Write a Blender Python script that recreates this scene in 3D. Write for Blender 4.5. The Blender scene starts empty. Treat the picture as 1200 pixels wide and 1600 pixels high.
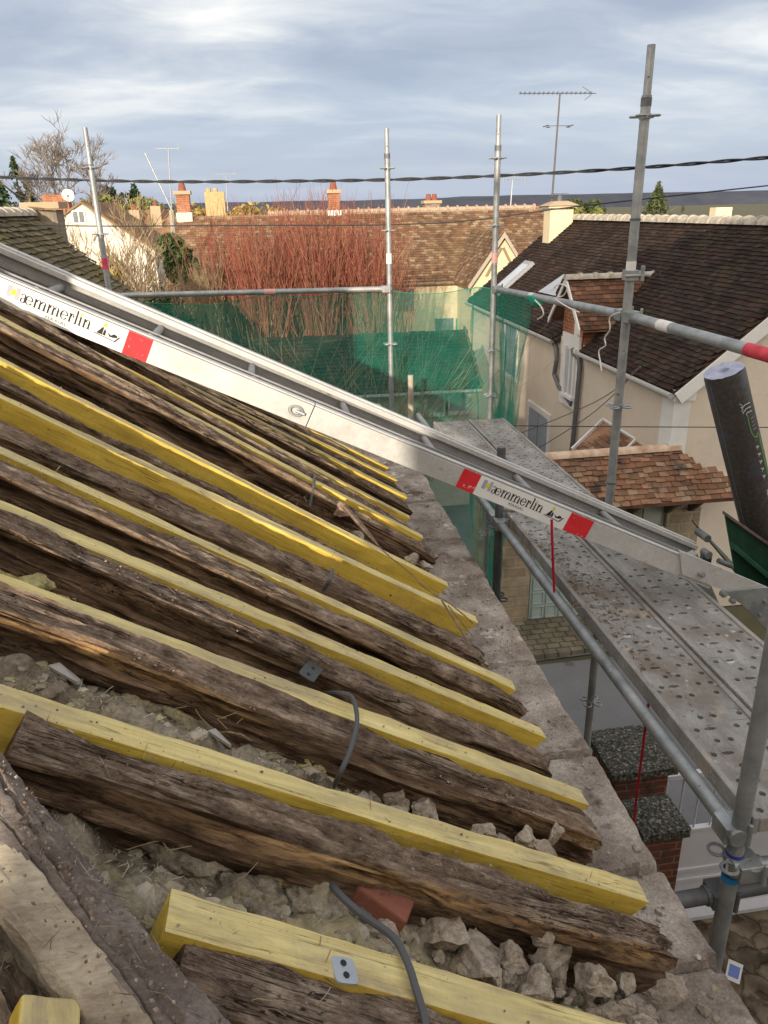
import bpy, bmesh, math, random
import numpy as np
from mathutils import Vector as V, Matrix, noise as NZ
S = bpy.context.scene
COL = S.collection
R = math.radians
# ------------------------------------------------------------------ camera (solved from the vanishing points)
CAMZ = 6.0
_F = 1200.0
_dn = np.array([70.0, 3031.0, 1200.0]); _dn /= np.linalg.norm(_dn)
def _ray(x, y): return np.array([x - 600.0, y - 800.0, _F])
_hy = 800 - (_dn[0] * (411 - 600) + _dn[2] * _F) / _dn[1]
_Y = _ray(411, _hy); _Y /= np.linalg.norm(_Y)
_Z = -_dn
_X = np.cross(_Y, _Z)
def W(x, y):
    r = _ray(x, y); return V((float(r @ _X), float(r @ _Y), float(r @ _Z)))
CAM = V((0, 0, CAMZ))
cd = bpy.data.cameras.new('camera'); cam = bpy.data.objects.new('camera', cd); COL.objects.link(cam)
cd.sensor_fit = 'HORIZONTAL'; cd.sensor_width = 36; cd.lens = 36; cd.clip_start = 0.05; cd.clip_end = 8000
rt = V((_X[0], _Y[0], _Z[0])); dnv = V((_X[1], _Y[1], _Z[1])); fw = V((_X[2], _Y[2], _Z[2]))
M = Matrix.Identity(4)
for i in range(3):
    M[i][0] = rt[i]; M[i][1] = -dnv[i]; M[i][2] = -fw[i]; M[i][3] = CAM[i]
cam.matrix_world = M
S.camera = cam
def on_z(x, y, Z): r = W(x, y); return CAM + r * ((Z - CAMZ) / r.z)
def on_x(x, y, X): r = W(x, y); return CAM + r * (X / r.x)
def on_y(x, y, Y): r = W(x, y); return CAM + r * (Y / r.y)
# ------------------------------------------------------------------ sky and sun
SUN_EL, SUN_AZ = R(14.5), R(200.5)          # azimuth clockwise from +Y: behind the camera and a little left
sdir = V((math.sin(SUN_AZ) * math.cos(SUN_EL), math.cos(SUN_AZ) * math.cos(SUN_EL), math.sin(SUN_EL)))
wd = bpy.data.worlds.new('World'); S.world = wd; wd.use_nodes = True
nt = wd.node_tree; N = nt.nodes; Lk = nt.links
for n in list(N): N.remove(n)
def nd(tree, t, **k):
    n = tree.nodes.new(t)
    for a, b in k.items():
        if a == 'inp':
            for i, v in b.items(): n.inputs[i].default_value = v
        else: setattr(n, a, b)
    return n
wo = nd(nt, 'ShaderNodeOutputWorld'); bg = nd(nt, 'ShaderNodeBackground', inp={'Strength': 0.1})
sky = nd(nt, 'ShaderNodeTexSky', sky_type='NISHITA', sun_disc=False, sun_elevation=SUN_EL, sun_rotation=SUN_AZ)
sky.air_density = 1.2; sky.dust_density = 1.5
tc = nd(nt, 'ShaderNodeTexCoord')
sp = nd(nt, 'ShaderNodeSeparateXYZ'); Lk.new(tc.outputs['Generated'], sp.inputs[0])
def mth(tree, op, a, b=None, c=None, clamp=False):
    n = tree.nodes.new('ShaderNodeMath'); n.operation = op; n.use_clamp = clamp
    for i, v in enumerate((a, b, c)):
        if v is None: continue
        if isinstance(v, (int, float)): n.inputs[i].default_value = v
        else: tree.links.new(v, n.inputs[i])
    return n.outputs[0]
zz = mth(nt, 'ADD', mth(nt, 'MAXIMUM', sp.outputs[2], 0.0), 0.16)
cb = nd(nt, 'ShaderNodeCombineXYZ')
Lk.new(mth(nt, 'DIVIDE', sp.outputs[0], zz), cb.inputs[0]); Lk.new(mth(nt, 'DIVIDE', sp.outputs[1], zz), cb.inputs[1])
mp = nd(nt, 'ShaderNodeMapping'); mp.inputs['Scale'].default_value = (0.62, 1.05, 1); mp.inputs['Rotation'].default_value = (0, 0, R(-20)); mp.inputs['Location'].default_value = (3.3, 1.2, 0)
Lk.new(cb.outputs[0], mp.inputs[0])
n1 = nd(nt, 'ShaderNodeTexNoise', inp={'Scale': 0.85, 'Detail': 8, 'Roughness': 0.5, 'Distortion': 0.5}); Lk.new(mp.outputs[0], n1.inputs[0])
n2 = nd(nt, 'ShaderNodeTexNoise', inp={'Scale': 3.4, 'Detail': 7, 'Roughness': 0.58, 'Distortion': 0.5}); Lk.new(mp.outputs[0], n2.inputs[0])
nn = mth(nt, 'ADD', mth(nt, 'MULTIPLY', n1.outputs[0], 0.74), mth(nt, 'MULTIPLY', n2.outputs[0], 0.26))
def ramp(tree, src, stops):
    r = tree.nodes.new('ShaderNodeValToRGB'); e = r.color_ramp.elements
    while len(e) < len(stops): e.new(0.5)
    for i, (p, c) in enumerate(stops):
        e[i].position = p; e[i].color = (*c, 1) if len(c) == 3 else c
    tree.links.new(src, r.inputs[0]); return r.outputs[0]
def mixc(tree, fac, a, b, mode='MIX'):
    m = tree.nodes.new('ShaderNodeMix'); m.data_type = 'RGBA'; m.blend_type = mode
    for s, v in ((0, fac), (6, a), (7, b)):
        if isinstance(v, (int, float)): m.inputs[s].default_value = v
        elif isinstance(v, tuple): m.inputs[s].default_value = (*v[:3], 1)
        else: tree.links.new(v, m.inputs[s])
    return m.outputs[2]
cc = ramp(nt, nn, [(0.38, (2.75, 3.2, 4.15)), (0.47, (3.5, 3.95, 4.75)), (0.54, (4.6, 4.95, 5.45)), (0.63, (6.9, 6.9, 6.8))])
# nearer the horizon the cloud sheet thins into a blue-grey band
hz = ramp(nt, sp.outputs[2], [(0.0, (0, 0, 0)), (0.17, (1, 1, 1))])
hzc = mixc(nt, 0.16, (3.35, 4.0, 5.3), sky.outputs[0])
c1 = mixc(nt, hz, hzc, mixc(nt, 0.05, cc, sky.outputs[0]))
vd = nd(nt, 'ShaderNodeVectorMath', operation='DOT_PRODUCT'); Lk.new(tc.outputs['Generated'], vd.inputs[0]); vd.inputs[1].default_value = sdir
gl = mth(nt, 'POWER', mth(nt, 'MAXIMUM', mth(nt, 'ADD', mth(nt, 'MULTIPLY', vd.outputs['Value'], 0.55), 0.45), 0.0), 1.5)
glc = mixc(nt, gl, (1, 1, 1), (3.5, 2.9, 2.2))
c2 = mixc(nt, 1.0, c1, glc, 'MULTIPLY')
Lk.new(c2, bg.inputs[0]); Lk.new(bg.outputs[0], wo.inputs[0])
sl = bpy.data.lights.new('sun', 'SUN'); sl.energy = 4.0; sl.angle = R(0.6); sl.color = (1.0, 0.87, 0.70)
so = bpy.data.objects.new('sun', sl); COL.objects.link(so); so.rotation_euler = sdir.to_track_quat('Z', 'Y').to_euler(); so.location = (0, -20, 30)
S.view_settings.view_transform = 'Standard'; S.view_settings.look = 'None'; S.view_settings.gamma = 1
S.view_settings.use_curve_mapping = False
S.view_settings.exposure = 0.56
S.cycles.max_bounces = 8; S.cycles.transparent_max_bounces = 16; S.cycles.use_denoising = True
# ------------------------------------------------------------------ materials
MATS = {}
def mat(name, stops, scale=8, stretch=(1, 1, 1), detail=6, rough=0.8, metal=0.0, bump=0.3, bscale=None, bdist=0.01,
        spots=None, rand=0.0, isl=None, spec=0.3, coords='Object', dist=0.0, fine=None, trans=0.0):
    """stops: colour ramp over a noise; spots: [(colour, scale, threshold, softness)]; isl: colour list picked per mesh island"""
    if name in MATS: return MATS[name]
    m = bpy.data.materials.new(name); m.use_nodes = True; t = m.node_tree; MATS[name] = m
    b = t.nodes['Principled BSDF']; b.inputs['Roughness'].default_value = rough; b.inputs['Metallic'].default_value = metal
    b.inputs['Specular IOR Level'].default_value = spec
    tcn = t.nodes.new('ShaderNodeTexCoord'); vec = tcn.outputs[coords]
    oi = t.nodes.new('ShaderNodeObjectInfo')
    ad = t.nodes.new('ShaderNodeVectorMath'); ad.operation = 'ADD'; t.links.new(vec, ad.inputs[0])
    sc_ = t.nodes.new('ShaderNodeVectorMath'); sc_.operation = 'SCALE'; sc_.inputs[0].default_value = (17, 31, 23); t.links.new(oi.outputs['Random'], sc_.inputs['Scale'])
    t.links.new(sc_.outputs[0], ad.inputs[1]); vec = ad.outputs[0]
    mpn = t.nodes.new('ShaderNodeMapping'); mpn.inputs['Scale'].default_value = stretch; t.links.new(vec, mpn.inputs[0]); sv = mpn.outputs[0]
    n = nd(t, 'ShaderNodeTexNoise', inp={'Scale': scale, 'Detail': detail, 'Roughness': 0.62, 'Distortion': dist}); t.links.new(sv, n.inputs[0])
    col = ramp(t, n.outputs[0], stops)
    if isl:
        g = t.nodes.new('ShaderNodeNewGeometry')
        rr = ramp(t, g.outputs['Random Per Island'], [((i + 0.5) / len(isl), c) for i, c in enumerate(isl)])
        col = mixc(t, 0.75, rr, col, 'OVERLAY') if len(stops) and stops[0][1] != stops[-1][1] else rr
    if fine:
        nf = nd(t, 'ShaderNodeTexNoise', inp={'Scale': fine[0], 'Detail': 4, 'Roughness': 0.7}); t.links.new(sv, nf.inputs[0])
        k = ramp(t, nf.outputs[0], [(0.3, (1 - fine[1],) * 3), (0.7, (1 + fine[1] * 0.6,) * 3)])
        col = mixc(t, 1.0, col, k, 'MULTIPLY')
    for s in spots or []:
        ns = nd(t, 'ShaderNodeTexNoise', inp={'Scale': s[1], 'Detail': 7, 'Roughness': 0.66}); t.links.new(sv if len(s) > 4 else vec, ns.inputs[0])
        f = ramp(t, ns.outputs[0], [(s[2], (0, 0, 0)), (min(1, s[2] + s[3]), (1, 1, 1))])
        col = mixc(t, f, col, s[0])
    t.links.new(col, b.inputs['Base Color'])
    if bump:
        nb = nd(t, 'ShaderNodeTexNoise', inp={'Scale': bscale or scale * 4, 'Detail': 8, 'Roughness': 0.65}); t.links.new(sv, nb.inputs[0])
        bp = nd(t, 'ShaderNodeBump', inp={'Strength': bump, 'Distance': bdist}); t.links.new(nb.outputs[0], bp.inputs['Height']); t.links.new(bp.outputs[0], b.inputs['Normal'])
        rr_ = mth(t, 'ADD', mth(t, 'MULTIPLY', nb.outputs[0], 0.25), rough - 0.12, clamp=True); t.links.new(rr_, b.inputs['Roughness'])
    return m
def plain(name, c, rough=0.6, metal=0.0, var=0.12, scale=20, bump=0.15):
    return mat(name, [(0.3, tuple(x * (1 - var) for x in c)), (0.7, tuple(min(1, x * (1 + var)) for x in c))], scale=scale, rough=rough, metal=metal, bump=bump)
def old_wood():
    m = bpy.data.materials.new('old_rafter_wood'); m.use_nodes = True; t = m.node_tree; b = t.nodes['Principled BSDF']
    b.inputs['Specular IOR Level'].default_value = 0.15; b.inputs['Roughness'].default_value = 0.92
    tcn = t.nodes.new('ShaderNodeTexCoord'); oi = t.nodes.new('ShaderNodeObjectInfo')
    sc_ = nd(t, 'ShaderNodeVectorMath', operation='SCALE'); sc_.inputs[0].default_value = (17, 31, 23); t.links.new(oi.outputs['Random'], sc_.inputs['Scale'])
    ad = nd(t, 'ShaderNodeVectorMath', operation='ADD'); t.links.new(tcn.outputs['Object'], ad.inputs[0]); t.links.new(sc_.outputs[0], ad.inputs[1])
    def nz(scale, st, detail=8, rough=0.65, distn=0.0):
        mpn = t.nodes.new('ShaderNodeMapping'); mpn.inputs['Scale'].default_value = st; t.links.new(ad.outputs[0], mpn.inputs[0])
        n = nd(t, 'ShaderNodeTexNoise', inp={'Scale': scale, 'Detail': detail, 'Roughness': rough, 'Distortion': distn}); t.links.new(mpn.outputs[0], n.inputs[0]); return n.outputs[0]
    g = nz(9, (1.0, 6, 6), distn=0.6); g2 = nz(26, (0.7, 4.5, 4.5), distn=0.4); d = nz(7, (1, 1.6, 1.6)); fn = nz(110, (0.9, 1, 1), 6, 0.75); 
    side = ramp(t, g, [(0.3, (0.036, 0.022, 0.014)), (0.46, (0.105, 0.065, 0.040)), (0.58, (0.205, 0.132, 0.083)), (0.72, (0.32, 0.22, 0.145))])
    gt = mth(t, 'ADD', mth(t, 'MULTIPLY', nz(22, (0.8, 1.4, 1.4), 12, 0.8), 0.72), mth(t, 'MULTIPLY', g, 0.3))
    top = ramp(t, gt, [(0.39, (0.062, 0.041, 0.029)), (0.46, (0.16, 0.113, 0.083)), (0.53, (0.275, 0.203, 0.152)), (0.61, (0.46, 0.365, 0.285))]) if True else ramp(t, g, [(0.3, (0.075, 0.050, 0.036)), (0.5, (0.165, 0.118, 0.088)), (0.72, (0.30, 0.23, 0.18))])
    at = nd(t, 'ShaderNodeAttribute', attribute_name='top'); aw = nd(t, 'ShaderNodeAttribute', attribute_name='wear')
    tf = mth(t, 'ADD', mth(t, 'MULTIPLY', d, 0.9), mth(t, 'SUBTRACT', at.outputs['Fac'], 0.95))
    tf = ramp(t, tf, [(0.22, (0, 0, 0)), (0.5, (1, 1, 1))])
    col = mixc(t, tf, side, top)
    gold = ramp(t, g2, [(0.32, (0.16, 0.075, 0.025)), (0.5, (0.42, 0.235, 0.085)), (0.7, (0.60, 0.41, 0.20))])
    wf = mth(t, 'MULTIPLY', mth(t, 'POWER', aw.outputs['Fac'], 1.6), ramp(t, g2, [(0.40, (0, 0, 0)), (0.56, (1, 1, 1))]))
    col = mixc(t, wf, col, gold)
    dk = ramp(t, g2, [(0.30, (0.22, 0.2, 0.18)), (0.42, (1, 1, 1))]); col = mixc(t, 1.0, col, dk, 'MULTIPLY')
    for sc9, st9, wd9, am9 in ((5.0, (0.45, 11, 11), 0.016, 0.9), (9.0, (0.5, 13, 13), 0.022, 0.7)):
        ckn = mth(t, 'ABSOLUTE', mth(t, 'SUBTRACT', nz(sc9, st9, 3, 0.5, 0.8), 0.5)); ckf = ramp(t, ckn, [(wd9 * 0.35, (1, 1, 1)), (wd9, (0, 0, 0))])
        msk = ramp(t, nz(3.0, (1, 2, 2), 2), [(0.42, (0, 0, 0)), (0.55, (1, 1, 1))]); col = mixc(t, mth(t, 'MULTIPLY', mth(t, 'MULTIPLY', ckf, msk), am9), col, (0.014, 0.009, 0.007))
    sp_ = ramp(t, fn, [(0.66, (0, 0, 0)), (0.72, (1, 1, 1))]); col = mixc(t, mth(t, 'MULTIPLY', sp_, 0.55), col, (0.36, 0.31, 0.27))
    sp2 = ramp(t, fn, [(0.30, (1, 1, 1)), (0.36, (0, 0, 0))]); col = mixc(t, mth(t, 'MULTIPLY', sp2, 0.7), col, (0.025, 0.018, 0.014))
    t.links.new(col, b.inputs['Base Color'])
    h = mth(t, 'ADD', mth(t, 'ADD', mth(t, 'MULTIPLY', g2, 1.0), mth(t, 'MULTIPLY', fn, 0.5)), mth(t, 'MULTIPLY', gt, 1.2))
    bp = nd(t, 'ShaderNodeBump', inp={'Strength': 1.0, 'Distance': 0.009}); t.links.new(h, bp.inputs['Height']); t.links.new(bp.outputs[0], b.inputs['Normal'])
    return m
def yellow_wood(name, top):
    m = bpy.data.materials.new(name); m.use_nodes = True; t = m.node_tree; b = t.nodes['Principled BSDF']
    b.inputs['Specular IOR Level'].default_value = 0.25
    tcn = t.nodes.new('ShaderNodeTexCoord'); oi = t.nodes.new('ShaderNodeObjectInfo')
    sc_ = nd(t, 'ShaderNodeVectorMath', operation='SCALE'); sc_.inputs[0].default_value = (17, 31, 23); t.links.new(oi.outputs['Random'], sc_.inputs['Scale'])
    ad = nd(t, 'ShaderNodeVectorMath', operation='ADD'); t.links.new(tcn.outputs['Object'], ad.inputs[0]); t.links.new(sc_.outputs[0], ad.inputs[1])
    def nz(scale, st, detail=8, rough=0.6, dn=0.0):
        mpn = t.nodes.new('ShaderNodeMapping'); mpn.inputs['Scale'].default_value = st; t.links.new(ad.outputs[0], mpn.inputs[0])
        n = nd(t, 'ShaderNodeTexNoise', inp={'Scale': scale, 'Detail': detail, 'Roughness': rough, 'Distortion': dn}); t.links.new(mpn.outputs[0], n.inputs[0]); return n.outputs[0]
    g = nz(14, (0.25, 4, 4), dn=0.4); g2 = nz(40, (0.12, 3, 3)); d = nz(4.5, (1, 2.2, 2.2)); f = nz(120, (0.7, 1, 1)); kn = nz(6, (0.8, 1.4, 1.4), detail=2)
    if top: col = ramp(t, g, [(0.3, (0.51, 0.41, 0.17)), (0.55, (0.66, 0.55, 0.245)), (0.75, (0.73, 0.635, 0.33))])
    else: col = ramp(t, g, [(0.3, (0.56, 0.385, 0.055)), (0.55, (0.70, 0.505, 0.085)), (0.75, (0.76, 0.58, 0.13))])
    gr = ramp(t, g2, [(0.35, (0.86, 0.84, 0.78)), (0.6, (1, 1, 1))]); col = mixc(t, 1.0, col, gr, 'MULTIPLY')
    df = mth(t, 'MULTIPLY', ramp(t, d, [(0.46, (0, 0, 0)), (0.66, (1, 1, 1))]), mth(t, 'ADD', mth(t, 'MULTIPLY', g2, 1.0), 0.15 if top else -0.15), clamp=True)
    col = mixc(t, df, col, (0.30, 0.25, 0.17) if top else (0.30, 0.19, 0.05))
    sp_ = ramp(t, f, [(0.64, (0, 0, 0)), (0.70, (1, 1, 1))]); col = mixc(t, mth(t, 'MULTIPLY', sp_, 0.6), col, (0.16, 0.11, 0.05))
    sm = nz(60, (2.2, 0.5, 0.5), detail=5, dn=0.8); col = mixc(t, 1.0, col, ramp(t, sm, [(0.35, (0.95, 0.945, 0.93)), (0.6, (1, 1, 1))]), 'MULTIPLY')
    st_ = nz(9, (0.5, 2.2, 2.2), detail=9, rough=0.75); col = mixc(t, mth(t, 'MULTIPLY', ramp(t, st_, [(0.50, (0, 0, 0)), (0.66, (1, 1, 1))]), 0.75 if top else 0.45), col, (0.27, 0.22, 0.145) if top else (0.30, 0.20, 0.06))
    cr = nz(30, (0.10, 5, 5), detail=2); col = mixc(t, mth(t, 'MULTIPLY', ramp(t, cr, [(0.70, (0, 0, 0)), (0.73, (1, 1, 1))]), 0.7), col, (0.14, 0.09, 0.03))
    ckn = mth(t, 'ABSOLUTE', mth(t, 'SUBTRACT', nz(4.0, (0.30, 14, 14), 3, 0.5, 0.6), 0.5)); ckf = ramp(t, ckn, [(0.004, (1, 1, 1)), (0.012, (0, 0, 0))]); msk = ramp(t, nz(2.6, (1, 2, 2), 2), [(0.50, (0, 0, 0)), (0.60, (1, 1, 1))])
    col = mixc(t, mth(t, 'MULTIPLY', mth(t, 'MULTIPLY', ckf, msk), 0.75), col, (0.13, 0.085, 0.03))
    vn = nd(t, 'ShaderNodeTexVoronoi', inp={'Scale': 9.0}); t.links.new(ad.outputs[0], vn.inputs['Vector']); col = mixc(t, mth(t, 'MULTIPLY', ramp(t, vn.outputs['Distance'], [(0.025, (1, 1, 1)), (0.04, (0, 0, 0))]), 0.85), col, (0.05, 0.035, 0.02))
    kf = ramp(t, kn, [(0.69, (0, 0, 0)), (0.73, (1, 1, 1))]); col = mixc(t, mth(t, 'MULTIPLY', kf, 0.6), col, (0.28, 0.16, 0.03))
    t.links.new(col, b.inputs['Base Color'])
    bp = nd(t, 'ShaderNodeBump', inp={'Strength': 0.35, 'Distance': 0.002}); t.links.new(mth(t, 'ADD', g2, mth(t, 'MULTIPLY', f, 0.4)), bp.inputs['Height']); t.links.new(bp.outputs[0], b.inputs['Normal'])
    t.links.new(mth(t, 'ADD', mth(t, 'MULTIPLY', d, 0.3), 0.5), b.inputs['Roughness'])
    return m
M_OLD = old_wood(); M_YT = yellow_wood('yellow_timber_top', True); M_YS = yellow_wood('yellow_timber_side', False)
M_GALV = mat('galvanised_steel', [(0.3, (0.23, 0.245, 0.25)), (0.5, (0.33, 0.345, 0.35)), (0.72, (0.46, 0.465, 0.455))], scale=9, rough=0.5, metal=0.55, bump=0.12, bscale=60, bdist=0.002,
             spots=[((0.42, 0.40, 0.37), 30, 0.6, 0.06), ((0.13, 0.11, 0.10), 22, 0.66, 0.05)])
M_GALVD = mat('dull_dark_steel', [(0.3, (0.10, 0.105, 0.11)), (0.7, (0.20, 0.205, 0.21))], scale=14, rough=0.6, metal=0.5, bump=0.15)
M_ALU = mat('scuffed_aluminium', [(0.3, (0.47, 0.465, 0.455)), (0.5, (0.56, 0.55, 0.535)), (0.72, (0.64, 0.63, 0.61))], scale=5, stretch=(1, 1, 1), rough=0.52, metal=0.35, bump=0.08, bscale=40, bdist=0.002,
            spots=[((0.36, 0.35, 0.34), 9, 0.62, 0.1), ((0.70, 0.69, 0.66), 45, 0.66, 0.04)], fine=(60, 0.10))
M_ALUD = mat('grey_aluminium_channel', [(0.3, (0.25, 0.245, 0.245)), (0.7, (0.38, 0.375, 0.37))], scale=6, rough=0.55, metal=0.35, bump=0.1, bscale=50, bdist=0.002, spots=[((0.17, 0.16, 0.155), 12, 0.62, 0.08)], fine=(70, 0.12))
M_BLACK = plain('black_print', (0.02, 0.02, 0.022), 0.6)
M_WHITE = mat('white_label', [(0.3, (0.74, 0.74, 0.72)), (0.7, (0.80, 0.80, 0.78))], scale=12, rough=0.5, bump=0.03, spots=[((0.52, 0.51, 0.49), 30, 0.67, 0.05)])
M_RED = mat('scratched_red_label', [(0.3, (0.60, 0.02, 0.03)), (0.7, (0.70, 0.035, 0.045))], scale=12, rough=0.5, bump=0.03, spots=[((0.74, 0.55, 0.53), 34, 0.635, 0.02), ((0.74, 0.55, 0.53), 110, 0.68, 0.02)])
M_YDOT = plain('yellow_print', (0.75, 0.62, 0.06), 0.5)
M_GREYP = plain('grey_print', (0.42, 0.42, 0.45), 0.5); M_LILP = plain('faded_violet_print', (0.36, 0.34, 0.52), 0.5)
M_PINK = plain('pink_tape', (0.62, 0.06, 0.16), 0.6, var=0.3); M_TAPEW = plain('white_tape', (0.7, 0.68, 0.66), 0.6)
M_REDT = plain('red_tape', (0.55, 0.05, 0.07), 0.6, var=0.3)
M_BLUE = plain('blue_sticker', (0.035, 0.05, 0.26), 0.4); M_CYAN = plain('light_blue_tape', (0.02, 0.22, 0.5), 0.4)
M_ROPE = plain('red_rope', (0.42, 0.012, 0.03), 0.8); M_CORD = plain('white_cord', (0.68, 0.64, 0.62), 0.8)
M_CABLE = plain('grey_cable', (0.085, 0.085, 0.092), 0.6); M_WIRE = plain('black_wire', (0.03, 0.032, 0.035), 0.6)
def render_mat(name, c, stain=(0.30, 0.26, 0.21)):
    return mat(name, [(0.3, tuple(x * 0.93 for x in c)), (0.7, tuple(min(1, x * 1.05) for x in c))], scale=0.9, detail=8, rough=0.9, bump=0.25, bscale=60, bdist=0.004,
               spots=[(tuple(x * 0.78 for x in c), 1.1, 0.54, 0.22), (stain, 1.8, 0.64, 0.2), (tuple(x * 0.86 for x in c), 7, 0.56, 0.2)], fine=(40, 0.05), spec=0.1)
M_CREAM = render_mat('cream_render', (0.66, 0.575, 0.475))
M_CREAM2 = render_mat('pale_yellow_render', (0.66, 0.56, 0.38)); M_WHITER = render_mat('white_render', (0.60, 0.57, 0.50)); M_TRIM = render_mat('white_trim', (0.72, 0.71, 0.69), (0.5, 0.48, 0.44))
M_TAN = render_mat('tan_render', (0.40, 0.31, 0.21))
TILE_DARK = mat('dark_mossy_tiles', [(0.3, (0.22, 0.22, 0.22)), (0.7, (0.62, 0.6, 0.58))], scale=1.4, rough=0.9, bump=0.3, bscale=40,
                isl=[(0.030, 0.019, 0.015), (0.045, 0.027, 0.020), (0.026, 0.019, 0.016), (0.062, 0.036, 0.025), (0.037, 0.026, 0.021), (0.054, 0.040, 0.030)], spots=[((0.30, 0.28, 0.24), 13, 0.67, 0.03), ((0.09, 0.078, 0.042), 0.8, 0.58, 0.2), ((0.012, 0.010, 0.009), 1.5, 0.56, 0.2)], spec=0.15)
TILE_WARM = mat('warm_brown_tiles', [(0.3, (0.3, 0.3, 0.3)), (0.7, (0.7, 0.68, 0.65))], scale=0.8, rough=0.9, bump=0.3, bscale=40,
                isl=[(0.13, 0.075, 0.048), (0.19, 0.112, 0.066), (0.10, 0.064, 0.043), (0.24, 0.16, 0.10), (0.165, 0.09, 0.054), (0.15, 0.10, 0.065), (0.28, 0.205, 0.135)], spots=[((0.16, 0.115, 0.06), 0.5, 0.56, 0.22), ((0.44, 0.38, 0.30), 9, 0.68, 0.05)], spec=0.15)
TILE_PORCH = mat('weathered_porch_tiles', [(0.3, (0.3, 0.3, 0.3)), (0.7, (0.72, 0.7, 0.66))], scale=2.5, rough=0.9, bump=0.4, bscale=40,
                 isl=[(0.16, 0.085, 0.055), (0.25, 0.13, 0.078), (0.12, 0.075, 0.052), (0.30, 0.17, 0.11), (0.20, 0.115, 0.075), (0.28, 0.2, 0.14)], spots=[((0.05, 0.04, 0.034), 2.4, 0.54, 0.16), ((0.33, 0.28, 0.21), 11, 0.66, 0.06)], spec=0.15)
TILE_MOSS = mat('green_mossy_tiles', [(0.3, (0.3, 0.3, 0.3)), (0.7, (0.66, 0.66, 0.6))], scale=1.2, rough=0.95, bump=0.4, bscale=40,
                isl=[(0.13, 0.105, 0.07), (0.19, 0.15, 0.095), (0.10, 0.085, 0.06), (0.22, 0.18, 0.12), (0.15, 0.13, 0.08)], spots=[((0.17, 0.155, 0.03), 0.7, 0.53, 0.2), ((0.035, 0.032, 0.025), 1.1, 0.6, 0.2)], spec=0.1)
M_RIDGE = mat('lichen_ridge_tile', [(0.3, (0.22, 0.19, 0.15)), (0.6, (0.46, 0.42, 0.35))], scale=9, rough=0.95, bump=0.4)
M_RIDGEW = mat('terracotta_ridge', [(0.3, (0.36, 0.2, 0.13)), (0.6, (0.58, 0.45, 0.34))], scale=6, rough=0.95, bump=0.4)
def brick_mat(name, c1, c2, mortar, w=0.22, h=0.065, scale=1.0, bias=0.0, dark=None):
    m = bpy.data.materials.new(name); m.use_nodes = True; t = m.node_tree; b = t.nodes['Principled BSDF']; b.inputs['Roughness'].default_value = 0.92; b.inputs['Specular IOR Level'].default_value = 0.1
    g = t.nodes.new('ShaderNodeNewGeometry'); tcn = t.nodes.new('ShaderNodeTexCoord'); s1 = t.nodes.new('ShaderNodeSeparateXYZ'); t.links.new(tcn.outputs['Object'], s1.inputs[0])
    sn = t.nodes.new('ShaderNodeSeparateXYZ'); t.links.new(g.outputs['Normal'], sn.inputs[0])
    f = mth(t, 'GREATER_THAN', mth(t, 'ABSOLUTE', sn.outputs[0]), 0.5)
    u = mth(t, 'ADD', mth(t, 'MULTIPLY', s1.outputs[1], f), mth(t, 'MULTIPLY', s1.outputs[0], mth(t, 'SUBTRACT', 1.0, f)))
    fz = mth(t, 'GREATER_THAN', mth(t, 'ABSOLUTE', sn.outputs[2]), 0.6); vv2 = mth(t, 'ADD', mth(t, 'MULTIPLY', s1.outputs[1], fz), mth(t, 'MULTIPLY', s1.outputs[2], mth(t, 'SUBTRACT', 1.0, fz)))
    c = t.nodes.new('ShaderNodeCombineXYZ'); t.links.new(u, c.inputs[0]); t.links.new(vv2, c.inputs[1])
    nj = nd(t, 'ShaderNodeTexNoise', inp={'Scale': 5.0 / max(w, h), 'Detail': 3}); t.links.new(tcn.outputs['Object'], nj.inputs[0])
    vj = nd(t, 'ShaderNodeVectorMath', operation='SCALE'); vj.inputs['Scale'].default_value = h * 0.22; t.links.new(nj.outputs['Color'], vj.inputs[0])
    va = nd(t, 'ShaderNodeVectorMath', operation='ADD'); t.links.new(c.outputs[0], va.inputs[0]); t.links.new(vj.outputs[0], va.inputs[1])
    bt = nd(t, 'ShaderNodeTexBrick', inp={'Color1': (*c1, 1), 'Color2': (*c2, 1), 'Mortar': (*mortar, 1), 'Scale': 1.0, 'Mortar Size': h * 0.11, 'Mortar Smooth': 0.3, 'Bias': bias, 'Brick Width': w, 'Row Height': h})
    t.links.new(va.outputs[0], bt.inputs[0])
    n = nd(t, 'ShaderNodeTexNoise', inp={'Scale': 3.0, 'Detail': 9, 'Roughness': 0.7}); t.links.new(tcn.outputs['Object'], n.inputs[0])
    k = ramp(t, n.outputs[0], [(0.3, (0.5, 0.5, 0.5)), (0.7, (1.15, 1.12, 1.08))]); col = mixc(t, 1.0, bt.outputs[0], k, 'MULTIPLY')
    if dark: col = mixc(t, ramp(t, n.outputs[0], [(0.52, (0, 0, 0)), (0.66, (1, 1, 1))]), col, dark)
    t.links.new(col, b.inputs['Base Color'])
    bp = nd(t, 'ShaderNodeBump', inp={'Strength': 0.6, 'Distance': 0.012}); t.links.new(mth(t, 'ADD', mth(t, 'MULTIPLY', bt.outputs['Fac'], -1.0), mth(t, 'MULTIPLY', n.outputs[0], 0.8)), bp.inputs['Height']); t.links.new(bp.outputs[0], b.inputs['Normal'])
    return m
M_BRICK = brick_mat('red_brick', (0.22, 0.075, 0.045), (0.15, 0.055, 0.04), (0.22, 0.18, 0.15), dark=(0.06, 0.045, 0.038))
M_BRICKO = brick_mat('orange_brick', (0.46, 0.17, 0.085), (0.34, 0.13, 0.07), (0.42, 0.33, 0.25))
M_STONE = brick_mat('pale_stone_blocks', (0.42, 0.34, 0.235), (0.33, 0.26, 0.18), (0.40, 0.345, 0.26), w=0.36, h=0.17)
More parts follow.
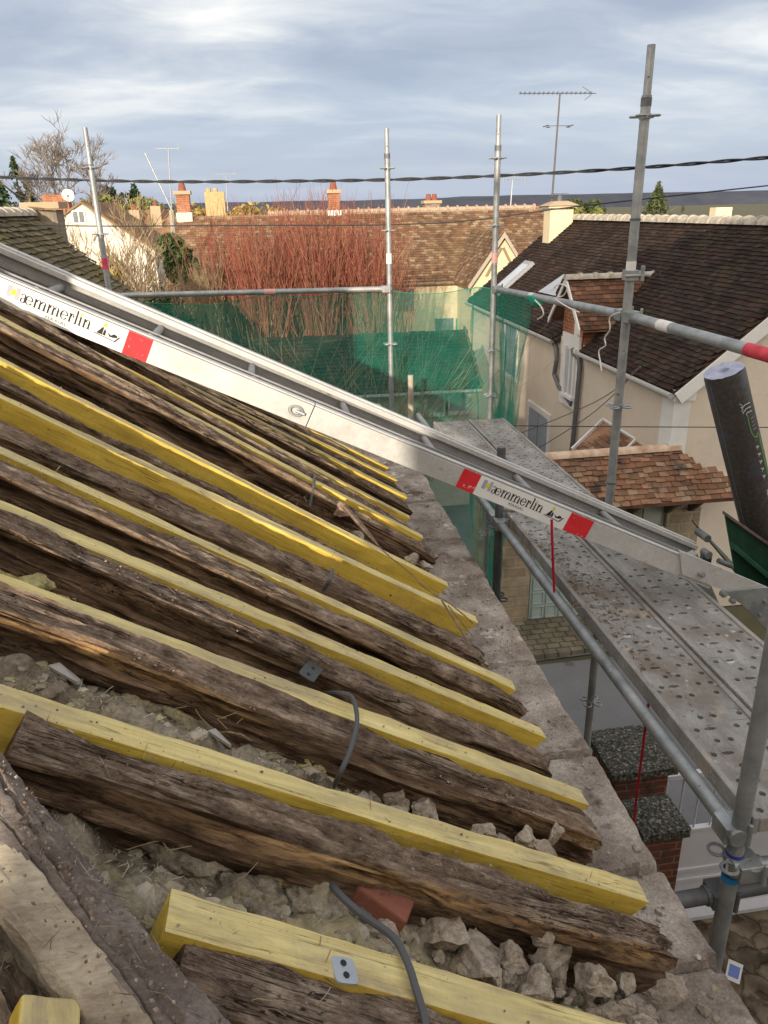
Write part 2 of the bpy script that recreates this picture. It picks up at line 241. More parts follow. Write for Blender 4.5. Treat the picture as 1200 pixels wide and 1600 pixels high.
M_STONEW = brick_mat('rubble_stone_wall', (0.33, 0.27, 0.2), (0.24, 0.2, 0.155), (0.30, 0.265, 0.22), w=0.3, h=0.16)
M_ASPH = mat('asphalt', [(0.3, (0.125, 0.127, 0.132)), (0.7, (0.18, 0.182, 0.188))], scale=0.9, detail=9, rough=0.85, bump=0.25, bscale=120, bdist=0.004, fine=(130, 0.22), coords='Object', spots=[((0.055, 0.057, 0.062), 0.7, 0.6, 0.06)])
M_SETT = brick_mat('stone_setts', (0.25, 0.215, 0.165), (0.17, 0.15, 0.118), (0.10, 0.10, 0.06), w=0.2, h=0.14)
M_EARTH = mat('dull_earth', [(0.3, (0.055, 0.055, 0.03)), (0.7, (0.13, 0.12, 0.07))], scale=0.35, rough=1.0, bump=0.4, bscale=6)
M_CAPS = mat('lichen_concrete', [(0.36, (0.024, 0.023, 0.019)), (0.50, (0.06, 0.056, 0.044)), (0.60, (0.16, 0.15, 0.125)), (0.66, (0.36, 0.35, 0.31))], scale=48, detail=9, rough=0.95, bump=0.7, bscale=60, bdist=0.01)
M_GATEW = mat('white_gate_paint', [(0.3, (0.50, 0.50, 0.53)), (0.7, (0.58, 0.58, 0.6))], scale=3, rough=0.5, bump=0.04)
M_GREENB = mat('dark_green_paint', [(0.3, (0.007, 0.032, 0.018)), (0.7, (0.014, 0.058, 0.033))], scale=8, rough=0.45, bump=0.1, spots=[((0.07, 0.075, 0.06), 26, 0.66, 0.04)])
M_RUSTB = mat('grimy_brown_edge', [(0.3, (0.08, 0.06, 0.05)), (0.7, (0.2, 0.15, 0.12))], scale=20, rough=0.9, bump=0.3)
M_ROLL = mat('black_membrane_film', [(0.3, (0.035, 0.030, 0.028)), (0.55, (0.06, 0.052, 0.046)), (0.75, (0.10, 0.088, 0.078))], scale=55, detail=5, rough=0.34, bump=0.25, bscale=30, bdist=0.003, spec=0.5, spots=[((0.055, 0.06, 0.085), 6, 0.52, 0.1)])
M_ROLLE = mat('pale_film_end', [(0.3, (0.28, 0.30, 0.42)), (0.7, (0.46, 0.48, 0.60))], scale=20, rough=0.4, bump=0.3)
M_GLASS = mat('window_pane', [(0.3, (0.10, 0.12, 0.14)), (0.7, (0.16, 0.18, 0.2))], scale=3, rough=0.15, bump=0.0, spec=0.6)
M_SHUT = plain('grey_blue_shutter', (0.30, 0.34, 0.40), 0.7); M_GDOOR = mat('pale_green_door', [(0.3, (0.33, 0.40, 0.385)), (0.7, (0.38, 0.45, 0.43))], scale=6, rough=0.6, bump=0.05)
M_ZINC = plain('zinc_pipe', (0.15, 0.155, 0.165), 0.5, 0.4); M_DKW = plain('dark_brown_wood', (0.09, 0.065, 0.045), 0.9)
M_PEB = mat('wall_top_mortar', [(0.25, (0.155, 0.12, 0.098)), (0.45, (0.30, 0.252, 0.212)), (0.6, (0.425, 0.37, 0.318)), (0.78, (0.60, 0.55, 0.485))], scale=8.5, detail=14, rough=0.96, bump=1.0, bscale=70, bdist=0.010,
           spots=[((0.12, 0.085, 0.068), 4.5, 0.56, 0.10), ((0.60, 0.55, 0.49), 7, 0.60, 0.06), ((0.10, 0.08, 0.065), 75, 0.67, 0.03), ((0.27, 0.155, 0.11), 3.2, 0.66, 0.12)], fine=(150, 0.38), spec=0.1)
M_WOOL = mat('dusty_glass_wool', [(0.28, (0.07, 0.054, 0.042)), (0.44, (0.20, 0.165, 0.125)), (0.57, (0.36, 0.31, 0.24)), (0.72, (0.50, 0.45, 0.37))], scale=11, detail=11, rough=1.0, bump=1.0, bscale=75, bdist=0.012,
            spots=[((0.48, 0.41, 0.23), 4.0, 0.53, 0.14), ((0.05, 0.038, 0.028), 9, 0.62, 0.08), ((0.40, 0.36, 0.31), 60, 0.69, 0.03)], fine=(140, 0.35), spec=0.05)
M_FLUFF = mat('yellow_wool_tuft', [(0.3, (0.32, 0.28, 0.14)), (0.5, (0.52, 0.46, 0.22)), (0.7, (0.64, 0.58, 0.35))], scale=14, detail=9, rough=1.0, bump=1.0, bscale=70, bdist=0.012, spots=[((0.15, 0.13, 0.09), 18, 0.58, 0.08)], fine=(120, 0.3), spec=0.05)
M_ROCK = mat('chalky_rubble', [(0.28, (0.20, 0.155, 0.115)), (0.5, (0.40, 0.335, 0.265)), (0.72, (0.62, 0.555, 0.475))], scale=9, detail=10, rough=0.96, bump=0.9, bscale=50, bdist=0.01, spots=[((0.15, 0.115, 0.085), 9, 0.52, 0.14), ((0.62, 0.58, 0.52), 25, 0.64, 0.05), ((0.07, 0.055, 0.045), 55, 0.64, 0.04)], fine=(110, 0.4), spec=0.1)
M_TERRA = mat('broken_red_brick', [(0.3, (0.17, 0.06, 0.04)), (0.7, (0.27, 0.105, 0.07))], scale=14, rough=0.95, bump=0.5, spots=[((0.08, 0.04, 0.03), 20, 0.6, 0.08)])
M_CHIP = mat('splinters_and_grit', [(0.3, (1, 1, 1)), (0.7, (1, 1, 1))], isl=[(0.26, 0.21, 0.17), (0.13, 0.09, 0.07), (0.22, 0.155, 0.11), (0.07, 0.05, 0.04), (0.34, 0.29, 0.24), (0.16, 0.11, 0.08)], rough=0.95, bump=0.0)
M_BARK = mat('grey_bark', [(0.3, (0.09, 0.07, 0.055)), (0.7, (0.2, 0.165, 0.13))], scale=12, rough=0.95, bump=0.5)
M_TWIGR = mat('red_twig', [(0.3, (1, 1, 1)), (0.7, (1, 1, 1))], isl=[(0.31, 0.075, 0.05), (0.20, 0.065, 0.05), (0.35, 0.13, 0.075), (0.25, 0.08, 0.055), (0.36, 0.20, 0.11), (0.15, 0.07, 0.055), (0.30, 0.10, 0.07)], rough=0.8, bump=0.0)
M_TWIGO = mat('straw_twig', [(0.3, (1, 1, 1)), (0.7, (1, 1, 1))], isl=[(0.30, 0.21, 0.12), (0.22, 0.15, 0.09), (0.36, 0.28, 0.15), (0.18, 0.14, 0.10)], rough=0.85, bump=0.0)
def leafm(name, cols):
    m = mat(name, [(0.3, (1, 1, 1)), (0.7, (1, 1, 1))], isl=cols, rough=0.75, bump=0.0, spec=0.2)
    return m
M_LEAFD = leafm('dark_conifer_leaf', [(0.022, 0.045, 0.018), (0.035, 0.065, 0.022), (0.05, 0.08, 0.03), (0.028, 0.05, 0.025)])
M_LEAFO = leafm('olive_leaf', [(0.13, 0.145, 0.035), (0.18, 0.18, 0.05), (0.10, 0.12, 0.035), (0.22, 0.20, 0.07)])
M_LEAFY = leafm('golden_leaf', [(0.30, 0.22, 0.05), (0.22, 0.16, 0.04), (0.26, 0.22, 0.07), (0.36, 0.25, 0.08)])
M_LEAFB = leafm('dim_green_leaf', [(0.04, 0.062, 0.02), (0.065, 0.085, 0.03), (0.09, 0.105, 0.04), (0.05, 0.06, 0.025)])
M_HILL = mat('winter_woods', [(0.3, (0.030, 0.036, 0.056)), (0.7, (0.062, 0.066, 0.085))], scale=0.02, rough=1.0, bump=0.0)
def net_mat():
    m = bpy.data.materials.new('green_debris_net'); m.use_nodes = True; t = m.node_tree
    for n in list(t.nodes): t.nodes.remove(n)
    o = t.nodes.new('ShaderNodeOutputMaterial'); tr = t.nodes.new('ShaderNodeBsdfTransparent'); df = t.nodes.new('ShaderNodeBsdfDiffuse'); tl = t.nodes.new('ShaderNodeBsdfTranslucent')
    c = (0.022, 0.225, 0.155, 1); df.inputs[0].default_value = c; tl.inputs[0].default_value = (0.035, 0.32, 0.225, 1)
    m1 = t.nodes.new('ShaderNodeMixShader'); m1.inputs[0].default_value = 0.4; t.links.new(df.outputs[0], m1.inputs[1]); t.links.new(tl.outputs[0], m1.inputs[2])
    tcn = t.nodes.new('ShaderNodeTexCoord'); mpn = t.nodes.new('ShaderNodeMapping'); mpn.inputs['Scale'].default_value = (1.2, 1.2, 3.2); t.links.new(tcn.outputs['Object'], mpn.inputs[0])
    n = nd(t, 'ShaderNodeTexNoise', inp={'Scale': 2.2, 'Detail': 7, 'Roughness': 0.65, 'Distortion': 0.6}); t.links.new(mpn.outputs[0], n.inputs[0])
    mp2 = t.nodes.new('ShaderNodeMapping'); mp2.inputs['Scale'].default_value = (1, 1, 9); t.links.new(tcn.outputs['Object'], mp2.inputs[0])
    n_ = nd(t, 'ShaderNodeTexNoise', inp={'Scale': 11, 'Detail': 3, 'Roughness': 0.6}); t.links.new(mp2.outputs[0], n_.inputs[0])
    f = ramp(t, mth(t, 'ADD', mth(t, 'MULTIPLY', n.outputs[0], 0.7), mth(t, 'MULTIPLY', n_.outputs[0], 0.3)), [(0.3, (0.25, 0.25, 0.25)), (0.7, (0.54, 0.54, 0.54))])
    m2 = t.nodes.new('ShaderNodeMixShader'); t.links.new(f, m2.inputs[0]); t.links.new(tr.outputs[0], m2.inputs[1]); t.links.new(m1.outputs[0], m2.inputs[2]); t.links.new(m2.outputs[0], o.inputs[0])
    return m
M_NET = net_mat()
# ------------------------------------------------------------------ mesh helpers
WO = {}
class MB:
    def __init__(s): s.v = []; s.f = []; s.m = []
    def add(s, vs, fs, mi=0):
        b = len(s.v); s.v += [V(p) for p in vs]; s.f += [tuple(i + b for i in f) for f in fs]; s.m += [mi] * len(fs); return b
    def box(s, c, size, rot=None, mi=0, ax=None):
        hx, hy, hz = (q / 2 for q in size); c = V(c)
        P = [V((x, y, z)) for x in (-hx, hx) for y in (-hy, hy) for z in (-hz, hz)]
        if ax: P = [ax[0] * p.x + ax[1] * p.y + ax[2] * p.z for p in P]
        elif rot: P = [rot @ p for p in P]
        s.add([c + p for p in P], [(0, 1, 3, 2), (4, 6, 7, 5), (0, 4, 5, 1), (2, 3, 7, 6), (0, 2, 6, 4), (1, 5, 7, 3)], mi); return s
    def bb(s, x0, x1, y0, y1, z0, z1, mi=0): return s.box(((x0 + x1) / 2, (y0 + y1) / 2, (z0 + z1) / 2), (x1 - x0, y1 - y0, z1 - z0), mi=mi)
    def tube(s, pts, r, seg=12, mi=0, cap=True, r2=None):
        pts = [V(p) for p in pts]; n = len(pts); rings = []; ref = None
        for i, p in enumerate(pts):
            d = (pts[min(i + 1, n - 1)] - pts[max(i - 1, 0)]).normalized()
            if ref is None: ref = V((0, 0, 1)) if abs(d.z) < 0.9 else V((1, 0, 0))
            a = (ref - d * ref.dot(d)).normalized(); ref = a; b = d.cross(a)
            rr = r if r2 is None else r + (r2 - r) * i / max(1, n - 1)
            rings.append([p + (a * math.cos(2 * math.pi * k / seg) + b * math.sin(2 * math.pi * k / seg)) * rr for k in range(seg)])
        vs = [q for g in rings for q in g]; fs = []
        for i in range(n - 1):
            for k in range(seg): fs.append((i * seg + k, i * seg + (k + 1) % seg, (i + 1) * seg + (k + 1) % seg, (i + 1) * seg + k))
        if cap: fs += [tuple(range(seg))[::-1], tuple((n - 1) * seg + k for k in range(seg))]
        s.add(vs, fs, mi); return s
    def poly(s, pts, d, mi=0):
        """flat outline pts extruded by vector d"""
        pts = [V(p) for p in pts]; d = V(d); n = len(pts)
        s.add(pts + [p + d for p in pts], [tuple(range(n))[::-1], tuple(range(n, 2 * n))] + [(i, (i + 1) % n, n + (i + 1) % n, n + i) for i in range(n)], mi); return s
    def ring(s, c, ax, r, t, seg=20, n2=6, mi=0, sx=1.0):
        a, b, n = ax; vs = []; fs = []
        for i in range(seg):
            A = 2 * math.pi * i / seg; d = a * math.cos(A) * sx + b * math.sin(A)
            for k in range(n2):
                B = 2 * math.pi * k / n2; vs.append(V(c) + d * (r + t * math.cos(B)) + n * t * math.sin(B))
        for i in range(seg):
            for k in range(n2): fs.append((i * n2 + k, ((i + 1) % seg) * n2 + k, ((i + 1) % seg) * n2 + (k + 1) % n2, i * n2 + (k + 1) % n2))
        s.add(vs, fs, mi); return s
    def build(s, name, mats, parent=None, origin=None, smooth=False, bevel=0):
        if not isinstance(mats, (list, tuple)): mats = [mats]
        o0 = V(origin) if origin is not None else V((0, 0, 0))
        if parent is not None: o0 = WO[parent.name]
        me = bpy.data.meshes.new(name); me.from_pydata([p - o0 for p in s.v], [], s.f)
        for m in mats: me.materials.append(m)
        me.polygons.foreach_set('material_index', s.m)
        if smooth: me.polygons.foreach_set('use_smooth', [True] * len(s.f))
        bm = bmesh.new(); bm.from_mesh(me); bmesh.ops.recalc_face_normals(bm, faces=bm.faces); bm.to_mesh(me); bm.free()
        o = bpy.data.objects.new(name, me); COL.objects.link(o)
        if parent is not None: o.parent = parent
        else: o.location = o0
        WO[o.name] = o0
        if bevel:
            bv = o.modifiers.new('bevel', 'BEVEL'); bv.width = bevel; bv.segments = 2; bv.limit_method = 'ANGLE'
        if smooth: 
            try: me.set_sharp_from_angle(angle=R(40))
            except Exception: pass
        return o
def tag(o, label, cat, group=None):
    o['label'] = label; o['category'] = cat
    if group: o['group'] = group
    return o
def struct(o, kind='structure'): o['kind'] = kind; return o
def thing(name, loc, label, cat, group=None):
    o = bpy.data.objects.new(name, None); COL.objects.link(o); o.location = V(loc); o.empty_display_size = 0.1
    WO[o.name] = V(loc); return tag(o, label, cat, group)
def fr(p, oct=4): return NZ.fractal(V(p), 0.9, 2.1, oct)
def tile_roof(mb, O, U, Vv, lu, lv, gauge=0.11, tw=0.17, rng=None, jit=1.0, clip=None, lift=0.018):
    """rows of individual plain tiles: O = eave start, U along the eave, Vv up the slope (unit vectors)"""
    U = V(U).normalized(); Vv = V(Vv).normalized(); Nn = U.cross(Vv).normalized()
    if Nn.z < 0: Nn = -Nn
    O = V(O); rows = int(lv / gauge); cols = int(lu / tw) + 1
    for j in range(rows):
        off = (j % 2) * 0.5 * tw + rng.uniform(-0.01, 0.01); wob = rng.uniform(-0.006, 0.006)
        for i in range(cols):
            u = i * tw + off - tw * 0.5; 
            if u < -tw * 0.4 or u > lu - tw * 0.4: continue
            v0 = j * gauge + rng.uniform(-0.008, 0.008) * jit + wob; v1 = v0 + gauge * 1.25
            if clip and not clip(u + tw / 2, v0 + gauge / 2): continue
            a = rng.uniform(0, 0.008) * jit; b = rng.uniform(0, 0.008) * jit; g = 0.004
            sag = 0.012 * NZ.noise(O + V((u * 0.7, v0 * 0.7, 1)))
            def P(uu, vv, h): return O + U * uu + Vv * vv + Nn * (h + sag)
            vs = [P(u + g, v0, lift + a), P(u + tw - g, v0, lift + b), P(u + tw - g, v1, 0.003 + b * 0.5), P(u + g, v1, 0.003 + a * 0.5), P(u + g, v0, a - 0.002), P(u + tw - g, v0, b - 0.002)]
            mb.add(vs, [(0, 1, 2, 3), (4, 5, 1, 0)])
def ridge_tiles(mb, a, b, r=0.11, n=None, lip=True):
    a = V(a); b = V(b); L = (b - a).length; d = (b - a).normalized(); n = n or int(L / 0.36); s = d.cross(V((0, 0, 1))).normalized()
    for i in range(n):
        p0 = a + d * (L * i / n); p1 = a + d * (L * (i + 1) / n)
        for q0, q1, rr in ((p0, p1, r),) + (((p1 - d * 0.035, p1 + d * 0.035, r * 1.22),) if lip else ()):
            vs = []; K = 7
            for q in (q0, q1):
                for k in range(K):
                    A = math.pi * k / (K - 1); vs.append(q + s * math.cos(A) * rr + V((0, 0, 1)) * (math.sin(A) * rr - 0.045))
            mb.add(vs, [(k, k + 1, K + k + 1, K + k) for k in range(K - 1)] + [tuple(range(K)), tuple(range(K, 2 * K))[::-1]])
rng = random.Random(7)
# ------------------------------------------------------------------ ground, road, hills
g = MB(); NG = 40
g.add([(-3000, -3000, -0.02), (3000, -3000, -0.02), (3000, 3000, -0.02), (-3000, 3000, -0.02)], [(0, 1, 2, 3)])
struct(g.build('ground', M_EARTH))
g = MB(); g.add([(-30, 5.1, 0), (40, 5.6, 0), (40, 9.4, 0), (-30, 8.3, 0)], [(0, 1, 2, 3)]); g.add([(0.9, 8.8, 0.004), (5.0, 9.0, 0.004), (5.5, 30, 0.004), (3.6, 30, 0.004)], [(0, 1, 2, 3)])
struct(g.build('road', M_ASPH))
g = MB(); g.box((3.1, 9.42, 0.03), (4.8, 1.0, 0.10), rot=Matrix.Rotation(R(3.5), 3, 'Z')); struct(g.build('pavement', M_SETT))
g = MB(); g.bb(0.8, 6.5, -2, 5.05, -0.01, 0.015)
M_FLAG_ = mat('path_stone_plain', [(0.25, (0.10, 0.075, 0.055)), (0.5, (0.175, 0.135, 0.10)), (0.75, (0.26, 0.21, 0.155))], scale=3.5, detail=9, rough=0.95, bump=0.6, bscale=18, bdist=0.03, spots=[((0.045, 0.04, 0.03), 4, 0.58, 0.1)])
M_FLAG = bpy.data.materials.new('path_stone'); M_FLAG.use_nodes = True; t_ = M_FLAG.node_tree; b_ = t_.nodes['Principled BSDF']; b_.inputs['Roughness'].default_value = 0.95; b_.inputs['Specular IOR Level'].default_value = 0.1
tcn_ = t_.nodes.new('ShaderNodeTexCoord'); nz_ = nd(t_, 'ShaderNodeTexNoise', inp={'Scale': 5.0, 'Detail': 8}); t_.links.new(tcn_.outputs['Object'], nz_.inputs[0])
mx_ = mixc(t_, 0.22, tcn_.outputs['Object'], nz_.outputs['Color'])
vo_ = nd(t_, 'ShaderNodeTexVoronoi', feature='DISTANCE_TO_EDGE', inp={'Scale': 5.2}); t_.links.new(mx_, vo_.inputs['Vector']); vc_ = nd(t_, 'ShaderNodeTexVoronoi', inp={'Scale': 5.2}); t_.links.new(mx_, vc_.inputs['Vector'])
cl_ = ramp(t_, nz_.outputs[0], [(0.3, (0.07, 0.052, 0.036)), (0.5, (0.14, 0.11, 0.08)), (0.7, (0.24, 0.195, 0.14))]); sv_ = t_.nodes.new('ShaderNodeSeparateColor'); t_.links.new(vc_.outputs['Color'], sv_.inputs[0]); cl_ = mixc(t_, 1.0, cl_, ramp(t_, sv_.outputs[0], [(0.0, (0.6, 0.6, 0.6)), (1.0, (1.15, 1.12, 1.1))]), 'MULTIPLY'); ed_ = ramp(t_, vo_.outputs['Distance'], [(0.0, (0.42, 0.38, 0.34)), (0.09, (1, 1, 1))]); t_.links.new(mixc(t_, 1.0, cl_, ed_, 'MULTIPLY'), b_.inputs['Base Color'])
bp_ = nd(t_, 'ShaderNodeBump', inp={'Strength': 0.7, 'Distance': 0.04}); t_.links.new(mth(t_, 'ADD', mth(t_, 'MINIMUM', vo_.outputs['Distance'], 0.12), mth(t_, 'MULTIPLY', nz_.outputs[0], 0.1)), bp_.inputs['Height']); t_.links.new(bp_.outputs[0], b_.inputs['Normal'])
struct(g.build('path', M_FLAG))
def hillmesh(y0, amp, base, seed, x0=-2600, x1=2600, dep=500):
    m = MB(); n = 160; vs = []
    for i in range(n + 1):
        x = x0 + (x1 - x0) * i / n; h = base + amp * fr((x * 0.0016, seed, 0.3), 3) + 2.2 * NZ.noise(V((x * 0.06, seed, 1)))
        vs += [(x, y0, -5), (x, y0 + 60, h * 0.75), (x, y0 + dep, h)]
    fs = []
    for i in range(n):
        for k in range(2): fs.append((i * 3 + k, i * 3 + 3 + k, i * 3 + 4 + k, i * 3 + 1 + k))
    m.add(vs, fs); return m
struct(hillmesh(1100, 7, 21, 3.1).build('hills', M_HILL, smooth=True))
# ------------------------------------------------------------------ the roof plane of the near house
XE, Z0, TN = 0.806, 4.69, math.tan(R(31))
CS, SN = math.cos(R(31)), math.sin(R(31))
RN = V((SN, 0, CS))
def zr(X): return Z0 + (XE - X) * TN
def on_roof(x, y, dz=0.0):
    r = W(x, y); s = (Z0 + dz - CAMZ + XE * TN) / (r.z + r.x * TN); return CAM + r * s
house = thing('stone_house', (0, 3, 0), 'old stone house whose opened roof fills the foreground', 'house')
# wall with a broken top edge
def wall_mesh():
    m = MB(); ny, nx = 700, 60; y0, y1 = -2.2, 5.75; prof = [4.55, 4.2, 3.4, 2.4, 1.2, 0.0]
    for j in range(ny + 1):
        y = y0 + (y1 - y0) * j / ny
        e = 0.785 + 0.008 * fr((0, y * 2.1, 4), 3) + 0.006 * fr((3, y * 9, 1), 3) - 0.022 * max(0, fr((9, y * 4.5, 1), 2) - 0.42)
        jt = min(abs((y - b)) for b in (0.55, 0.98, 1.22, 1.62, 2.08, 2.72, 3.12, 3.62, 4.4, 5.2))
        if jt < 0.012: e -= 0.005
        row = []
        for i in range(nx + 1):
            x = 0.18 + (e - 0.18) * i / nx
            z = 4.6 + 0.006 * fr((x * 4, y * 4, 2), 4) - 0.010 * max(0, fr((x * 9, y * 9, 12), 4) - 0.18) + 0.0035 * fr((x * 26, y * 26, 5), 4)
            q = max(0, 0.60 - x) ; z += 0.16 * min(1, q / 0.34) ** 1.2 + 0.05 * min(1, q / 0.2) * fr((x * 11, y * 11, 9), 4)
            if x > e - 0.012: z -= 0.006 * ((x - e + 0.012) / 0.012) ** 2 * (1 + fr((x, y * 14, 3), 3))
            if abs(jt - 0.004 * fr((x * 20, y * 3, 4), 3)) < 0.010 and x > 0.44: z -= 0.022
            row.append((x, y, z))
        for k, pz in enumerate(prof): row.append((e - 0.012 + 0.012 * fr((7, y * 3, pz * 3), 4), y, pz))
        m.v += [V(p) for p in row]
    w = nx + 1 + len(prof)
    for j in range(ny):
        for i in range(w - 1): m.f.append((j * w + i, j * w + i + 1, (j + 1) * w + i + 1, (j + 1) * w + i)); m.m.append(0 if i < nx + 1 else 1)
    b = len(m.v)                                    # gable end towards the far platform
    m.add([(-6.2, 5.75, 0), (0.76, 5.75, 0), (0.76, 5.75, 4.58), (-6.2, 5.75, 4.58)], [(0, 1, 2, 3)], 1)
    return m
wall_mesh().build('wall', [M_PEB, M_STONEW], house, smooth=True)
m = MB(); m.add([(-1.75, -8, zr(-1.75)), (-1.75, 3.3, zr(-1.75)), (-3.3, 3.3, zr(-3.3)), (-3.3, -8, zr(-3.3)), (-6.4, 3.3, 4.6), (-6.4, -8, 4.6)], [(0, 1, 2, 3), (3, 2, 4, 5)]); m.build('roof', TILE_DARK, house)
MB().bb(-2.7, -1.95, 0.2, 3.4, 4.6, 7.6).build('added_shade_block', M_CREAM, house)  # unseen block added on the roof to throw shade on the low outbuilding
# the bed of insulation, dust and rubble between the rafters
def WD(x, y):
    b = math.exp(-((y - 0.75) / 0.09) ** 2) + math.exp(-((y - 1.045) / 0.06) ** 2) + 0.7 * math.exp(-((y - 1.28) / 0.05) ** 2) * (1 if x < -0.25 else 0)
    return 0.135 - 0.062 * b * (1 / (1 + math.exp((x - 0.22) * 18))) + 0.034 * fr((x * 4.5, y * 4.5, 1.7), 4) + 0.012 * fr((x * 17, y * 17, 4.1), 3)
def wool():
    m = MB(); nx, ny = 260, 480; x0, x1, y0, y1 = -1.75, 0.50, -0.2, 4.2
    for j in range(ny + 1):
        y = y0 + (y1 - y0) * j / ny
        for i in range(nx + 1):
            x = x0 + (x1 - x0) * i / nx
            d = WD(x, y) + 0.026 * abs(fr((x * 13, y * 13, 6), 4)) * -1 + 0.010 * fr((x * 45, y * 45, 3), 3)
            z = zr(x) - d
            if x > 0.18: z = max(z - (x - 0.18) * 0.25, 4.60 + 0.02 * fr((x * 12, y * 12, 8), 3))
            m.v.append(V((x, y, z)))
    w = nx + 1
    for j in range(ny):
        for i in range(nx): m.f.append((j * w + i, j * w + i + 1, (j + 1) * w + i + 1, (j + 1) * w + i)); m.m.append(0)
    return m
o = wool().build('glass_wool', M_WOOL, smooth=True); struct(o, 'stuff'); 
# ------------------------------------------------------------------ timbers
FRAMES = []
def timber(name, pL, pR, w, h, up=None, rough=0.0, seed=0, mats=None, taper=0.0, nsec=None, endcut=0.0, wamt=1.0):
    pL, pR = V(pL), V(pR); d = (pR - pL); L = d.length; d.normalize(); up = V(up or RN); z = (up - d * up.dot(d)).normalized(); y = z.cross(d)
    old = rough > 0
    st = 0.011 if old else 0.02; n = max(2, int(L / st)); per = []
    nw, nh = (18, 13) if old else (5, 5)
    for k in range(nw): per.append((-0.5 + k / nw, 0.0, 'n' if 0 else 't'))
    for k in range(nh): per.append((0.5, -k / nh, 's'))
    for k in range(nw): per.append((0.5 - k / nw, -1.0, 'b'))
    for k in range(nh): per.append((-0.5, -1 + k / nh, 'n'))
    K = len(per); vs = []; top = []; wear = []
    for i in range(n + 1):
        x = L * i / n; t = i / n
        for (a, c, sd) in per:
            yy, zz_ = a * w, c * h
            if old:
                # wane and rot: squeeze the corners, eat into the arrises
                rx, rz = a * 2, c * 2 + 1; rr = (abs(rx) ** 7 + abs(rz) ** 7) ** (1 / 7.0); q = 1 / max(rr, 0.001) if rr > 1 else 1
                yy *= q; zz_ = ((c * 2 + 1) * q - 1) * h / 2
                s0 = seed * 7.3; g1 = fr((x * 2.2 + s0, a * 1.6, c * 1.6 + s0), 4); g2 = fr((x * 5 + s0, yy * 60, zz_ * 60), 3); g3 = NZ.noise(V((x * 2.5 + s0, yy * 150, zz_ * 150)))
                nrm = V((0, rx * abs(rx) ** 3, rz * abs(rz) ** 3)); nrm = nrm.normalized() if nrm.length > 1e-4 else V((0, 0, 1))
                rot = max(0, fr((x * 1.4 + s0, a * 2, c * 2), 3) - 0.15) * (1.0 if sd in 'n' or (sd == 't' and a < -0.2) else 0.35)
                fur = abs(NZ.noise(V((x * 1.3 + s0, yy * 38, zz_ * 38)))) + 0.6 * abs(NZ.noise(V((x * 2.6 + s0, yy * 80, zz_ * 80))))
                amp = rough * (0.011 * g1 + 0.005 * g2 + 0.003 * g3 - 0.085 * rot - 0.013 * (0.5 - fur) * (1.0 if sd in 'ns' else 0.55))
                ck = abs(NZ.noise(V((x * 1.1 + s0 * 2, yy * 22 + s0, zz_ * 22)))); amp -= 0.011 * max(0, 1 - ck / 0.07)
                amp -= 0.006 * max(0, fr((x * 26 + s0, yy * 26, zz_ * 26), 3) - 0.05)
                e = min(t * L, (1 - t) * L); er = 0.05 * rough
                if e < er and (t > 0.5 or taper): 
                    kk = 1 - e / er; amp -= 0.014 * kk * kk * (1 + 1.2 * fr((yy * 40 + s0, zz_ * 40, t), 3))
                yy += nrm.y * amp; zz_ += nrm.z * amp
                yy += 0.012 * rough * math.sin(x * 2.1 + seed) + 0.006 * math.sin(x * 5.3 + seed * 2)
                xx = x
                if t > 0.97: xx += 0.03 * fr((yy * 25 + s0, zz_ * 25, 2), 3) * (t - 0.97) / 0.03
            else:
                xx = x + endcut * c * h * (1 if t > 0.5 else -0.2) * (1 if i in (0, n) else 0)
                q3 = 0.0016 * fr((x * 14 + seed, a * 2, c * 2), 3) - 0.004 * max(0, fr((x * 5 + seed * 3, a * 1.5, c * 1.5), 3) - 0.5); yy += 0.004 * math.sin(x * 1.7 + seed) + q3 * (1 if a > 0 else -1); zz_ += 0.003 * fr((x * 2 + seed, a, c), 2) + q3
            vs.append(V((xx, yy, zz_)))
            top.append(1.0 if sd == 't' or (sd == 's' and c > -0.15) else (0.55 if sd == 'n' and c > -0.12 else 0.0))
            dn_ = min(abs(a + 0.5) + abs(c) * 0.6, 9)
            wear.append(max(0.0, 1 - abs(dn_ - 0.06) / 0.2) * max(0, min(1, 0.75 + 1.6 * fr((x * 1.6 + seed * 3.1, 0, 5), 3))) * wamt if old and (sd in 'n' or sd == 't') else 0.0)
    fs = []; mi = []
    for i in range(n):
        for k in range(K):
            fs.append((i * K + k, i * K + (k + 1) % K, (i + 1) * K + (k + 1) % K, (i + 1) * K + k)); mi.append(0 if old or per[k][2] == 't' else 1)
    if old:
        for e in (0, n):
            b = e * K; c0 = sum((vs[b + k] for k in range(K)), V()) / K; vs.append(c0 + V((0.004 if e else -0.004, 0, 0))); top.append(0.1); wear.append(0.25); ci = len(vs) - 1
            for k in range(K): fs.append((b + k, b + (k + 1) % K, ci)); mi.append(0)
    else: fs += [tuple(range(K)), tuple(n * K + k for k in range(K))]; mi += [1, 1]
    me = bpy.data.meshes.new(name); me.from_pydata(vs, [], fs); me.polygons.foreach_set('material_index', mi)
    for q in (mats or ([M_OLD] if old else [M_YT, M_YS])): me.materials.append(q)
    for an, dt in (('top', top), ('wear', wear)):
        A = me.attributes.new(an, 'FLOAT', 'POINT'); A.data.foreach_set('value', dt)
    bm = bmesh.new(); bm.from_mesh(me); bmesh.ops.recalc_face_normals(bm, faces=bm.faces); bm.to_mesh(me); bm.free()
    if old: me.polygons.foreach_set('use_smooth', [True] * len(me.polygons)); me.set_sharp_from_angle(angle=R(50))
    o = bpy.data.objects.new(name, me); COL.objects.link(o)
    Mx = Matrix((( d.x, y.x, z.x, pL.x), (d.y, y.y, z.y, pL.y), (d.z, y.z, z.z, pL.z), (0, 0, 0, 1))); o.matrix_world = Mx
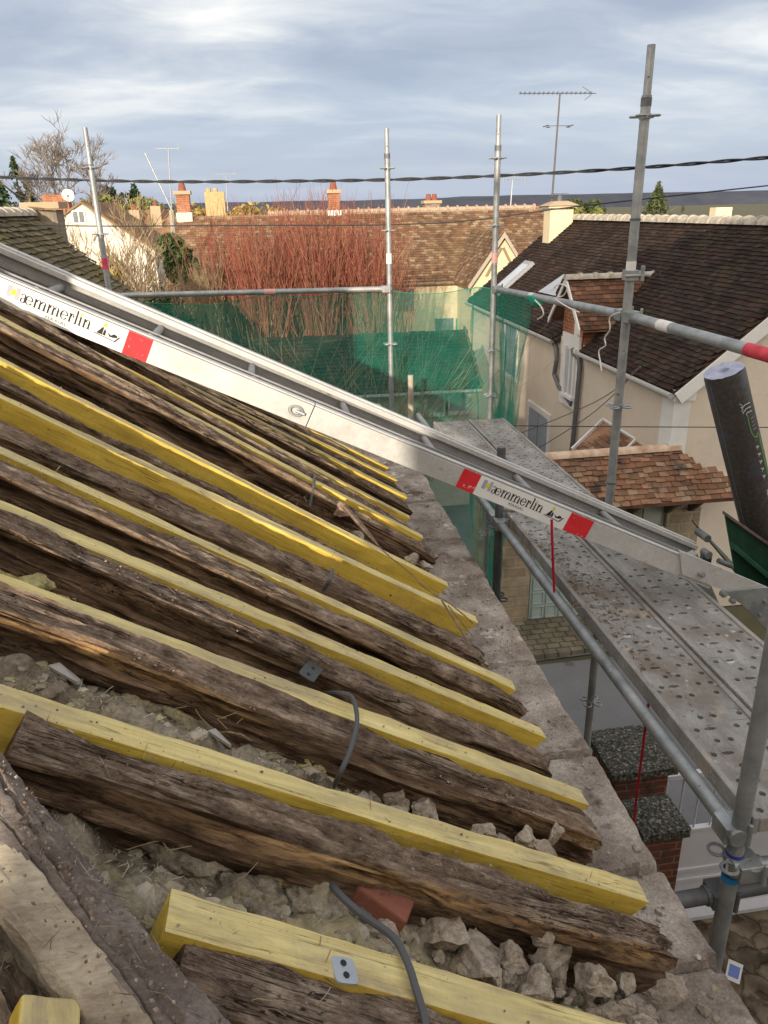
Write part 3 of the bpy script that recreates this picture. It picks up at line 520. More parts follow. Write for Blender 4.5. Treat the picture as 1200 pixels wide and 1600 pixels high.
    if not old:
        bv = o.modifiers.new('bevel', 'BEVEL'); bv.width = 0.003; bv.segments = 2; bv.limit_method = 'ANGLE'; bv.angle_limit = R(50)
    WO[o.name] = pL; FRAMES.append((Mx, L, w, h, old)); return o
def ext(p, q, k): p, q = V(p), V(q); return p + (p - q).normalized() * k
YEL = [  # pixel of left end, pixel of eave end, width, visible height, label
    ((262, 1424), (1010, 1640), 0.056, 0.070, False, 'dusty yellow batten nearest the lens with its sawn upper end and a light metal tab', 0.0),
    ((0, 1087), (1003, 1391), 0.047, 0.075, True, 'long yellow batten above the cavity full of chalky rubble, its eave end furthest right', 0.0),
    ((0, 907), (914, 1247), 0.047, 0.075, True, 'yellow batten under the loop of grey cable, beside the dark metal bracket', 0.0),
    ((0, 791), (850, 1147), 0.044, 0.075, True, 'yellow batten with hooked eave end, next one beyond the batten under the cable loop', 0.0),
    ((0, 704), (803, 1070), 0.042, 0.075, True, 'yellow batten ending over the wall joint, just nearer than the close-set pair', 0.0),
    ((0, 618), (745, 968), 0.040, 0.085, True, 'nearer of two close-set yellow battens, wide plain side and grey dusty top', 0.0),
    ((0, 560), (700, 914), 0.034, 0.085, True, 'farther of two close-set yellow battens, golden side crossed by a strip of bark', 0.0),
    ((0, 497), (660, 838), 0.046, 0.075, True, 'yellow batten with pale worn lower end above the reddish broken stone', 0.0),
    ((30, 487), (640, 808), 0.040, 0.07, True, 'thin yellow batten fading to brown at its rotten eave end', 0.0),
    ((120, 512), (636, 775), 0.042, 0.07, True, 'thin yellow batten with a clean bright sawn end, third down from the silver lift', 0.0),
    ((200, 547), (620, 749), 0.036, 0.07, True, 'dull yellowish batten second down from the silver lift', 0.0),
    ((320, 590), (606, 730), 0.034, 0.07, True, 'dull thin batten half hidden right under the silver lift', 0.0)]
OLDW = [0.11, 0.088, 0.086, 0.088, 0.09, 0.13, 0.05, 0.10, 0.085, 0.085, 0.075, 0.07]
OLDL = ['grey-brown old rafter nearest the lens beside the dusty sawn-off batten', 'thick worm-eaten rafter with orange worn edge and rounded eave end above the rubble', 'old rafter with a long golden worn edge, crossed by the grey cable loop',
        'grey ribbed old rafter below the dark metal bracket', 'flaky dark old rafter with orange rot near its eave end', 'broad cracked old rafter with rough bark, below the wide-sided batten', 'narrow dark rafter squeezed between the two close-set yellow battens',
        'dark rotten rafter with splintered orange end beside the reddish stone', 'brown old rafter with a chewed end, below the batten that fades to brown', 'old rafter below the batten with the clean bright sawn end', 'slim old rafter second below the silver lift', 'slim old rafter close under the silver lift edge']
for i, (pl, pr_, w, h, lf, lab, _) in enumerate(YEL):
    a, b = on_roof(*pl), on_roof(*pr_)
    L_ = a if not lf else ext(a, b, 0.45)
    o = timber('yellow_batten', L_, b, w, h, seed=i * 1.7 + 0.5, endcut=0.35); tag(o, lab, 'batten', 'yellow battens along the roof')
    ow = OLDW[i]; dy = -(w / 2 + ow / 2 + 0.006); dz = 0.014 if i not in (0, 5, 6) else (-0.04 if i else -0.004)
    if i == 1: dz = 0.014
    a2 = a + V((0, dy, 0)) + RN * dz; b2 = b + V((0, dy, 0)) + RN * (dz - (0.026 if i not in (5, 6) else 0))
    dd = (b2 - a2).normalized(); b2 = b2 + dd * (0.0, 0.03, 0.02, 0.0, 0.015, 0.03, -0.2, 0.05, 0.02, 0.02, 0.02, 0.02)[i]
    if i == 0: a2 = on_roof(286, 1506) - RN * 0.002; b2 = on_roof(760, 1666) - RN * 0.002
    elif i == 1: a2 = on_roof(26, 1150) + RN * 0.012
    else: a2 = ext(a2, b2, 0.45)
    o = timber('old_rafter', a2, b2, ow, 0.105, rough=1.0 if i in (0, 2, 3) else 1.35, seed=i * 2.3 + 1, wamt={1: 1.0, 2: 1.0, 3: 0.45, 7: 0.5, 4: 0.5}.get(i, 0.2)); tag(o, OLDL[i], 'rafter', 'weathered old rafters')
# big hip rafter across the lower left
M_HIP = mat('worn_tan_beam', [(0.3, (0.15, 0.115, 0.085)), (0.46, (0.29, 0.24, 0.185)), (0.6, (0.44, 0.385, 0.295)), (0.76, (0.56, 0.50, 0.40))], scale=5, stretch=(0.7, 3, 3), detail=10, rough=0.95, bump=0.7, bscale=40, bdist=0.006,
            spots=[((0.16, 0.075, 0.045), 7, 0.6, 0.12), ((0.09, 0.065, 0.05), 14, 0.63, 0.06), ((0.2, 0.17, 0.08), 5, 0.62, 0.12)], fine=(90, 0.22), spec=0.1)
M_HIPT = mat('grey_dusty_beam_top', [(0.3, (0.12, 0.095, 0.08)), (0.5, (0.205, 0.17, 0.15)), (0.7, (0.29, 0.25, 0.225))], scale=7, stretch=(0.8, 2, 2), detail=10, rough=0.97, bump=0.8, bscale=60, bdist=0.006, spots=[((0.055, 0.042, 0.035), 16, 0.60, 0.06), ((0.26, 0.22, 0.19), 40, 0.66, 0.05)], fine=(110, 0.3), spec=0.1)
def hip():
    a = on_roof(-60, 1150) + RN * 0.012; b = on_roof(395, 1700) + RN * 0.012; d = (b - a); L = d.length; d.normalize(); y = RN.cross(d)
    if y.x < 0: y = -y
    m = MB(); n = 200
    prof = [(0.018, -0.16), (0.02, -0.05), (0.018, -0.004), (0.004, 0.003), (-0.012, 0.004), (-0.03, 0.0), (-0.043, -0.010), (-0.055, -0.022), (-0.064, -0.034), (-0.068, -0.048), (-0.060, -0.066), (-0.045, -0.09), (-0.03, -0.18)]
    P = []
    for k in range(len(prof) - 1):
        for s in range(6): t = s / 6; P.append((prof[k][0] * (1 - t) + prof[k + 1][0] * t, prof[k][1] * (1 - t) + prof[k + 1][1] * t))
    P.append(prof[-1]); K = len(P)
    for i in range(n + 1):
        x = L * i / n
        for (yy, z_) in P:
            am = 0.009 * fr((x * 5, yy * 12, z_ * 12), 4) + 0.007 * fr((x * 16, yy * 50, z_ * 50), 5) - 0.010 * max(0, 1 - abs(NZ.noise(V((x * 1.6, yy * 26, z_ * 26)))) / 0.07)
            m.v.append(a + d * x + y * (yy + 0.006 * fr((x * 4, 3, 1), 3)) + RN * (z_ + am))
    for i in range(n):
        for k in range(K - 1): m.f.append((i * K + k, i * K + k + 1, (i + 1) * K + k + 1, (i + 1) * K + k)); m.m.append(0 if P[k][0] > -0.036 + 0.012 * fr((L * i / n * 5, 2, 8), 4) else 1)
    return m
o = hip().build('hip_beam', [M_HIPT, M_HIP], origin=on_roof(150, 1400), smooth=True); tag(o, 'big diagonal beam at lower left with grey dusty top and worn tan face', 'beam')
o = timber('rotten_beam', on_roof(-120, 1230, -0.075), on_roof(95, 1800, -0.075), 0.12, 0.13, rough=2.0, seed=31, wamt=0.8); tag(o, 'rotten brown beam splitting open at the far lower left', 'beam')
o = timber('yellow_offcut', on_roof(79, 1556, -0.03), on_roof(66, 1760, -0.03), 0.058, 0.07, seed=9); tag(o, 'short yellow block end in the bottom left corner', 'batten')
# ------------------------------------------------------------------ rubble, brick, tabs, cable, splinters
def rock(c, r, seed, name, m, label, cat, group=None, sq=(1, 1, 0.8), facets=7):
    bm = bmesh.new(); bmesh.ops.create_icosphere(bm, subdivisions=4, radius=1.0); rg = random.Random(seed)
    pl = [(V((rg.gauss(0, 1), rg.gauss(0, 1), rg.gauss(0, 1))).normalized(), rg.uniform(0.38, 0.82)) for _ in range(facets + 6)]
    for v in bm.verts:
        p = v.co.copy()
        for nrm, dd in pl:
            k = p.dot(nrm)
            if k > dd: p -= nrm * (k - dd) * 0.97
        p += p.normalized() * (0.13 * fr(p * 1.9 + V((seed, 0, 0)), 4) + 0.07 * fr(p * 5 + V((seed, 3, 0)), 5) - 0.07 * abs(fr(p * 3.3 + V((seed, 9, 0)), 3)))
        v.co = V((p.x * sq[0], p.y * sq[1], p.z * sq[2])) * r
    me = bpy.data.meshes.new(name); bm.to_mesh(me); bm.free(); me.materials.append(m); me.polygons.foreach_set('use_smooth', [True] * len(me.polygons)); me.set_sharp_from_angle(angle=R(24))
    o = bpy.data.objects.new(name, me); COL.objects.link(o); o.location = c; o.rotation_euler = (rg.uniform(-0.5, 0.5), rg.uniform(-0.5, 0.5), rg.uniform(0, 6)); WO[o.name] = V(c)
    return tag(o, label, cat, group)
GR = 'chalky rubble stones between the rafters'
RK = [((690, 1455), 0.062, -0.06, 'largest chalky rubble block, beside the lower grey cable'), ((742, 1500), 0.050, -0.06, 'pitted rubble block to the right of the largest one'), ((535, 1440), 0.0, 0, ''),
      ((865, 1505), 0.050, -0.06, 'knobbly rubble block right of the dark hole under the thick rafter'), ((800, 1500), 0.036, -0.06, 'small cream stone with a split between two larger blocks'), ((830, 1545), 0.035, -0.05, 'cream stone lying against the nearest batten, right part'),
      ((580, 1448), 0.042, -0.07, 'round-topped grey stone below the broken brick'), ((845, 1465), 0.022, -0.05, 'brown pebble in front of the dark hole under the thick rafter'), ((930, 1530), 0.040, -0.04, 'big dull grey stone near the bottom corner of the wall top'),
      ((665, 1268), 0.040, -0.06, 'flat chalk block above the long yellow batten'), ((620, 1250), 0.032, -0.07, 'crumbly chalk lump left of the flat chalk block'), ((760, 1300), 0.028, -0.06, 'grey chalk lump in the hollow beyond the long yellow batten'), ((820, 1312), 0.030, -0.05, 'dusty stone under the rafter end near the wall top'), ((868, 1302), 0.022, -0.02, 'small bright pebble stone by the rafter end'), ((845, 1330), 0.028, -0.05, 'dull stone touching the long batten near its eave end'),
      ((578, 815), 0.034, -0.03, 'pale stone beside the reddish one near the strip of bark'), ((560, 838), 0.026, -0.04, 'small pale stone under the reddish one'), ((640, 875), 0.030, -0.05, 'whitish stone under the splintered rafter end'), ((665, 885), 0.024, -0.04, 'small grey stone by the splintered rafter end'),
      ((780, 1245), 0.020, -0.05, 'tiny stone lodged beside the ribbed rafter'), ((905, 1455), 0.0, 0, ''), ((1098, 1576), 0.0, 0, '')]
sd = 3
for (px, r, dz, lab) in RK:
    if r > 0: sd += 1; c = on_roof(px[0], px[1], dz - 0.022 * (r > 0.03)); rock(c, r, sd, 'rubble_stone', M_ROCK, lab, 'stone', GR, sq=(1.15, 1, 0.85))
rg = random.Random(77)
for _ in range(120):
    k = rg.choice((1, 1, 1, 1, 1, 2, 2, 2, 3, 4, 5, 7, 7)); x = rg.uniform(0.08, 0.56); y0_ = on_roof(*YEL[k][1]).y - 0.058 - OLDW[k] * 0.8 - rg.uniform(0.0, 0.10); sd += 1
    rock(V((x, y0_, zr(x) - rg.uniform(0.085, 0.125))), rg.choice((0.006, 0.008, 0.010, 0.013, 0.017, 0.022, 0.030)), sd, 'rubble_stone', M_ROCK, 'small chalky rubble piece packed low between the rafters near the eaves', 'stone', 'small rubble pieces at the eaves', sq=(1.2, 1, 0.8))
M_PINKST = mat('reddish_stone', [(0.3, (0.26, 0.15, 0.115)), (0.7, (0.45, 0.32, 0.26))], scale=9, rough=0.95, bump=0.7)
rock(on_roof(535, 800, -0.02), 0.042, 77, 'rubble_stone', M_PINKST, 'reddish broken stone lodged beside the dark rotten rafter', 'stone', GR)
WT = [((1042, 1468), 0.0115, 'round ochre pebble on the wall top'), ((1015, 1548), 0.010, 'ochre pebble near the mortar lump on the wall top'), ((1098, 1577), 0.016, 'angular whitish stone on the wall top near the bottom corner'), ((1040, 1508), 0.008, 'tiny white chip stone on the wall top'), ((1010, 1585), 0.022, 'white mortar lump at the bottom end of the wall top'), ((1120, 1592), 0.009, 'small flat chip at the bottom corner of the wall')]
for (px, r, lab) in WT: sd += 1; rock(on_z(px[0], px[1], 4.61), r, sd, 'pebble', M_ROCK, lab, 'stone', 'pebbles on the wall top', sq=(1.1, 1, 0.6))
rg = random.Random(55)
for _ in range(26):
    y = rg.uniform(0.75, 3.6); x = rg.choice((rg.uniform(0.56, 0.66), rg.uniform(0.6, 0.75))); sd += 1
    rock(V((x, y, 4.603)), rg.choice((0.005, 0.006, 0.008, 0.011)), sd, 'pebble', M_ROCK, 'small loose mortar chip lying on the wall top', 'stone', 'mortar chips on the wall top', sq=(1.2, 1, 0.6))
def mortar():
    for k, (px, r, lab) in enumerate([((1030, 1545), 0.05, 'ridged grey mortar lump on the wall top'), ((975, 1590), 0.05, 'broken mortar lump at the end of the nearest batten')]):
        rock(on_z(px[0], px[1], 4.6), r, 100 + k, 'mortar_lump', M_ROCK, lab, 'mortar lump', None, sq=(1.5, 0.9, 0.5), facets=5)
mortar()
mb = MB(); c = on_roof(592, 1415, -0.07); ax = (V((0.75, -0.45, -0.45)).normalized(), None, None); a0 = ax[0]; a2 = (RN - a0 * RN.dot(a0)).normalized(); a1 = a2.cross(a0)
mb.box(c, (0.085, 0.05, 0.05), ax=(a0, a1, a2)); tag(mb.build('broken_brick', M_TERRA, origin=c, bevel=0.004), 'piece of red brick wedged under the thick rafter', 'brick')
# fluffy wool tufts
for k, (px, r, lab) in enumerate([((360, 1345), 0.05, 'yellow wool tuft under the thick rafter, left of the bottle-grey scrap'), ((430, 1360), 0.06, 'bulging yellow wool tuft beside the grey plastic scrap'), ((475, 1375), 0.05, 'yellow wool tuft left of the lower cable'), ((495, 1425), 0.055, 'grey-green wool tuft over the nearest batten'), ((40, 915), 0.07, 'yellow wool tuft at the left edge below the third batten'), ((95, 945), 0.05, 'thin yellow wool tuft trailing along the left gap'), ((480, 1190), 0.05, 'yellow wool tuft beside the cable loop'), ((390, 1410), 0.045, 'ragged wool tuft by the sawn end of the nearest batten'), ((105, 600), 0.045, 'dusty wool tuft in the gap left of the close-set pair'), ((300, 1335), 0.06, 'grey dusty wool lump at the upper left of the cavity under the thick rafter'), ((210, 1270), 0.05, 'grey dusty wool lump beside the big diagonal beam'), ((545, 1428), 0.04, 'torn wool tuft right beside the lower cable'), ((60, 1030), 0.06, 'grey wool lump by the standing slate shard'), ((200, 1100), 0.05, 'wool lump in the long gap above the long batten'), ((290, 1130), 0.05, 'flattened wool lump further along the same gap'), ((420, 1175), 0.045, 'wool lump just left of the cable loop foot')]):
    c = on_roof(px[0], px[1], -0.10)
    bm = bmesh.new(); bmesh.ops.create_icosphere(bm, subdivisions=5, radius=1.0)
    for v in bm.verts:
        p = v.co.copy(); q = 1 + 0.34 * fr(p * 1.7 + V((k * 5, 0, 0)), 4) + 0.12 * abs(fr(p * 6 + V((k, 2, 0)), 4)) + 0.06 * fr(p * 20 + V((k, 2, 0)), 2); v.co = V((p.x * 1.25, p.y * 0.8, p.z * 0.62)) * q * r
    me = bpy.data.meshes.new('wool_tuft'); bm.to_mesh(me); bm.free(); me.materials.append(M_FLUFF); me.polygons.foreach_set('use_smooth', [True] * len(me.polygons))
    me.materials.clear(); me.materials.append(M_FLUFF if 'yellow' in lab or 'thin' in lab else M_WOOL); o = bpy.data.objects.new('wool_tuft', me); COL.objects.link(o); o.location = c; o.rotation_euler = (0, R(31), 0); tag(o, lab, 'insulation', 'tufts of yellow glass wool')
c = on_roof(402, 1357, -0.075); mb = MB(); mb.poly([c + V((0.011 * math.cos(t) * (1 + 0.2 * math.sin(3 * t)), 0.018 * math.sin(t), 0.012 * math.cos(t * 2))) for t in [i * 0.5236 for i in range(12)]], V((0, 0, 0.003)))
tag(mb.build('plastic_scrap', plain('grey_plastic', (0.2, 0.21, 0.22), 0.3), origin=c), 'shiny grey plastic scrap lying in the wool', 'scrap')
# slate fragments
M_SLATE = plain('pale_slate', (0.33, 0.31, 0.29), 0.8, var=0.25)
for (px, sx, lab) in [((103, 1062), 0.024, 'pale slate shard standing in the wool at left'), ((345, 1162), 0.018, 'small pale slate chip beyond the long batten'), ((98, 1142), 0.02, 'flat pale slate shard on the thick rafter by the long batten')]:
    c = on_roof(px[0], px[1], -0.06 if px[0] != 98 else -0.018); mb = MB()
    mb.poly([c + V((sx * 0.9, -sx * 0.8, 0)), c + V((sx * 0.9, sx * 0.1, -0.01)), c + V((-sx * 0.4, sx * 0.7, 0.016)), c + V((-sx, sx * 0.2, 0.02))], V((0, 0, 0.006))); tag(mb.build('slate_shard', M_SLATE, origin=c), lab, 'slate shard', 'slate shards in the roof')
# metal tabs
def tab(px, w, l, hmat, label, dz, ang):
    c = on_roof(px[0], px[1], dz); a = (V((math.cos(ang), math.sin(ang), 0)) - RN * RN.dot(V((math.cos(ang), math.sin(ang), 0)))).normalized(); b = RN.cross(a); mb = MB()
    pts = []
    for sx, sy in ((1, 1), (-1, 1), (-1, -1), (1, -1)):
        for k in range(4):
            A = math.atan2(sy, sx) + (k - 1.5) * 0.5; r = 0.007; pts.append(c + a * (sx * (l / 2 - r) + r * math.cos(A)) + b * (sy * (w / 2 - r) + r * math.sin(A)))
    mb.poly(pts, RN * 0.003)
    o = mb.build('metal_tab', hmat, origin=c); tag(o, label, 'bracket')
    for k in (-0.25, 0.2):
        q = MB(); q.tube([c + a * l * k + RN * 0.003, c + a * l * k + RN * 0.0045], 0.004, 10); q.build('screw_head', M_BLACK, o)
tab((485, 1050), 0.035, 0.07, plain('dark_grey_metal', (0.075, 0.08, 0.075), 0.5, 0.3), 'dark metal bracket plate between the third and fourth battens', -0.008, R(64))
tab((537, 1518), 0.032, 0.034, plain('light_grey_metal', (0.36, 0.39, 0.43), 0.45, 0.3), 'light grey metal tab on the side of the nearest batten', -0.002, R(-80))
def spl(pts, n=8):
    pts = [V(p) for p in pts]; out = []
    for i in range(len(pts) - 1):
        p0 = pts[max(i - 1, 0)]; p1 = pts[i]; p2 = pts[i + 1]; p3 = pts[min(i + 2, len(pts) - 1)]
        for k in range(n):
            t = k / n; out.append(0.5 * ((2 * p1) + (p2 - p0) * t + (2 * p0 - 5 * p1 + 4 * p2 - p3) * t * t + (3 * p1 - p0 - 3 * p2 + p3) * t ** 3))
    out.append(pts[-1]); return out
def line_thing(name, pts, r, m, label, cat, group=None, seg=8, n=8, r2=None):
    mb = MB(); mb.tube(spl(pts, n), r, seg, r2=r2); o = mb.build(name, m, origin=pts[0], smooth=True); return tag(o, label, cat, group)
OR = on_roof
line_thing('cable', [OR(505, 1083, -0.06), OR(530, 1083, 0.01), OR(550, 1090, 0.025), OR(558, 1125, 0.028), OR(548, 1170, 0.022), OR(533, 1205, -0.005), OR(522, 1228, -0.06)], 0.0045, M_CABLE, 'loop of grey cable over the batten and golden-edged rafter', 'cable')
line_thing('cable', [OR(506, 1355, -0.10), OR(520, 1385, -0.05), OR(560, 1425, -0.03), OR(612, 1462, 0.0), OR(635, 1500, 0.012), OR(650, 1545, 0.01), OR(665, 1600, 0.0), OR(672, 1680, -0.02)], 0.0052, M_CABLE, 'lower grey cable running over the nearest batten past the broken brick', 'cable')
line_thing('cable', [OR(492, 742, 0.005), OR(490, 758, 0.01), OR(484, 792, -0.06)], 0.005, M_CABLE, 'short cable stub beside the rotten rafter, nearest the lift', 'cable')
line_thing('cable', [OR(519, 890, -0.0), OR(516, 905, 0.0), OR(505, 922, -0.05)], 0.005, M_CABLE, 'short cable stub below the close-set batten pair', 'cable')
# torn strip of bark
mb = MB(); pts = spl([OR(533, 785, 0.0), OR(565, 822, 0.02), OR(600, 862, 0.03), OR(640, 895, 0.02), OR(668, 922, 0.01), OR(705, 945, 0.02), OR(740, 975, 0.0), OR(775, 1002, -0.06)][:7], 8)
for i in range(len(pts) - 1):
    w0 = 0.009 * math.sin(math.pi * min(1, (i + 2) / 16)) * (1 - 0.6 * max(0, (i - 30) / 26)) + 0.002; d = (pts[i + 1] - pts[i]).normalized(); s_ = d.cross(RN).normalized()
    mb.tube([pts[i] + s_ * w0 * 0.5, pts[i + 1] + s_ * w0 * 0.5], w0 * 0.55, 5, cap=False); mb.tube([pts[i] - s_ * w0 * 0.5 + RN * 0.002, pts[i + 1] - s_ * w0 * 0.5], w0 * 0.5, 5, cap=False)
mb.tube([OR(690, 938, 0.02), OR(720, 985, 0.0), OR(735, 1010, -0.02)], 0.003, 5); mb.tube([OR(700, 946, 0.02), OR(738, 993, 0.0)], 0.002, 5)
tag(mb.build('bark_strip', mat('grey_bark_strip', [(0.3, (0.13, 0.085, 0.06)), (0.7, (0.30, 0.215, 0.16))], scale=30, rough=0.95, bump=0.5), origin=pts[0]), 'long torn strip of bark draped across the close-set yellow battens', 'bark strip')
# grit and splinters (uncountable)
def grit():
    m = MB(); rg = random.Random(11)
    def chip(p, nrm, s, elong):
        t = V((rg.gauss(0, 1), rg.gauss(0, 1), rg.gauss(0, 1))); t = (t - nrm * t.dot(nrm)).normalized(); b = nrm.cross(t)
        if elong: l, w, h = s * rg.uniform(2, 7), s * 0.22, s * 0.18
        else: l, w, h = s * rg.uniform(0.6, 1.3), s * rg.uniform(0.5, 1), s * rg.uniform(0.3, 0.7)
        tl = (t + nrm * rg.uniform(-0.1, 0.35)).normalized()
        m.add([p - tl * l / 2, p + tl * l / 2, p + b * w / 2, p - b * w / 2, p + nrm * h, ], [(0, 2, 4), (2, 1, 4), (1, 3, 4), (3, 0, 4), (0, 3, 1, 2)])
    for (Mx, L, w, h, old) in FRAMES:
        cnt = int(L * (420 if old else 26)); z = (Mx.to_3x3() @ V((0, 0, 1)))
        for _ in range(cnt):
            x = rg.uniform(0, L); cl = fr((x * 3 + L * 10, w * 77, 1), 3)
            if old and rg.random() > 0.55 + cl: continue
            p = Mx @ V((x, rg.uniform(-0.42, 0.42) * w, 0.001 if not old else -0.001)); chip(p, z, rg.choice((0.002, 0.003, 0.003, 0.004, 0.006)), rg.random() < 0.25)
    for _ in range(5200):
        x, y = rg.uniform(-1.2, 0.48), rg.uniform(0.1, 3.4); chip(V((x, y, zr(x) - WD(x, y) + 0.004)), RN, rg.choice((0.004, 0.005, 0.007, 0.011)), rg.random() < 0.35)
    ha, hb = on_roof(-60, 1150) + RN * 0.014, on_roof(395, 1700) + RN * 0.014
    hy = RN.cross((hb - ha).normalized()); hy = hy if hy.x > 0 else -hy
    for _ in range(800):
        t = rg.random(); v = rg.uniform(-0.035, 0.008) if rg.random() < 0.8 else rg.uniform(-0.07, -0.03); chip(ha.lerp(hb, t) + hy * v + RN * (0.004 if v > -0.045 else -0.03 + (v + 0.085) * 0.7), RN, rg.choice((0.002, 0.003, 0.004, 0.006)), rg.random() < 0.25)
    for _ in range(2600):
        x, y = rg.uniform(0.42, 0.77), rg.uniform(0.5, 4.2)
        if rg.random() > 0.5 + 1.2 * fr((x * 6, y * 6, 3), 3) + (0.3 if x < 0.58 else 0): continue
        chip(V((x, y, 4.6 + 0.010 * fr((x * 5, y * 5, 2), 5) + 0.001)), V((0, 0, 1)), rg.choice((0.002, 0.003, 0.004, 0.006, 0.009)), rg.random() < 0.1)
    return m
struct(grit().build('grit', M_CHIP), 'stuff')
def clumps():
    m = MB(); rg = random.Random(91); base = bmesh.new(); bmesh.ops.create_icosphere(base, subdivisions=2, radius=1.0); bv_ = [v.co.copy() for v in base.verts]; bf = [tuple(v.index for v in f.verts) for f in base.faces]
    for _ in range(520):
        x, y = rg.uniform(0.5, 0.76), rg.uniform(0.6, 4.0)
        if fr((x * 6, y * 6, 3), 3) < rg.uniform(-0.2, 0.5) - (0.25 if x < 0.6 else 0): continue
        rr = rg.choice((0.002, 0.003, 0.004, 0.006)); sd_ = rg.uniform(0, 99); m.add([V((x, y, 4.602)) + V((q.x, q.y, q.z * 0.7)) * rr * (1 + 0.5 * fr(q * 1.4 + V((sd_, 0, 0)), 3)) for q in bv_], bf)
    bands = [(0.77, 0.10, -0.45, 0.55, 900), (1.05, 0.07, -0.5, 0.55, 800), (1.27, 0.05, -0.6, 0.5, 320), (1.47, 0.05, -0.6, 0.5, 220), (2.25, 0.12, -0.6, 0.52, 420), (1.75, 0.08, -0.6, 0.5, 200)]
    for yc, sy, xa, xb, cnt in bands:
        for _ in range(cnt):
            x = rg.uniform(xa, xb); y = rg.gauss(yc, sy); rr = rg.choice((0.003, 0.004, 0.005, 0.006, 0.008, 0.010, 0.014)); c = V((x, y, (zr(x) - WD(x, y) + rr * 0.2) if x < 0.3 else max(4.62, zr(x) - 0.12 - (x - 0.3) * 0.2))); sd_ = rg.uniform(0, 99)
            sc = V((rg.uniform(0.7, 1.5), rg.uniform(0.7, 1.3), rg.uniform(0.5, 0.9)))
            m.add([c + V((q.x * sc.x, q.y * sc.y, q.z * sc.z)) * rr * (1 + 0.55 * fr(q * 1.4 + V((sd_, 0, 0)), 3)) for q in bv_], bf)
    base.free(); return m
M_CLUMP = mat('dust_clumps', [(0.3, (0.3, 0.3, 0.3)), (0.7, (0.7, 0.7, 0.7))], scale=40, rough=1.0, bump=0.8, bscale=160, isl=[(0.36, 0.31, 0.24), (0.24, 0.20, 0.15), (0.48, 0.45, 0.27), (0.15, 0.115, 0.09), (0.54, 0.48, 0.40), (0.31, 0.265, 0.20), (0.44, 0.385, 0.31)], spec=0.05)
struct(clumps().build('plaster_crumbs', M_CLUMP), 'stuff')
def fibres():
    m = MB(); rg = random.Random(17)
    for _ in range(5200):
        yc, sy = rg.choice(((0.77, 0.09), (0.77, 0.09), (1.05, 0.06), (1.28, 0.05))); x, y = rg.uniform(-0.5, 0.3), rg.gauss(yc, sy)
        if fr((x * 7, y * 7, 3), 3) < -0.05: continue
        p = V((x, y, zr(x) - WD(x, y) + 0.002)); d = V((rg.gauss(0, 1), rg.gauss(0, 1), rg.gauss(0.6, 0.6))).normalized() * rg.uniform(0.008, 0.026); k = V((rg.gauss(0, 1), rg.gauss(0, 1), rg.gauss(0, 1))) * 0.004; w = d.cross(V((rg.gauss(0, 1), rg.gauss(0, 1), rg.gauss(0, 1)))).normalized() * 0.0006
        m.add([p - w, p + w, p + d * 0.5 + k + w, p + d * 0.5 + k - w, p + d], [(0, 1, 2, 3), (3, 2, 4)])
    return m
struct(fibres().build('wool_fibres', mat('wool_fibre', [(0.3, (1, 1, 1)), (0.7, (1, 1, 1))], isl=[(0.48, 0.45, 0.27), (0.36, 0.32, 0.23), (0.56, 0.53, 0.34), (0.28, 0.24, 0.18)], rough=1.0, bump=0.0)), 'stuff')
mb = MB(); rg = random.Random(5)
for _ in range(70):
    px = rg.choice([(rg.uniform(240, 480), rg.uniform(1290, 1400)), (rg.uniform(330, 520), rg.uniform(1520, 1590)), (rg.uniform(20, 90), rg.uniform(735, 775)), (rg.uniform(150, 420), rg.uniform(1110, 1190)), (rg.uniform(440, 540), rg.uniform(770, 800))])
    p = on_roof(px[0], px[1], -0.055 if px[1] > 1200 and px[1] < 1500 else -0.02); d = V((rg.gauss(0, 1), rg.gauss(0, 1), rg.gauss(0.2, 0.3))).normalized() * rg.uniform(0.02, 0.05); k = V((rg.gauss(0, 1), rg.gauss(0, 1), rg.gauss(0.3, 0.5))) * 0.006
    mb.tube([p, p + d * 0.5 + k, p + d], 0.0006, 4)
struct(mb.build('straw', M_TWIGO), 'stuff')
# ------------------------------------------------------------------ inclined roof lift
U = V((math.cos(R(26)), 0, -math.sin(R(26)))); Vp = V((math.sin(R(26)), 0, math.cos(R(26)))); YN = V((0, 1, 0))
LA = on_y(0, 475, 2.90); LY = 2.90; LH = 0.088
def LP(u, v, y=LY): p = LA + U * u + Vp * v; return V((p.x, y, p.z))
def uof(x, y, Y=LY): return (on_y(x, y, Y) - LA).dot(U)
lift = thing('roof_lift', LP(1.2, 0, 3.1), 'aluminium inclined roof lift rail with red and white maker labels, running down over the eaves', 'lift')
LX = (U, YN, Vp); uend = uof(1120, 905); seam = uof(490, 640)
mb = MB(); 
for u0, u1, o_ in ((-0.7, seam - 0.002, 0.0), (seam + 0.002, uend, 0.0025)):
    mb.box(LP((u0 + u1) / 2, LH / 2 - 0.001, LY + 0.016 + o_), (u1 - u0, 0.026, LH), ax=LX)
    mb.box(LP((u0 + u1) / 2, LH + 0.004, LY + 0.022 + o_), (u1 - u0, 0.036, 0.007), ax=LX)
mb.build('near_rail', M_ALU, lift, bevel=0.002)
mb = MB()
mb.box(LP((uend - 0.7) / 2, 0.078, LY + 0.045), (uend + 0.6, 0.018, 0.012), ax=LX); mb.box(LP((uend - 0.7) / 2, 0.05, LY + 0.07), (uend + 0.6, 0.05, 0.006), ax=LX)
mb.box(LP((uend - 0.7) / 2, 0.082, LY + 0.10), (uend + 0.6, 0.012, 0.028), ax=LX); mb.build('guide_track', M_ALUD, lift)
FY = 3.35; fu0, fu1 = -0.75, uof(1100, 858, FY)
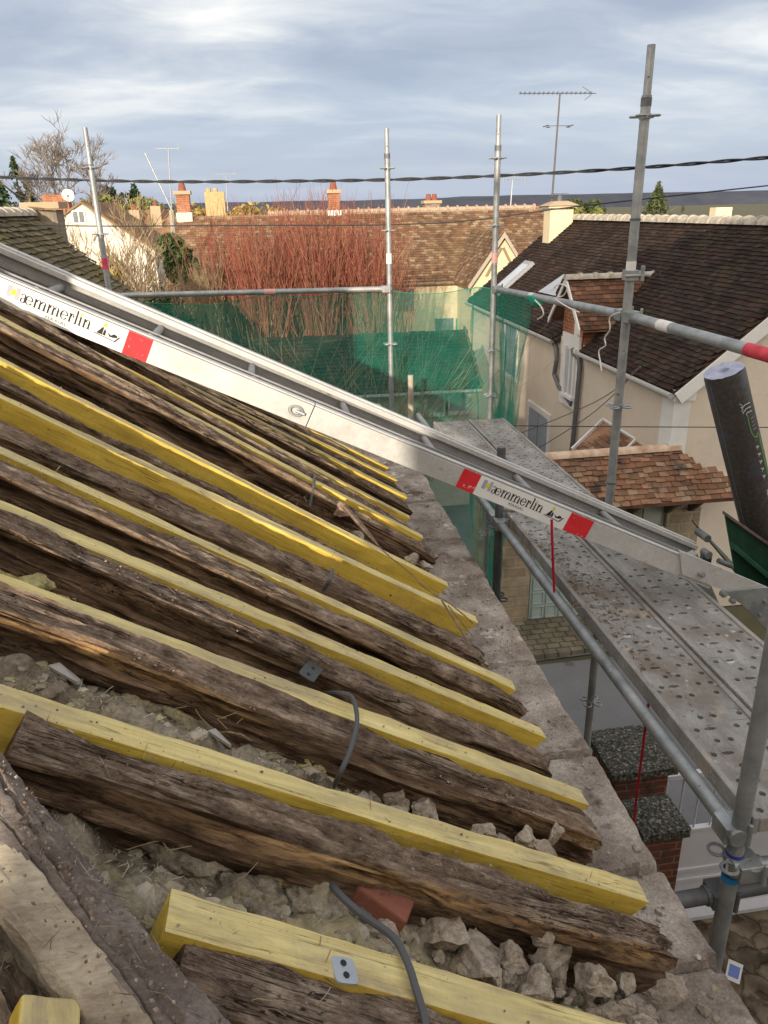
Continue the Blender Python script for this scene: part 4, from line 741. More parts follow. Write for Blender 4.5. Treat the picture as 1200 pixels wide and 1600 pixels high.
fa = on_y(0, 385, FY); fb = on_y(1090, 852, FY); fd = (fb - fa).normalized(); fn = V((-fd.z, 0, fd.x)); fl = (fb - fa).length
def FP(u, v, y=FY): p = fa + fd * u + fn * v; return V((p.x, y, p.z))
FX = (fd, YN, fn)
mb = MB(); mb.box(FP(fl / 2 - 0.3, -0.065, FY + 0.018), (fl + 0.6, 0.03, 0.10), ax=FX); mb.box(FP(fl / 2 - 0.3, -0.062, FY), (fl + 0.6, 0.012, 0.018), ax=FX); mb.build('far_rail', M_ALUD, lift)
mb = MB(); mb.box(FP(fl / 2 - 0.3, -0.012, FY + 0.012), (fl + 0.6, 0.05, 0.022), ax=FX); mb.box(FP(fl / 2 - 0.3, 0.003, FY + 0.03), (fl + 0.6, 0.03, 0.008), ax=FX); mb.build('rail_flange', M_ALU, lift, bevel=0.002)
for px in ((52, 452), (232, 527), (395, 597), (556, 665), (700, 722), (860, 790), (1010, 850)):
    u = uof(*px) ; q = MB(); q.tube([LP(u, 0.055, LY + 0.03), LP(u, 0.055, FY)], 0.016, 14); q.tube([LP(u, 0.062, LY + 0.095), LP(u, 0.074, LY + 0.035)], 0.017, 14, r2=0.024); q.build('rung', M_ALUD, lift, smooth=True)
# printed labels on the near rail
def label(u0, u1, redl, redr, gap=0.0):
    wp = MB(); wp.box(LP((u0 + u1) / 2, LH / 2 - 0.001, LY + 0.0025), (u1 - u0, 0.0014, LH * 0.985), ax=LX); lab = wp.build('maker_label', M_WHITE, lift)
    for a, b in ((redl - gap, u0 - gap), (u1, redr)):
        q = MB(); q.box(LP((a + b) / 2, LH / 2 - 0.001, LY + 0.0025), (abs(b - a) - 0.001, 0.0014, LH * 0.985), ax=LX); q.build('red_marker', M_RED, lab)
    Lw = u1 - u0; cnt = [0]
    def flat(m, pts, yo=None):
        cnt[0] += 1; m.poly([LP(u0 + a * Lw, b * LH, LY + 0.0016 - 0.00002 * (cnt[0] % 20)) for a, b in pts], V((0, -0.0006, 0)))
    # letters: x-height 0.27 of the strip, baseline 0.40, slightly climbing to the right along the strip
    xs, ys, bx, by = 0.077, 0.36, 0.152, 0.375
    L = MB()
    def G(x, pts): flat(L, [(bx + (x + a) * xs, by + b * ys) for a, b in pts])
    def arc(x, cx, cy, rx, ry, t0, t1, w0, w1, n=12):
        o_, i_ = [], []
        for k in range(n + 1):
            t = R(t0 + (t1 - t0) * k / n); w = w0 + (w1 - w0) * abs(math.cos(t)); o_.append((cx + rx * math.cos(t), cy + ry * math.sin(t))); i_.append((cx + (rx - w) * math.cos(t), cy + (ry - w * 0.9) * math.sin(t)))
        for k in range(n): G(x, [o_[k], o_[k + 1], i_[k + 1], i_[k]])
    def stem(x, a, h=1.0, w=0.17, top=True):
        G(x, [(a, 0.05), (a + w, 0.05), (a + w, h), (a, h)]); G(x, [(a - 0.09, 0), (a + w + 0.09, 0), (a + w + 0.09, 0.06), (a - 0.09, 0.06)])
        if top: G(x, [(a - 0.12, h - 0.1), (a + 0.02, h - 0.02), (a + 0.02, h + 0.03), (a - 0.12, h - 0.04)])
    def hump(x, a, wd=0.5): arc(x, a + wd / 2, 0.62, wd / 2 + 0.02, 0.40, 0, 170, 0.05, 0.15)
    def le(x):
        arc(x, 0.40, 0.5, 0.40, 0.52, 40, 330, 0.06, 0.17, 18); G(x, [(0.12, 0.48), (0.76, 0.48), (0.76, 0.56), (0.12, 0.56)]); arc(x, 0.40, 0.5, 0.40, 0.52, 4, 42, 0.06, 0.14, 5)
    def la(x):
        arc(x, 0.28, 0.28, 0.27, 0.30, 0, 360, 0.06, 0.14, 16); arc(x, 0.25, 0.72, 0.28, 0.30, 0, 160, 0.06, 0.16, 8); G(x, [(0.38, 0.1), (0.53, 0.1), (0.53, 0.74), (0.38, 0.74)])
    def lm(x):
        stem(x, 0.08); hump(x, 0.22); stem(x, 0.55, 0.68, top=False); hump(x, 0.70); stem(x, 1.03, 0.68, top=False)
    def ln(x): stem(x, 0.08); hump(x, 0.22); stem(x, 0.56, 0.68, top=False)
    x = 0.0; la(x); le(x + 0.46); x += 1.33; lm(x); x += 1.36; lm(x); x += 1.36; le(x); x += 0.86; stem(x, 0.08); hump(x, 0.2, 0.34); x += 0.66; stem(x, 0.05, 1.55); x += 0.42; stem(x, 0.05); x += 0.42; ln(x)
    L.build('lettering', M_BLACK, lab)
    H = MB(); flat(H, [(0.045, 0.42), (0.082, 0.42), (0.082, 0.86), (0.045, 0.86)]); H.build('letter_block', M_LILP if redl > 0.8 else M_GREYP, lab)
    H = MB(); flat(H, [(0.110, 0.40), (0.142, 0.40), (0.142, 0.88), (0.110, 0.88)]); H.build('letter_block', M_GREYP, lab)
    H = MB(); flat(H, [(0.096 + 0.020 * math.cos(k), 0.64 + 0.13 * math.sin(k)) for k in [i * 0.5236 for i in range(12)]]); flat(H, [(0.624 + 0.012 * math.cos(k), 0.82 + 0.06 * math.sin(k)) for k in [i * 0.6283 for i in range(10)]]); flat(H, [(0.80, 0.80), (0.818, 0.70), (0.835, 0.82), (0.815, 0.93)]); H.build('yellow_dot', M_YDOT, lab)
    # second line in plain capitals
    cu = bpy.data.curves.new('capitals', 'FONT'); cu.body = 'MAXIAL'; cu.size = 0.0165; cu.extrude = 0.0003; cu.align_x = 'CENTER'; cu.space_character = 1.15
    to = bpy.data.objects.new('tmp', cu); COL.objects.link(to); bpy.context.view_layer.update()
    me = bpy.data.meshes.new_from_object(to.evaluated_get(bpy.context.evaluated_depsgraph_get())); bpy.data.objects.remove(to)
    q = MB(); c = LP(u0 + 0.45 * Lw, 0.145 * LH, LY + 0.0012); q.add([c + U * v.co.x * 1.15 + Vp * v.co.y + V((0, -v.co.z, 0)) for v in me.vertices], [tuple(p.vertices) for p in me.polygons]); q.build('capital_lettering', M_BLACK, lab)
    E_ = MB()                                   # small pictogram: kneeling roofer, load and base line
    flat(E_, [(0.745, 0.36), (0.925, 0.30), (0.925, 0.33), (0.745, 0.39)]); flat(E_, [(0.765, 0.40), (0.80, 0.70), (0.812, 0.70), (0.812, 0.40)]); flat(E_, [(0.815, 0.40), (0.82, 0.66), (0.835, 0.60), (0.838, 0.40)])
    flat(E_, [(0.845, 0.58), (0.88, 0.50), (0.90, 0.60), (0.925, 0.58), (0.935, 0.50), (0.90, 0.44), (0.87, 0.43)]); flat(E_, [(0.915, 0.33), (0.945, 0.56), (0.955, 0.56), (0.93, 0.33)]); E_.build('pictogram', M_BLACK, lab)
u_r1a, u_r1b = uof(197, 530), uof(235, 546); l2a, l2b = uof(742, 765), uof(886, 815); r2a, r2b = uof(717, 750), uof(921, 830)
label(uof(0, 455), u_r1a, uof(0, 455) - 0.05, u_r1b, 0.03)
label(l2a, l2b, r2a, r2b)
# hook, bolts, knuckle
q = MB(); c = LP(uof(463, 640), 0.045, LY - 0.004); q.ring(c, (U, Vp, YN), 0.018, 0.005, 18, 6, sx=1.4); q.tube([c + U * 0.0, c + U * 0.035 + V((0, -0.01, 0.0))], 0.006, 8); q.build('hook', M_GALV, lift, smooth=True)
mb = MB(); kp = [on_y(1062, 860, LY - 0.006), on_y(1195, 916, LY - 0.006), on_y(1260, 945, LY - 0.006), on_y(1260, 1010, LY - 0.006), on_y(1150, 930, LY - 0.006), on_y(1066, 898, LY - 0.006)]
mb.poly(kp, V((0, 0.012, 0))); mb.build('knuckle_plate', M_ALU, lift, bevel=0.001)
mb = MB(); mb.poly([on_y(1130, 925, LY - 0.02), on_y(1193, 918, LY - 0.02), on_y(1300, 930, LY - 0.02), on_y(1300, 1100, LY - 0.02), on_y(1245, 1080, LY - 0.02), on_y(1200, 985, LY - 0.02), on_y(1160, 945, LY - 0.02)], V((0, 0.012, 0))); mb.build('hinge_plate', M_GALV, lift, bevel=0.001)
for px, r in (((1097, 898), 0.014), ((1131, 928), 0.017), ((1145, 939), 0.014), ((1195, 939), 0.010), ((1187, 960), 0.009)):
    c = on_y(px[0], px[1], LY - 0.02); q = MB(); q.tube([c + V((0, 0.012, 0)), c + V((0, -0.006, 0))], r, 18); q.tube([c + V((0, -0.006, 0)), c + V((0, -0.016, 0))], r * 0.55, 6); q.build('bolt', M_GALV, lift)
q = MB(); c0 = on_y(1106, 842, FY - 0.02); q.tube([c0, c0 + V((0, 0.10, 0))], 0.020, 14); q.build('roller', M_GALVD, lift, smooth=True); q = MB(); c1 = on_y(1108, 868, LY + 0.10); q.tube([c1, c1 + V((0, 0.05, 0))], 0.018, 14); q.build('roller', M_GALVD, lift, smooth=True); q = MB(); c2_ = on_y(1130, 879, LY + 0.10); q.tube([c2_ - U * 0.03, c2_ + U * 0.05], 0.013, 12); q.build('roller', M_GALVD, lift, smooth=True)
mb = MB(); ra = V((LP(uend, 0.03).x, 3.1, LP(uend, 0.03).z)); mb.box(ra + V((0.55, 0.0, -1.0)), (0.05, 0.05, 2.4), rot=Matrix.Rotation(R(-28), 3, 'Y')); mb.box(ra + V((0.55, 0.3, -1.0)), (0.05, 0.05, 2.4), rot=Matrix.Rotation(R(-28), 3, 'Y')); mb.build('lower_rail', M_ALUD, lift)
# carriage tray and the roll in it
tr = thing('lift_carriage', on_y(1165, 870, 3.3), 'dark green open tray of the roof lift at the right edge, brown grimy rim', 'lift tray')
T0, T1 = on_y(1133, 800, 3.12), on_y(1225, 865, 3.12); B0, B1 = on_y(1150, 897, 3.12), on_y(1240, 990, 3.12); ex = (T1 - T0); e2 = (B1 - B0)
mb = MB(); mb.poly([T0, T0 + ex * 2.2, B0 + e2 * 2.2, B0], V((0, 0.014, 0))); mb.build('side_panel', M_GREENB, tr)
mb = MB(); mb.poly([T0 + V((0, -0.018, 0.0)), T0 + ex * 2.2 + V((0, -0.018, 0)), T0 + ex * 2.2 + V((0, -0.018, -0.016)), T0 + V((0, -0.018, -0.016))], V((0, 0.04, 0))); mb.build('rim', M_RUSTB, tr, bevel=0.002)
h0 = T0.lerp(B0, 0.46); h1 = T1.lerp(B1, 0.46); eh = h1 - h0; mb = MB(); mb.poly([h0, h0 + eh * 2.2, h0 + eh * 2.2 + V((0, 0, -0.03)), h0 + V((0, 0, -0.03))], V((0, -0.04, 0))); mb.build('fold_ledge', mat('green_paint_worn', [(0.3, (0.012, 0.055, 0.033)), (0.7, (0.022, 0.085, 0.052))], scale=8, rough=0.4, bump=0.1, spots=[((0.12, 0.12, 0.1), 26, 0.64, 0.05)]), tr, bevel=0.003)
mb = MB(); mb.poly([B0 + V((0, 0, -0.0)), B0 + e2 * 2.2, B0 + e2 * 2.2 + V((0, 0.45, 0.10)), B0 + V((0, 0.45, 0.10))], V((0, 0, 0.01))); mb.build('tray_floor', M_GREENB, tr)
for yy in (3.0, 3.4):
    mb = MB(); mb.box(B0 + e2 * 0.05 + V((0.0, yy - 3.3 + 0.2, -0.05)), (0.05, 0.03, 0.10)); mb.build('bracket', M_GALVD, tr)
ra, rb = on_y(1131, 579, 3.38), on_y(1203, 872, 3.38); rd = (rb - ra).normalized(); rb = ra + rd * 0.98
rb += V((0, 0.02, 0)); rd = (rb - ra).normalized(); r1 = rd.cross(V((0, 1, 0))).normalized(); r2 = rd.cross(r1).normalized()
roll = thing('membrane_roll', rb, 'black roll of roofing membrane in clear film leaning in the green tray', 'membrane roll')
mb = MB(); K = 40; RR = 0.094; pf = [(0.0, 0.86), (0.006, 0.97), (0.02, 1.0), (0.2, 1.0), (0.4, 1.005), (0.6, 1.0), (0.8, 1.003), (0.97, 1.0), (1.0, 0.97)]
for (t, k) in pf:
    for i in range(K):
        A = 2 * math.pi * i / K; d = r1 * math.cos(A) + r2 * math.sin(A); mb.v.append(ra + (rb - ra) * t + d * RR * k * (1 + 0.012 * fr((math.cos(A) * 2, math.sin(A) * 2, t * 6), 3)))
for j in range(len(pf) - 1):
    for i in range(K): mb.f.append((j * K + i, j * K + (i + 1) % K, (j + 1) * K + (i + 1) % K, (j + 1) * K + i)); mb.m.append(0)
mb.build('film_wrap', M_ROLL, roll, smooth=True)
mb = MB(); KK = 14
for j in range(KK + 1):
    for i in range(K):
        A = 2 * math.pi * i / K; d = r1 * math.cos(A) + r2 * math.sin(A); rr = RR * 0.975 * (1 - j / KK); mb.v.append(ra - rd * (0.002 + 0.004 * fr((d.x * rr * 60, d.z * rr * 60, 1 + A), 3) + (-0.02 if j > KK - 4 else 0)) + d * rr)
for j in range(KK):
    for i in range(K): mb.f.append((j * K + i, j * K + (i + 1) % K, (j + 1) * K + (i + 1) % K, (j + 1) * K + i)); mb.m.append(0)
mb.build('roll_end', M_ROLLE, roll, smooth=True)
def on_roll(s, ang, h=0.0012): return ra + rd * s + (r1 * math.cos(ang) + r2 * math.sin(ang)) * (RR * 1.008 + h)
tocam = (CAM - ra); tocam = (tocam - rd * tocam.dot(rd)).normalized(); ac = math.atan2(tocam.dot(r2), tocam.dot(r1))
sgn = 1 if on_roll(0.3, ac + 0.7).x > on_roll(0.3, ac - 0.7).x else -1
def rstrip(name, m, pts, wd):
    q = MB()
    for (s0, a0), (s1, a1) in zip(pts[:-1], pts[1:]): q.tube([on_roll(s0, ac + sgn * a0, 0), on_roll(s1, ac + sgn * a1, 0)], wd, 5)
    q.build(name, m, roll)
M_LGREEN = plain('green_print', (0.16, 0.42, 0.13), 0.5); M_PALEP = plain('pale_print', (0.5, 0.54, 0.58), 0.5)
rstrip('green_arc', M_LGREEN, [(0.22, 0.62), (0.27, 0.60), (0.32, 0.63), (0.35, 0.75), (0.355, 0.9), (0.34, 1.05)], 0.0022)
rstrip('green_arc', M_LGREEN, [(0.35, 1.15), (0.42, 1.12), (0.5, 1.1), (0.58, 1.12), (0.64, 1.2)], 0.0035)
for k in range(3): rstrip('printed_line', M_PALEP, [(0.175 + 0.022 * k, 0.42 + 0.07 * k), (0.165 + 0.022 * k, 0.62), (0.17 + 0.022 * k, 0.95)], 0.002)
for k in range(9): rstrip('printed_line', M_PALEP, [(0.15 + 0.006 * k, 0.36 + 0.04 * (k % 3)), (0.158 + 0.006 * k, 0.42 + 0.05 * (k % 2))], 0.0016)
for k in range(4): rstrip('printed_line', plain('violet_print', (0.25, 0.25, 0.36), 0.5), [(0.25 + 0.02 * k, 0.78), (0.25 + 0.02 * k, 1.0)], 0.0015)
for k in range(5):
    s0 = 0.40 + 0.042 * k; rstrip('printed_mark', M_PALEP, [(s0, 0.72), (s0 + 0.012, 0.80), (s0 + 0.004, 0.88)], 0.0032); rstrip('printed_mark', M_PALEP, [(s0 + 0.018, 0.74), (s0 + 0.006, 0.82)], 0.002)
q = MB(); 
for k in range(4):
    a0, a1 = 0.72 + 0.09 * k, 0.72 + 0.09 * (k + 1); q.add([on_roll(0.655, ac + sgn * a0), on_roll(0.655, ac + sgn * a1), on_roll(0.71, ac + sgn * a1), on_roll(0.71, ac + sgn * a0)], [(0, 1, 2, 3)])
q.build('code_patch', mat('grey_code_patch', [(0.44, (0.08, 0.08, 0.09)), (0.54, (0.6, 0.6, 0.62))], scale=160, detail=1, rough=0.5, bump=0), roll)
rstrip('film_seam', plain('film_edge', (0.16, 0.16, 0.19), 0.25), [(0.03, -0.85), (0.3, -0.80), (0.6, -0.84), (0.95, -0.82)], 0.0016)
# ------------------------------------------------------------------ scaffold
TR = 0.0252
def zx(px, X): return on_x(px[0], px[1], X).z
def zy(px, Y): return on_y(px[0], px[1], Y).z
EX = (V((1, 0, 0)), V((0, 1, 0)), V((0, 0, 1)))
def collar(p, parent, m, r=0.052):
    q = MB()
    for k in range(4):
        A = R(45 + 90 * k); d = V((math.cos(A), math.sin(A), 0)); s_ = V((-d.y, d.x, 0)); c = V(p) + d * r
        q.ring(c, (d, s_, V((0, 0, 1))), 0.024, 0.0055, 12, 6)
    q.tube([V(p) - V((0, 0, 0.012)), V(p) + V((0, 0, 0.012))], TR + 0.006, 16); q.build('collar', m, parent, smooth=True)
def post(x, y, zt, zb, zsp, cols, label, m=M_GALV, tapes=(), joint=(), low=()):
    t = thing('scaffold_post', (x, y, zb), label, 'scaffold post', 'upright scaffold tubes')
    MB().tube([(x, y, zb), (x, y, zsp)], TR, 20).build('tube', m, t, smooth=True)
    if zt > zsp: 
        MB().tube([(x, y, zsp), (x, y, zt)], TR * 0.80, 20).build('spigot', m, t, smooth=True)
        q = MB(); q.tube([(x, y, zsp - 0.05), (x, y, zsp - 0.01)], TR + 0.002, 20); q.tube([V((x, y, zt - 0.14)) + (CAM - V((x, y, zt))).normalized() * TR * 0.7, V((x, y, zt - 0.14)) + (CAM - V((x, y, zt))).normalized() * TR * 0.83], 0.006, 10); q.build('pin_hole', M_GALVD, t)
    for z in cols: collar((x, y, z), t, m)
    for z0, z1, mm in tapes: MB().tube([(x, y, z0), (x, y, z1)], TR + 0.0015, 20).build('tape', mm, t, smooth=True)
    for z in joint: MB().tube([(x, y, z - 0.006), (x, y, z + 0.006)], TR + 0.003, 20).build('joint', M_GALVD, t, smooth=True)
    return t
AY = 7.45
pA = post(-1.425, AY, 6.68, 0, zy((140, 255), AY), [zy((142, 262), AY), zy((156, 366), AY), 4.9, 2.6], 'scaffold post with a pink tape band, leftmost', tapes=[(zy((163, 421), AY), zy((161, 403), AY), M_PINK)])
pB = post(1.13, AY, 6.65, 0, zy((606, 238), AY), [zy((607, 263), AY), zy((608, 360), AY), zy((612, 537), AY), 2.6], 'scaffold post with a small white tape patch, at the net corner in the middle', tapes=[(zy((609, 412), AY), zy((609, 396), AY), M_TAPEW)])
pC = post(1.945, 6.75, 6.68, 0, zx((775, 226), 1.945), [zx((774, 248), 1.945), zx((771, 352), 1.945), zx((765, 545), 1.945), zx((760, 612), 1.945), 3.0, 2.0], 'scaffold post with a faded pink tape where the guard rail begins', tapes=[(zx((769, 410), 1.945), zx((769, 394), 1.945), plain('faded_pink_tape', (0.62, 0.36, 0.33), 0.6))])
pD = post(1.955, 4.13, 6.72, 0, zx((1007, 150), 1.955), [zx((1006, 182), 1.955), zx((962, 632), 1.955), 3.86, 3.36, 2.86], 'tallest scaffold post in front of the dark tiled roof, with a bolted clamp', tapes=[(zx((985, 426), 1.955), zx((986, 408), 1.955), M_TAPEW)], joint=[zx((991, 343), 1.955), zx((952, 752), 1.955)])
c = on_x(986, 424, 1.955); q = MB(); q.box(c + V((0.0, 0, -0.02)), (0.07, 0.07, 0.055)); q.tube([c + V((-0.05, -0.035, -0.02)), c + V((0.09, -0.035, -0.02))], 0.009, 10); q.tube([c + V((0.05, -0.035, -0.05)), c + V((0.05, -0.035, 0.03))], 0.012, 8); q.build('clamp', M_GALV, pD, bevel=0.006)
pE = post(1.265, 4.13, 4.70, 0, 4.70, [4.22, 3.72, 3.22], 'dark scaffold post with ring collars just under the label on the lift', M_GALVD)
pF = post(1.275, 1.62, 5.7, 0, 5.7, [4.14, 3.42, 2.9], 'nearest scaffold post at the lower right with a blue band', tapes=[(zx((1152, 1378), 1.275), zx((1155, 1338), 1.275), M_BLUE), (zx((1151, 1388), 1.275), zx((1152, 1376), 1.275), M_CYAN)])
c = on_x(1147, 1518, 1.275); vv = (CAM - c).normalized(); q = MB(); s_ = vv.cross(V((0, 0, 1))).normalized(); u_ = s_.cross(vv)
for w_, h_, o_, mm, nm in ((0.042, 0.056, 0.027, M_TAPEW, 'sticker'), (0.030, 0.034, 0.0275, plain('sticker_blue', (0.14, 0.2, 0.5), 0.5), 'sticker_print')):
    q = MB(); q.box(c + vv * o_, (w_, h_, 0.001), ax=(s_, u_, vv)); q.build(nm, mm, pF)
for k in (-0.6, 0.6):
    a_ = math.atan2(vv.y, vv.x) + k * 0.8; q = MB(); x_, y_ = 1.275 + (TR + 0.0035) * math.cos(a_), 1.62 + (TR + 0.0035) * math.sin(a_); q.box((x_, y_, zx((1154, 1356), 1.275)), (0.006, 0.006, 0.045)); q.build('white_stripe', M_TAPEW, pF)
pG = post(1.20, 6.75, 4.60, 0, 4.60, [], 'short sawn-off scaffold post stub beside the end platform', mat('cement_smeared_tube', [(0.3, (0.28, 0.24, 0.19)), (0.7, (0.48, 0.42, 0.34))], scale=9, rough=0.8, bump=0.2))
def rail(a, b, label, m=M_GALV, ends=(), tapes=(), r=TR, cat='scaffold tube', name='scaffold_tube'):
    a, b = V(a), V(b); t = thing(name, a, label, cat, 'level scaffold tubes'); MB().tube([a, b], r, 20).build('tube', m, t, smooth=True); d = (b - a).normalized()
    for e in ends:
        p = a.lerp(b, e); q = MB(); q.tube([p - d * 0.05, p + d * 0.05], r + 0.006, 14); q.box(p + V((0, 0, 0)), (0.075, 0.075, 0.06)); q.tube([p + V((0.03, -0.05, -0.03)), p + V((0.03, -0.05, 0.05))], 0.008, 8); q.build('coupler', m, t, bevel=0.006)
    for e0, e1, mm in tapes: MB().tube([a.lerp(b, e0), a.lerp(b, e1)], r + 0.0018, 20).build('tape', mm, t, smooth=True)
    return t
zg = zx((985, 495), 1.955)
rail((-1.45, AY - 0.03, zy((190, 461), AY)), (1.13, AY - 0.03, zy((606, 451), AY)), 'guard rail tube above the long green net, with a faded pink mark', tapes=[(0.545, 0.585, plain('faded_mark', (0.58, 0.33, 0.30), 0.6))], ends=[0.985])
rail((1.96, 6.75, zx((770, 450), 1.96)), (1.96, 4.15, zg), 'guard rail tube between the two right-hand posts, white cord wrapped on it', ends=[0.02, 0.985], tapes=[(0.37, 0.40, M_TAPEW)])
rail((1.96, 4.10, zg), (1.96, 1.6, zx((1330, 590), 1.96)), 'guard rail tube leaving the frame at right with red taped section', ends=[0.01], tapes=[(0.450, 0.56, M_REDT), (0.14, 0.19, M_TAPEW)], r=0.027)
rail((1.262, 4.10, 4.235), (1.262, 1.62, 4.235), 'long ledger tube along the inner edge of the near platform', ends=[0.005, 0.99])
rail((1.262, 6.72, 4.235), (1.262, 4.16, 4.235), 'ledger tube passing under the lift to the end platform', ends=[0.99])
rail((0.86, 1.66, 3.93), (2.3, 1.66, 3.99), 'dull putlog tube crossing behind the nearest post at the bottom right', M_GALVD, ends=[0.29], r=0.026)
rail((1.275, 1.60, 4.12), (2.2, 1.60, 4.06), 'short bracing tube leaving the nearest post to the right edge', ends=[0.03])
# perforated decks
M_DECK = mat('dirty_steel_deck', [(0.3, (0.19, 0.18, 0.165)), (0.5, (0.285, 0.273, 0.255)), (0.7, (0.38, 0.368, 0.345))], scale=4.5, stretch=(2.4, 0.8, 1), detail=10, rough=0.8, metal=0.15, bump=0.35, bscale=50, bdist=0.004,
             spots=[((0.17, 0.135, 0.105), 2.6, 0.50, 0.18), ((0.40, 0.34, 0.27), 5.5, 0.60, 0.1), ((0.52, 0.51, 0.49), 12, 0.64, 0.05)], fine=(80, 0.22))
def deck(o, du, dw, L, w, label, seed):
    o, du, dw = V(o), V(du), V(dw); up = V((0, 0, 1)); t = thing('scaffold_plank', o + du * L / 2, label, 'scaffold plank', 'perforated steel scaffold planks'); m = MB(); rg = random.Random(seed)
    nw = 5; lip = 0.022; cw = (w - 2 * lip) / nw; n = int(L / 0.064); cl = L / n; DP = 0.012
    for j in range(n):
        for i in range(nw):
            a0, a1 = lip + i * cw, lip + (i + 1) * cw; b0, b1 = j * cl, (j + 1) * cl; cx, cy = (a0 + a1) / 2, (b0 + b1) / 2
            kind = ('h', 's', '', 'h', 'h')[i] if j % 2 == 0 else ('', 'h', 'h', '', 'h')[i]
            if j % 9 == 8: kind = ''
            z = -0.004 + 0.003 * NZ.noise(V((cx * 8 + seed, cy * 4, 0)))
            P = lambda a, b, dz=0: o + dw * a + du * b + up * (z + dz)
            if not kind: m.add([P(a0, b0), P(a1, b0), P(a1, b1), P(a0, b1)], [(0, 1, 2, 3)]); continue
            rx, ry = (0.011, 0.011) if kind == 'h' else (0.024, 0.0085); jx, jy = 0.006 * (1 if (j // 2) % 2 else -1), 0
            outer = [(a0, b0), (cx, b0), (a1, b0), (a1, cy), (a1, b1), (cx, b1), (a0, b1), (a0, cy)]; outer.sort(key=lambda q: math.atan2(q[1] - cy, q[0] - cx))
            inner = []
            for q in outer:
                A = math.atan2(q[1] - cy, q[0] - cx); A = round(A / (math.pi / 4)) * math.pi / 4; inner.append((cx + jx + rx * math.cos(A), cy + jy + ry * math.sin(A)))
            vs = [P(*q) for q in outer] + [P(*q, 0.0025) for q in inner] + [P(*q, -DP) for q in inner]; K8 = 8
            m.add(vs, [(k, (k + 1) % K8, K8 + (k + 1) % K8, K8 + k) for k in range(K8)] + [(K8 + k, K8 + (k + 1) % K8, 16 + (k + 1) % K8, 16 + k) for k in range(K8)])
    m.build('walking_surface', M_DECK, t)
    q = MB(); X3 = (dw, du, up)
    for a in (lip / 2, w - lip / 2): q.box(o + dw * a + du * L / 2 + up * -0.028, (lip, L, 0.062), ax=X3)
    for b in (0.012, L - 0.012): q.box(o + dw * w / 2 + du * b + up * -0.03, (w - 2 * lip, 0.024, 0.05), ax=X3)
    q.build('edge_profile', M_DECK, t, bevel=0.004); 
    return t
ZD = 4.30
deck((1.30, 1.60, ZD), (0, 1, 0), (1, 0, 0), 2.5, 0.29, 'near inner scaffold plank beside the long ledger, dirt under the lift', 3)
deck((1.605, 1.60, ZD), (0, 1, 0), (1, 0, 0), 2.5, 0.31, 'near outer scaffold plank running off the right edge under the lift knuckle', 5)
deck((1.30, 4.15, ZD), (0, 1, 0), (1, 0, 0), 2.08, 0.29, 'far inner scaffold plank, mostly hidden behind the lift', 7)
deck((1.605, 4.15, ZD), (0, 1, 0), (1, 0, 0), 2.08, 0.31, 'far outer scaffold plank with a tan sunlit dirt patch', 9)
# dirt on the planks
def deckdirt():
    m = MB(); rg = random.Random(21)
    for _ in range(1300):
        if rg.random() < 0.7: x, y = 1.31 + abs(rg.gauss(0, 0.1)), rg.gauss(3.1, 0.42)
        else: x, y = rg.uniform(1.31, 1.9), rg.uniform(1.7, 6.5)
        if x > 1.91 or not 1.65 < y < 6.15: continue
        s = rg.choice((0.002, 0.003, 0.004, 0.006, 0.008)); l = s * rg.uniform(1, 5); A = rg.uniform(0, 6.3); t = V((math.cos(A), math.sin(A), rg.uniform(-0.1, 0.3))); b = V((-t.y, t.x, 0)); p = V((x, y, ZD - 0.001))
        m.add([p - t * l / 2, p + t * l / 2, p + b * s * 0.4, p - b * s * 0.4, p + V((0, 0, s * 0.5))], [(0, 2, 4), (2, 1, 4), (1, 3, 4), (3, 0, 4)])
    return m
struct(deckdirt().build('grit', M_CHIP), 'stuff')
c = V((1.45, 3.05, ZD)); mb = MB(); rg = random.Random(4)
for _ in range(45): 
    p = c + V((rg.gauss(0, 0.10), rg.gauss(0, 0.16), rg.uniform(0.0, 0.02))); d = V((rg.gauss(0, 1), rg.gauss(0, 1), rg.uniform(-0.05, 0.15))).normalized() * rg.uniform(0.02, 0.07); mb.tube([p, p + d * 0.5 + V((0, 0, 0.006)), p + d], 0.0012, 4)
struct(mb.build('straw', M_TWIGO), 'stuff')
# ropes and cords
line_thing('rope', [on_y(862, 812, 2.86), on_y(863, 850, 2.86) , on_y(866, 925, 2.9)], 0.0058, M_ROPE, 'red rope hanging from the lift label to the ledger tube', 'rope', n=4)
ra_ = on_z(1013, 1100, 4.22); line_thing('rope', [ra_, ra_ + V((0.002, 0, -0.6)), V((ra_.x + 0.012, ra_.y - 0.03, 2.9)), V((ra_.x + 0.02, ra_.y - 0.05, 1.0))], 0.005, M_ROPE, 'thin red rope dangling in front of the brick pillars', 'rope', n=6)
X_ = 1.90
line_thing('cord', [on_x(p[0], p[1], X_) for p in ((968, 488), (953, 496), (953, 515), (945, 528), (946, 540), (936, 548), (938, 565), (940, 580))], 0.0042, M_CORD, 'white cord hanging in waves from the guard rail beside the tallest post', 'cord')
line_thing('cord', [on_x(p[0], p[1], X_) for p in ((836, 469), (846, 480), (849, 492), (840, 499))], 0.005, M_CORD, 'white cord hook hanging from the rail near the net corner', 'cord')
line_thing('cord', [on_x(p[0], p[1], 1.915) for p in ((868, 462), (866, 450), (875, 444), (886, 449), (880, 462), (868, 466), (884, 478), (905, 488))], 0.0042, M_CORD, 'white cord wrapped round the middle of the guard rail', 'cord')
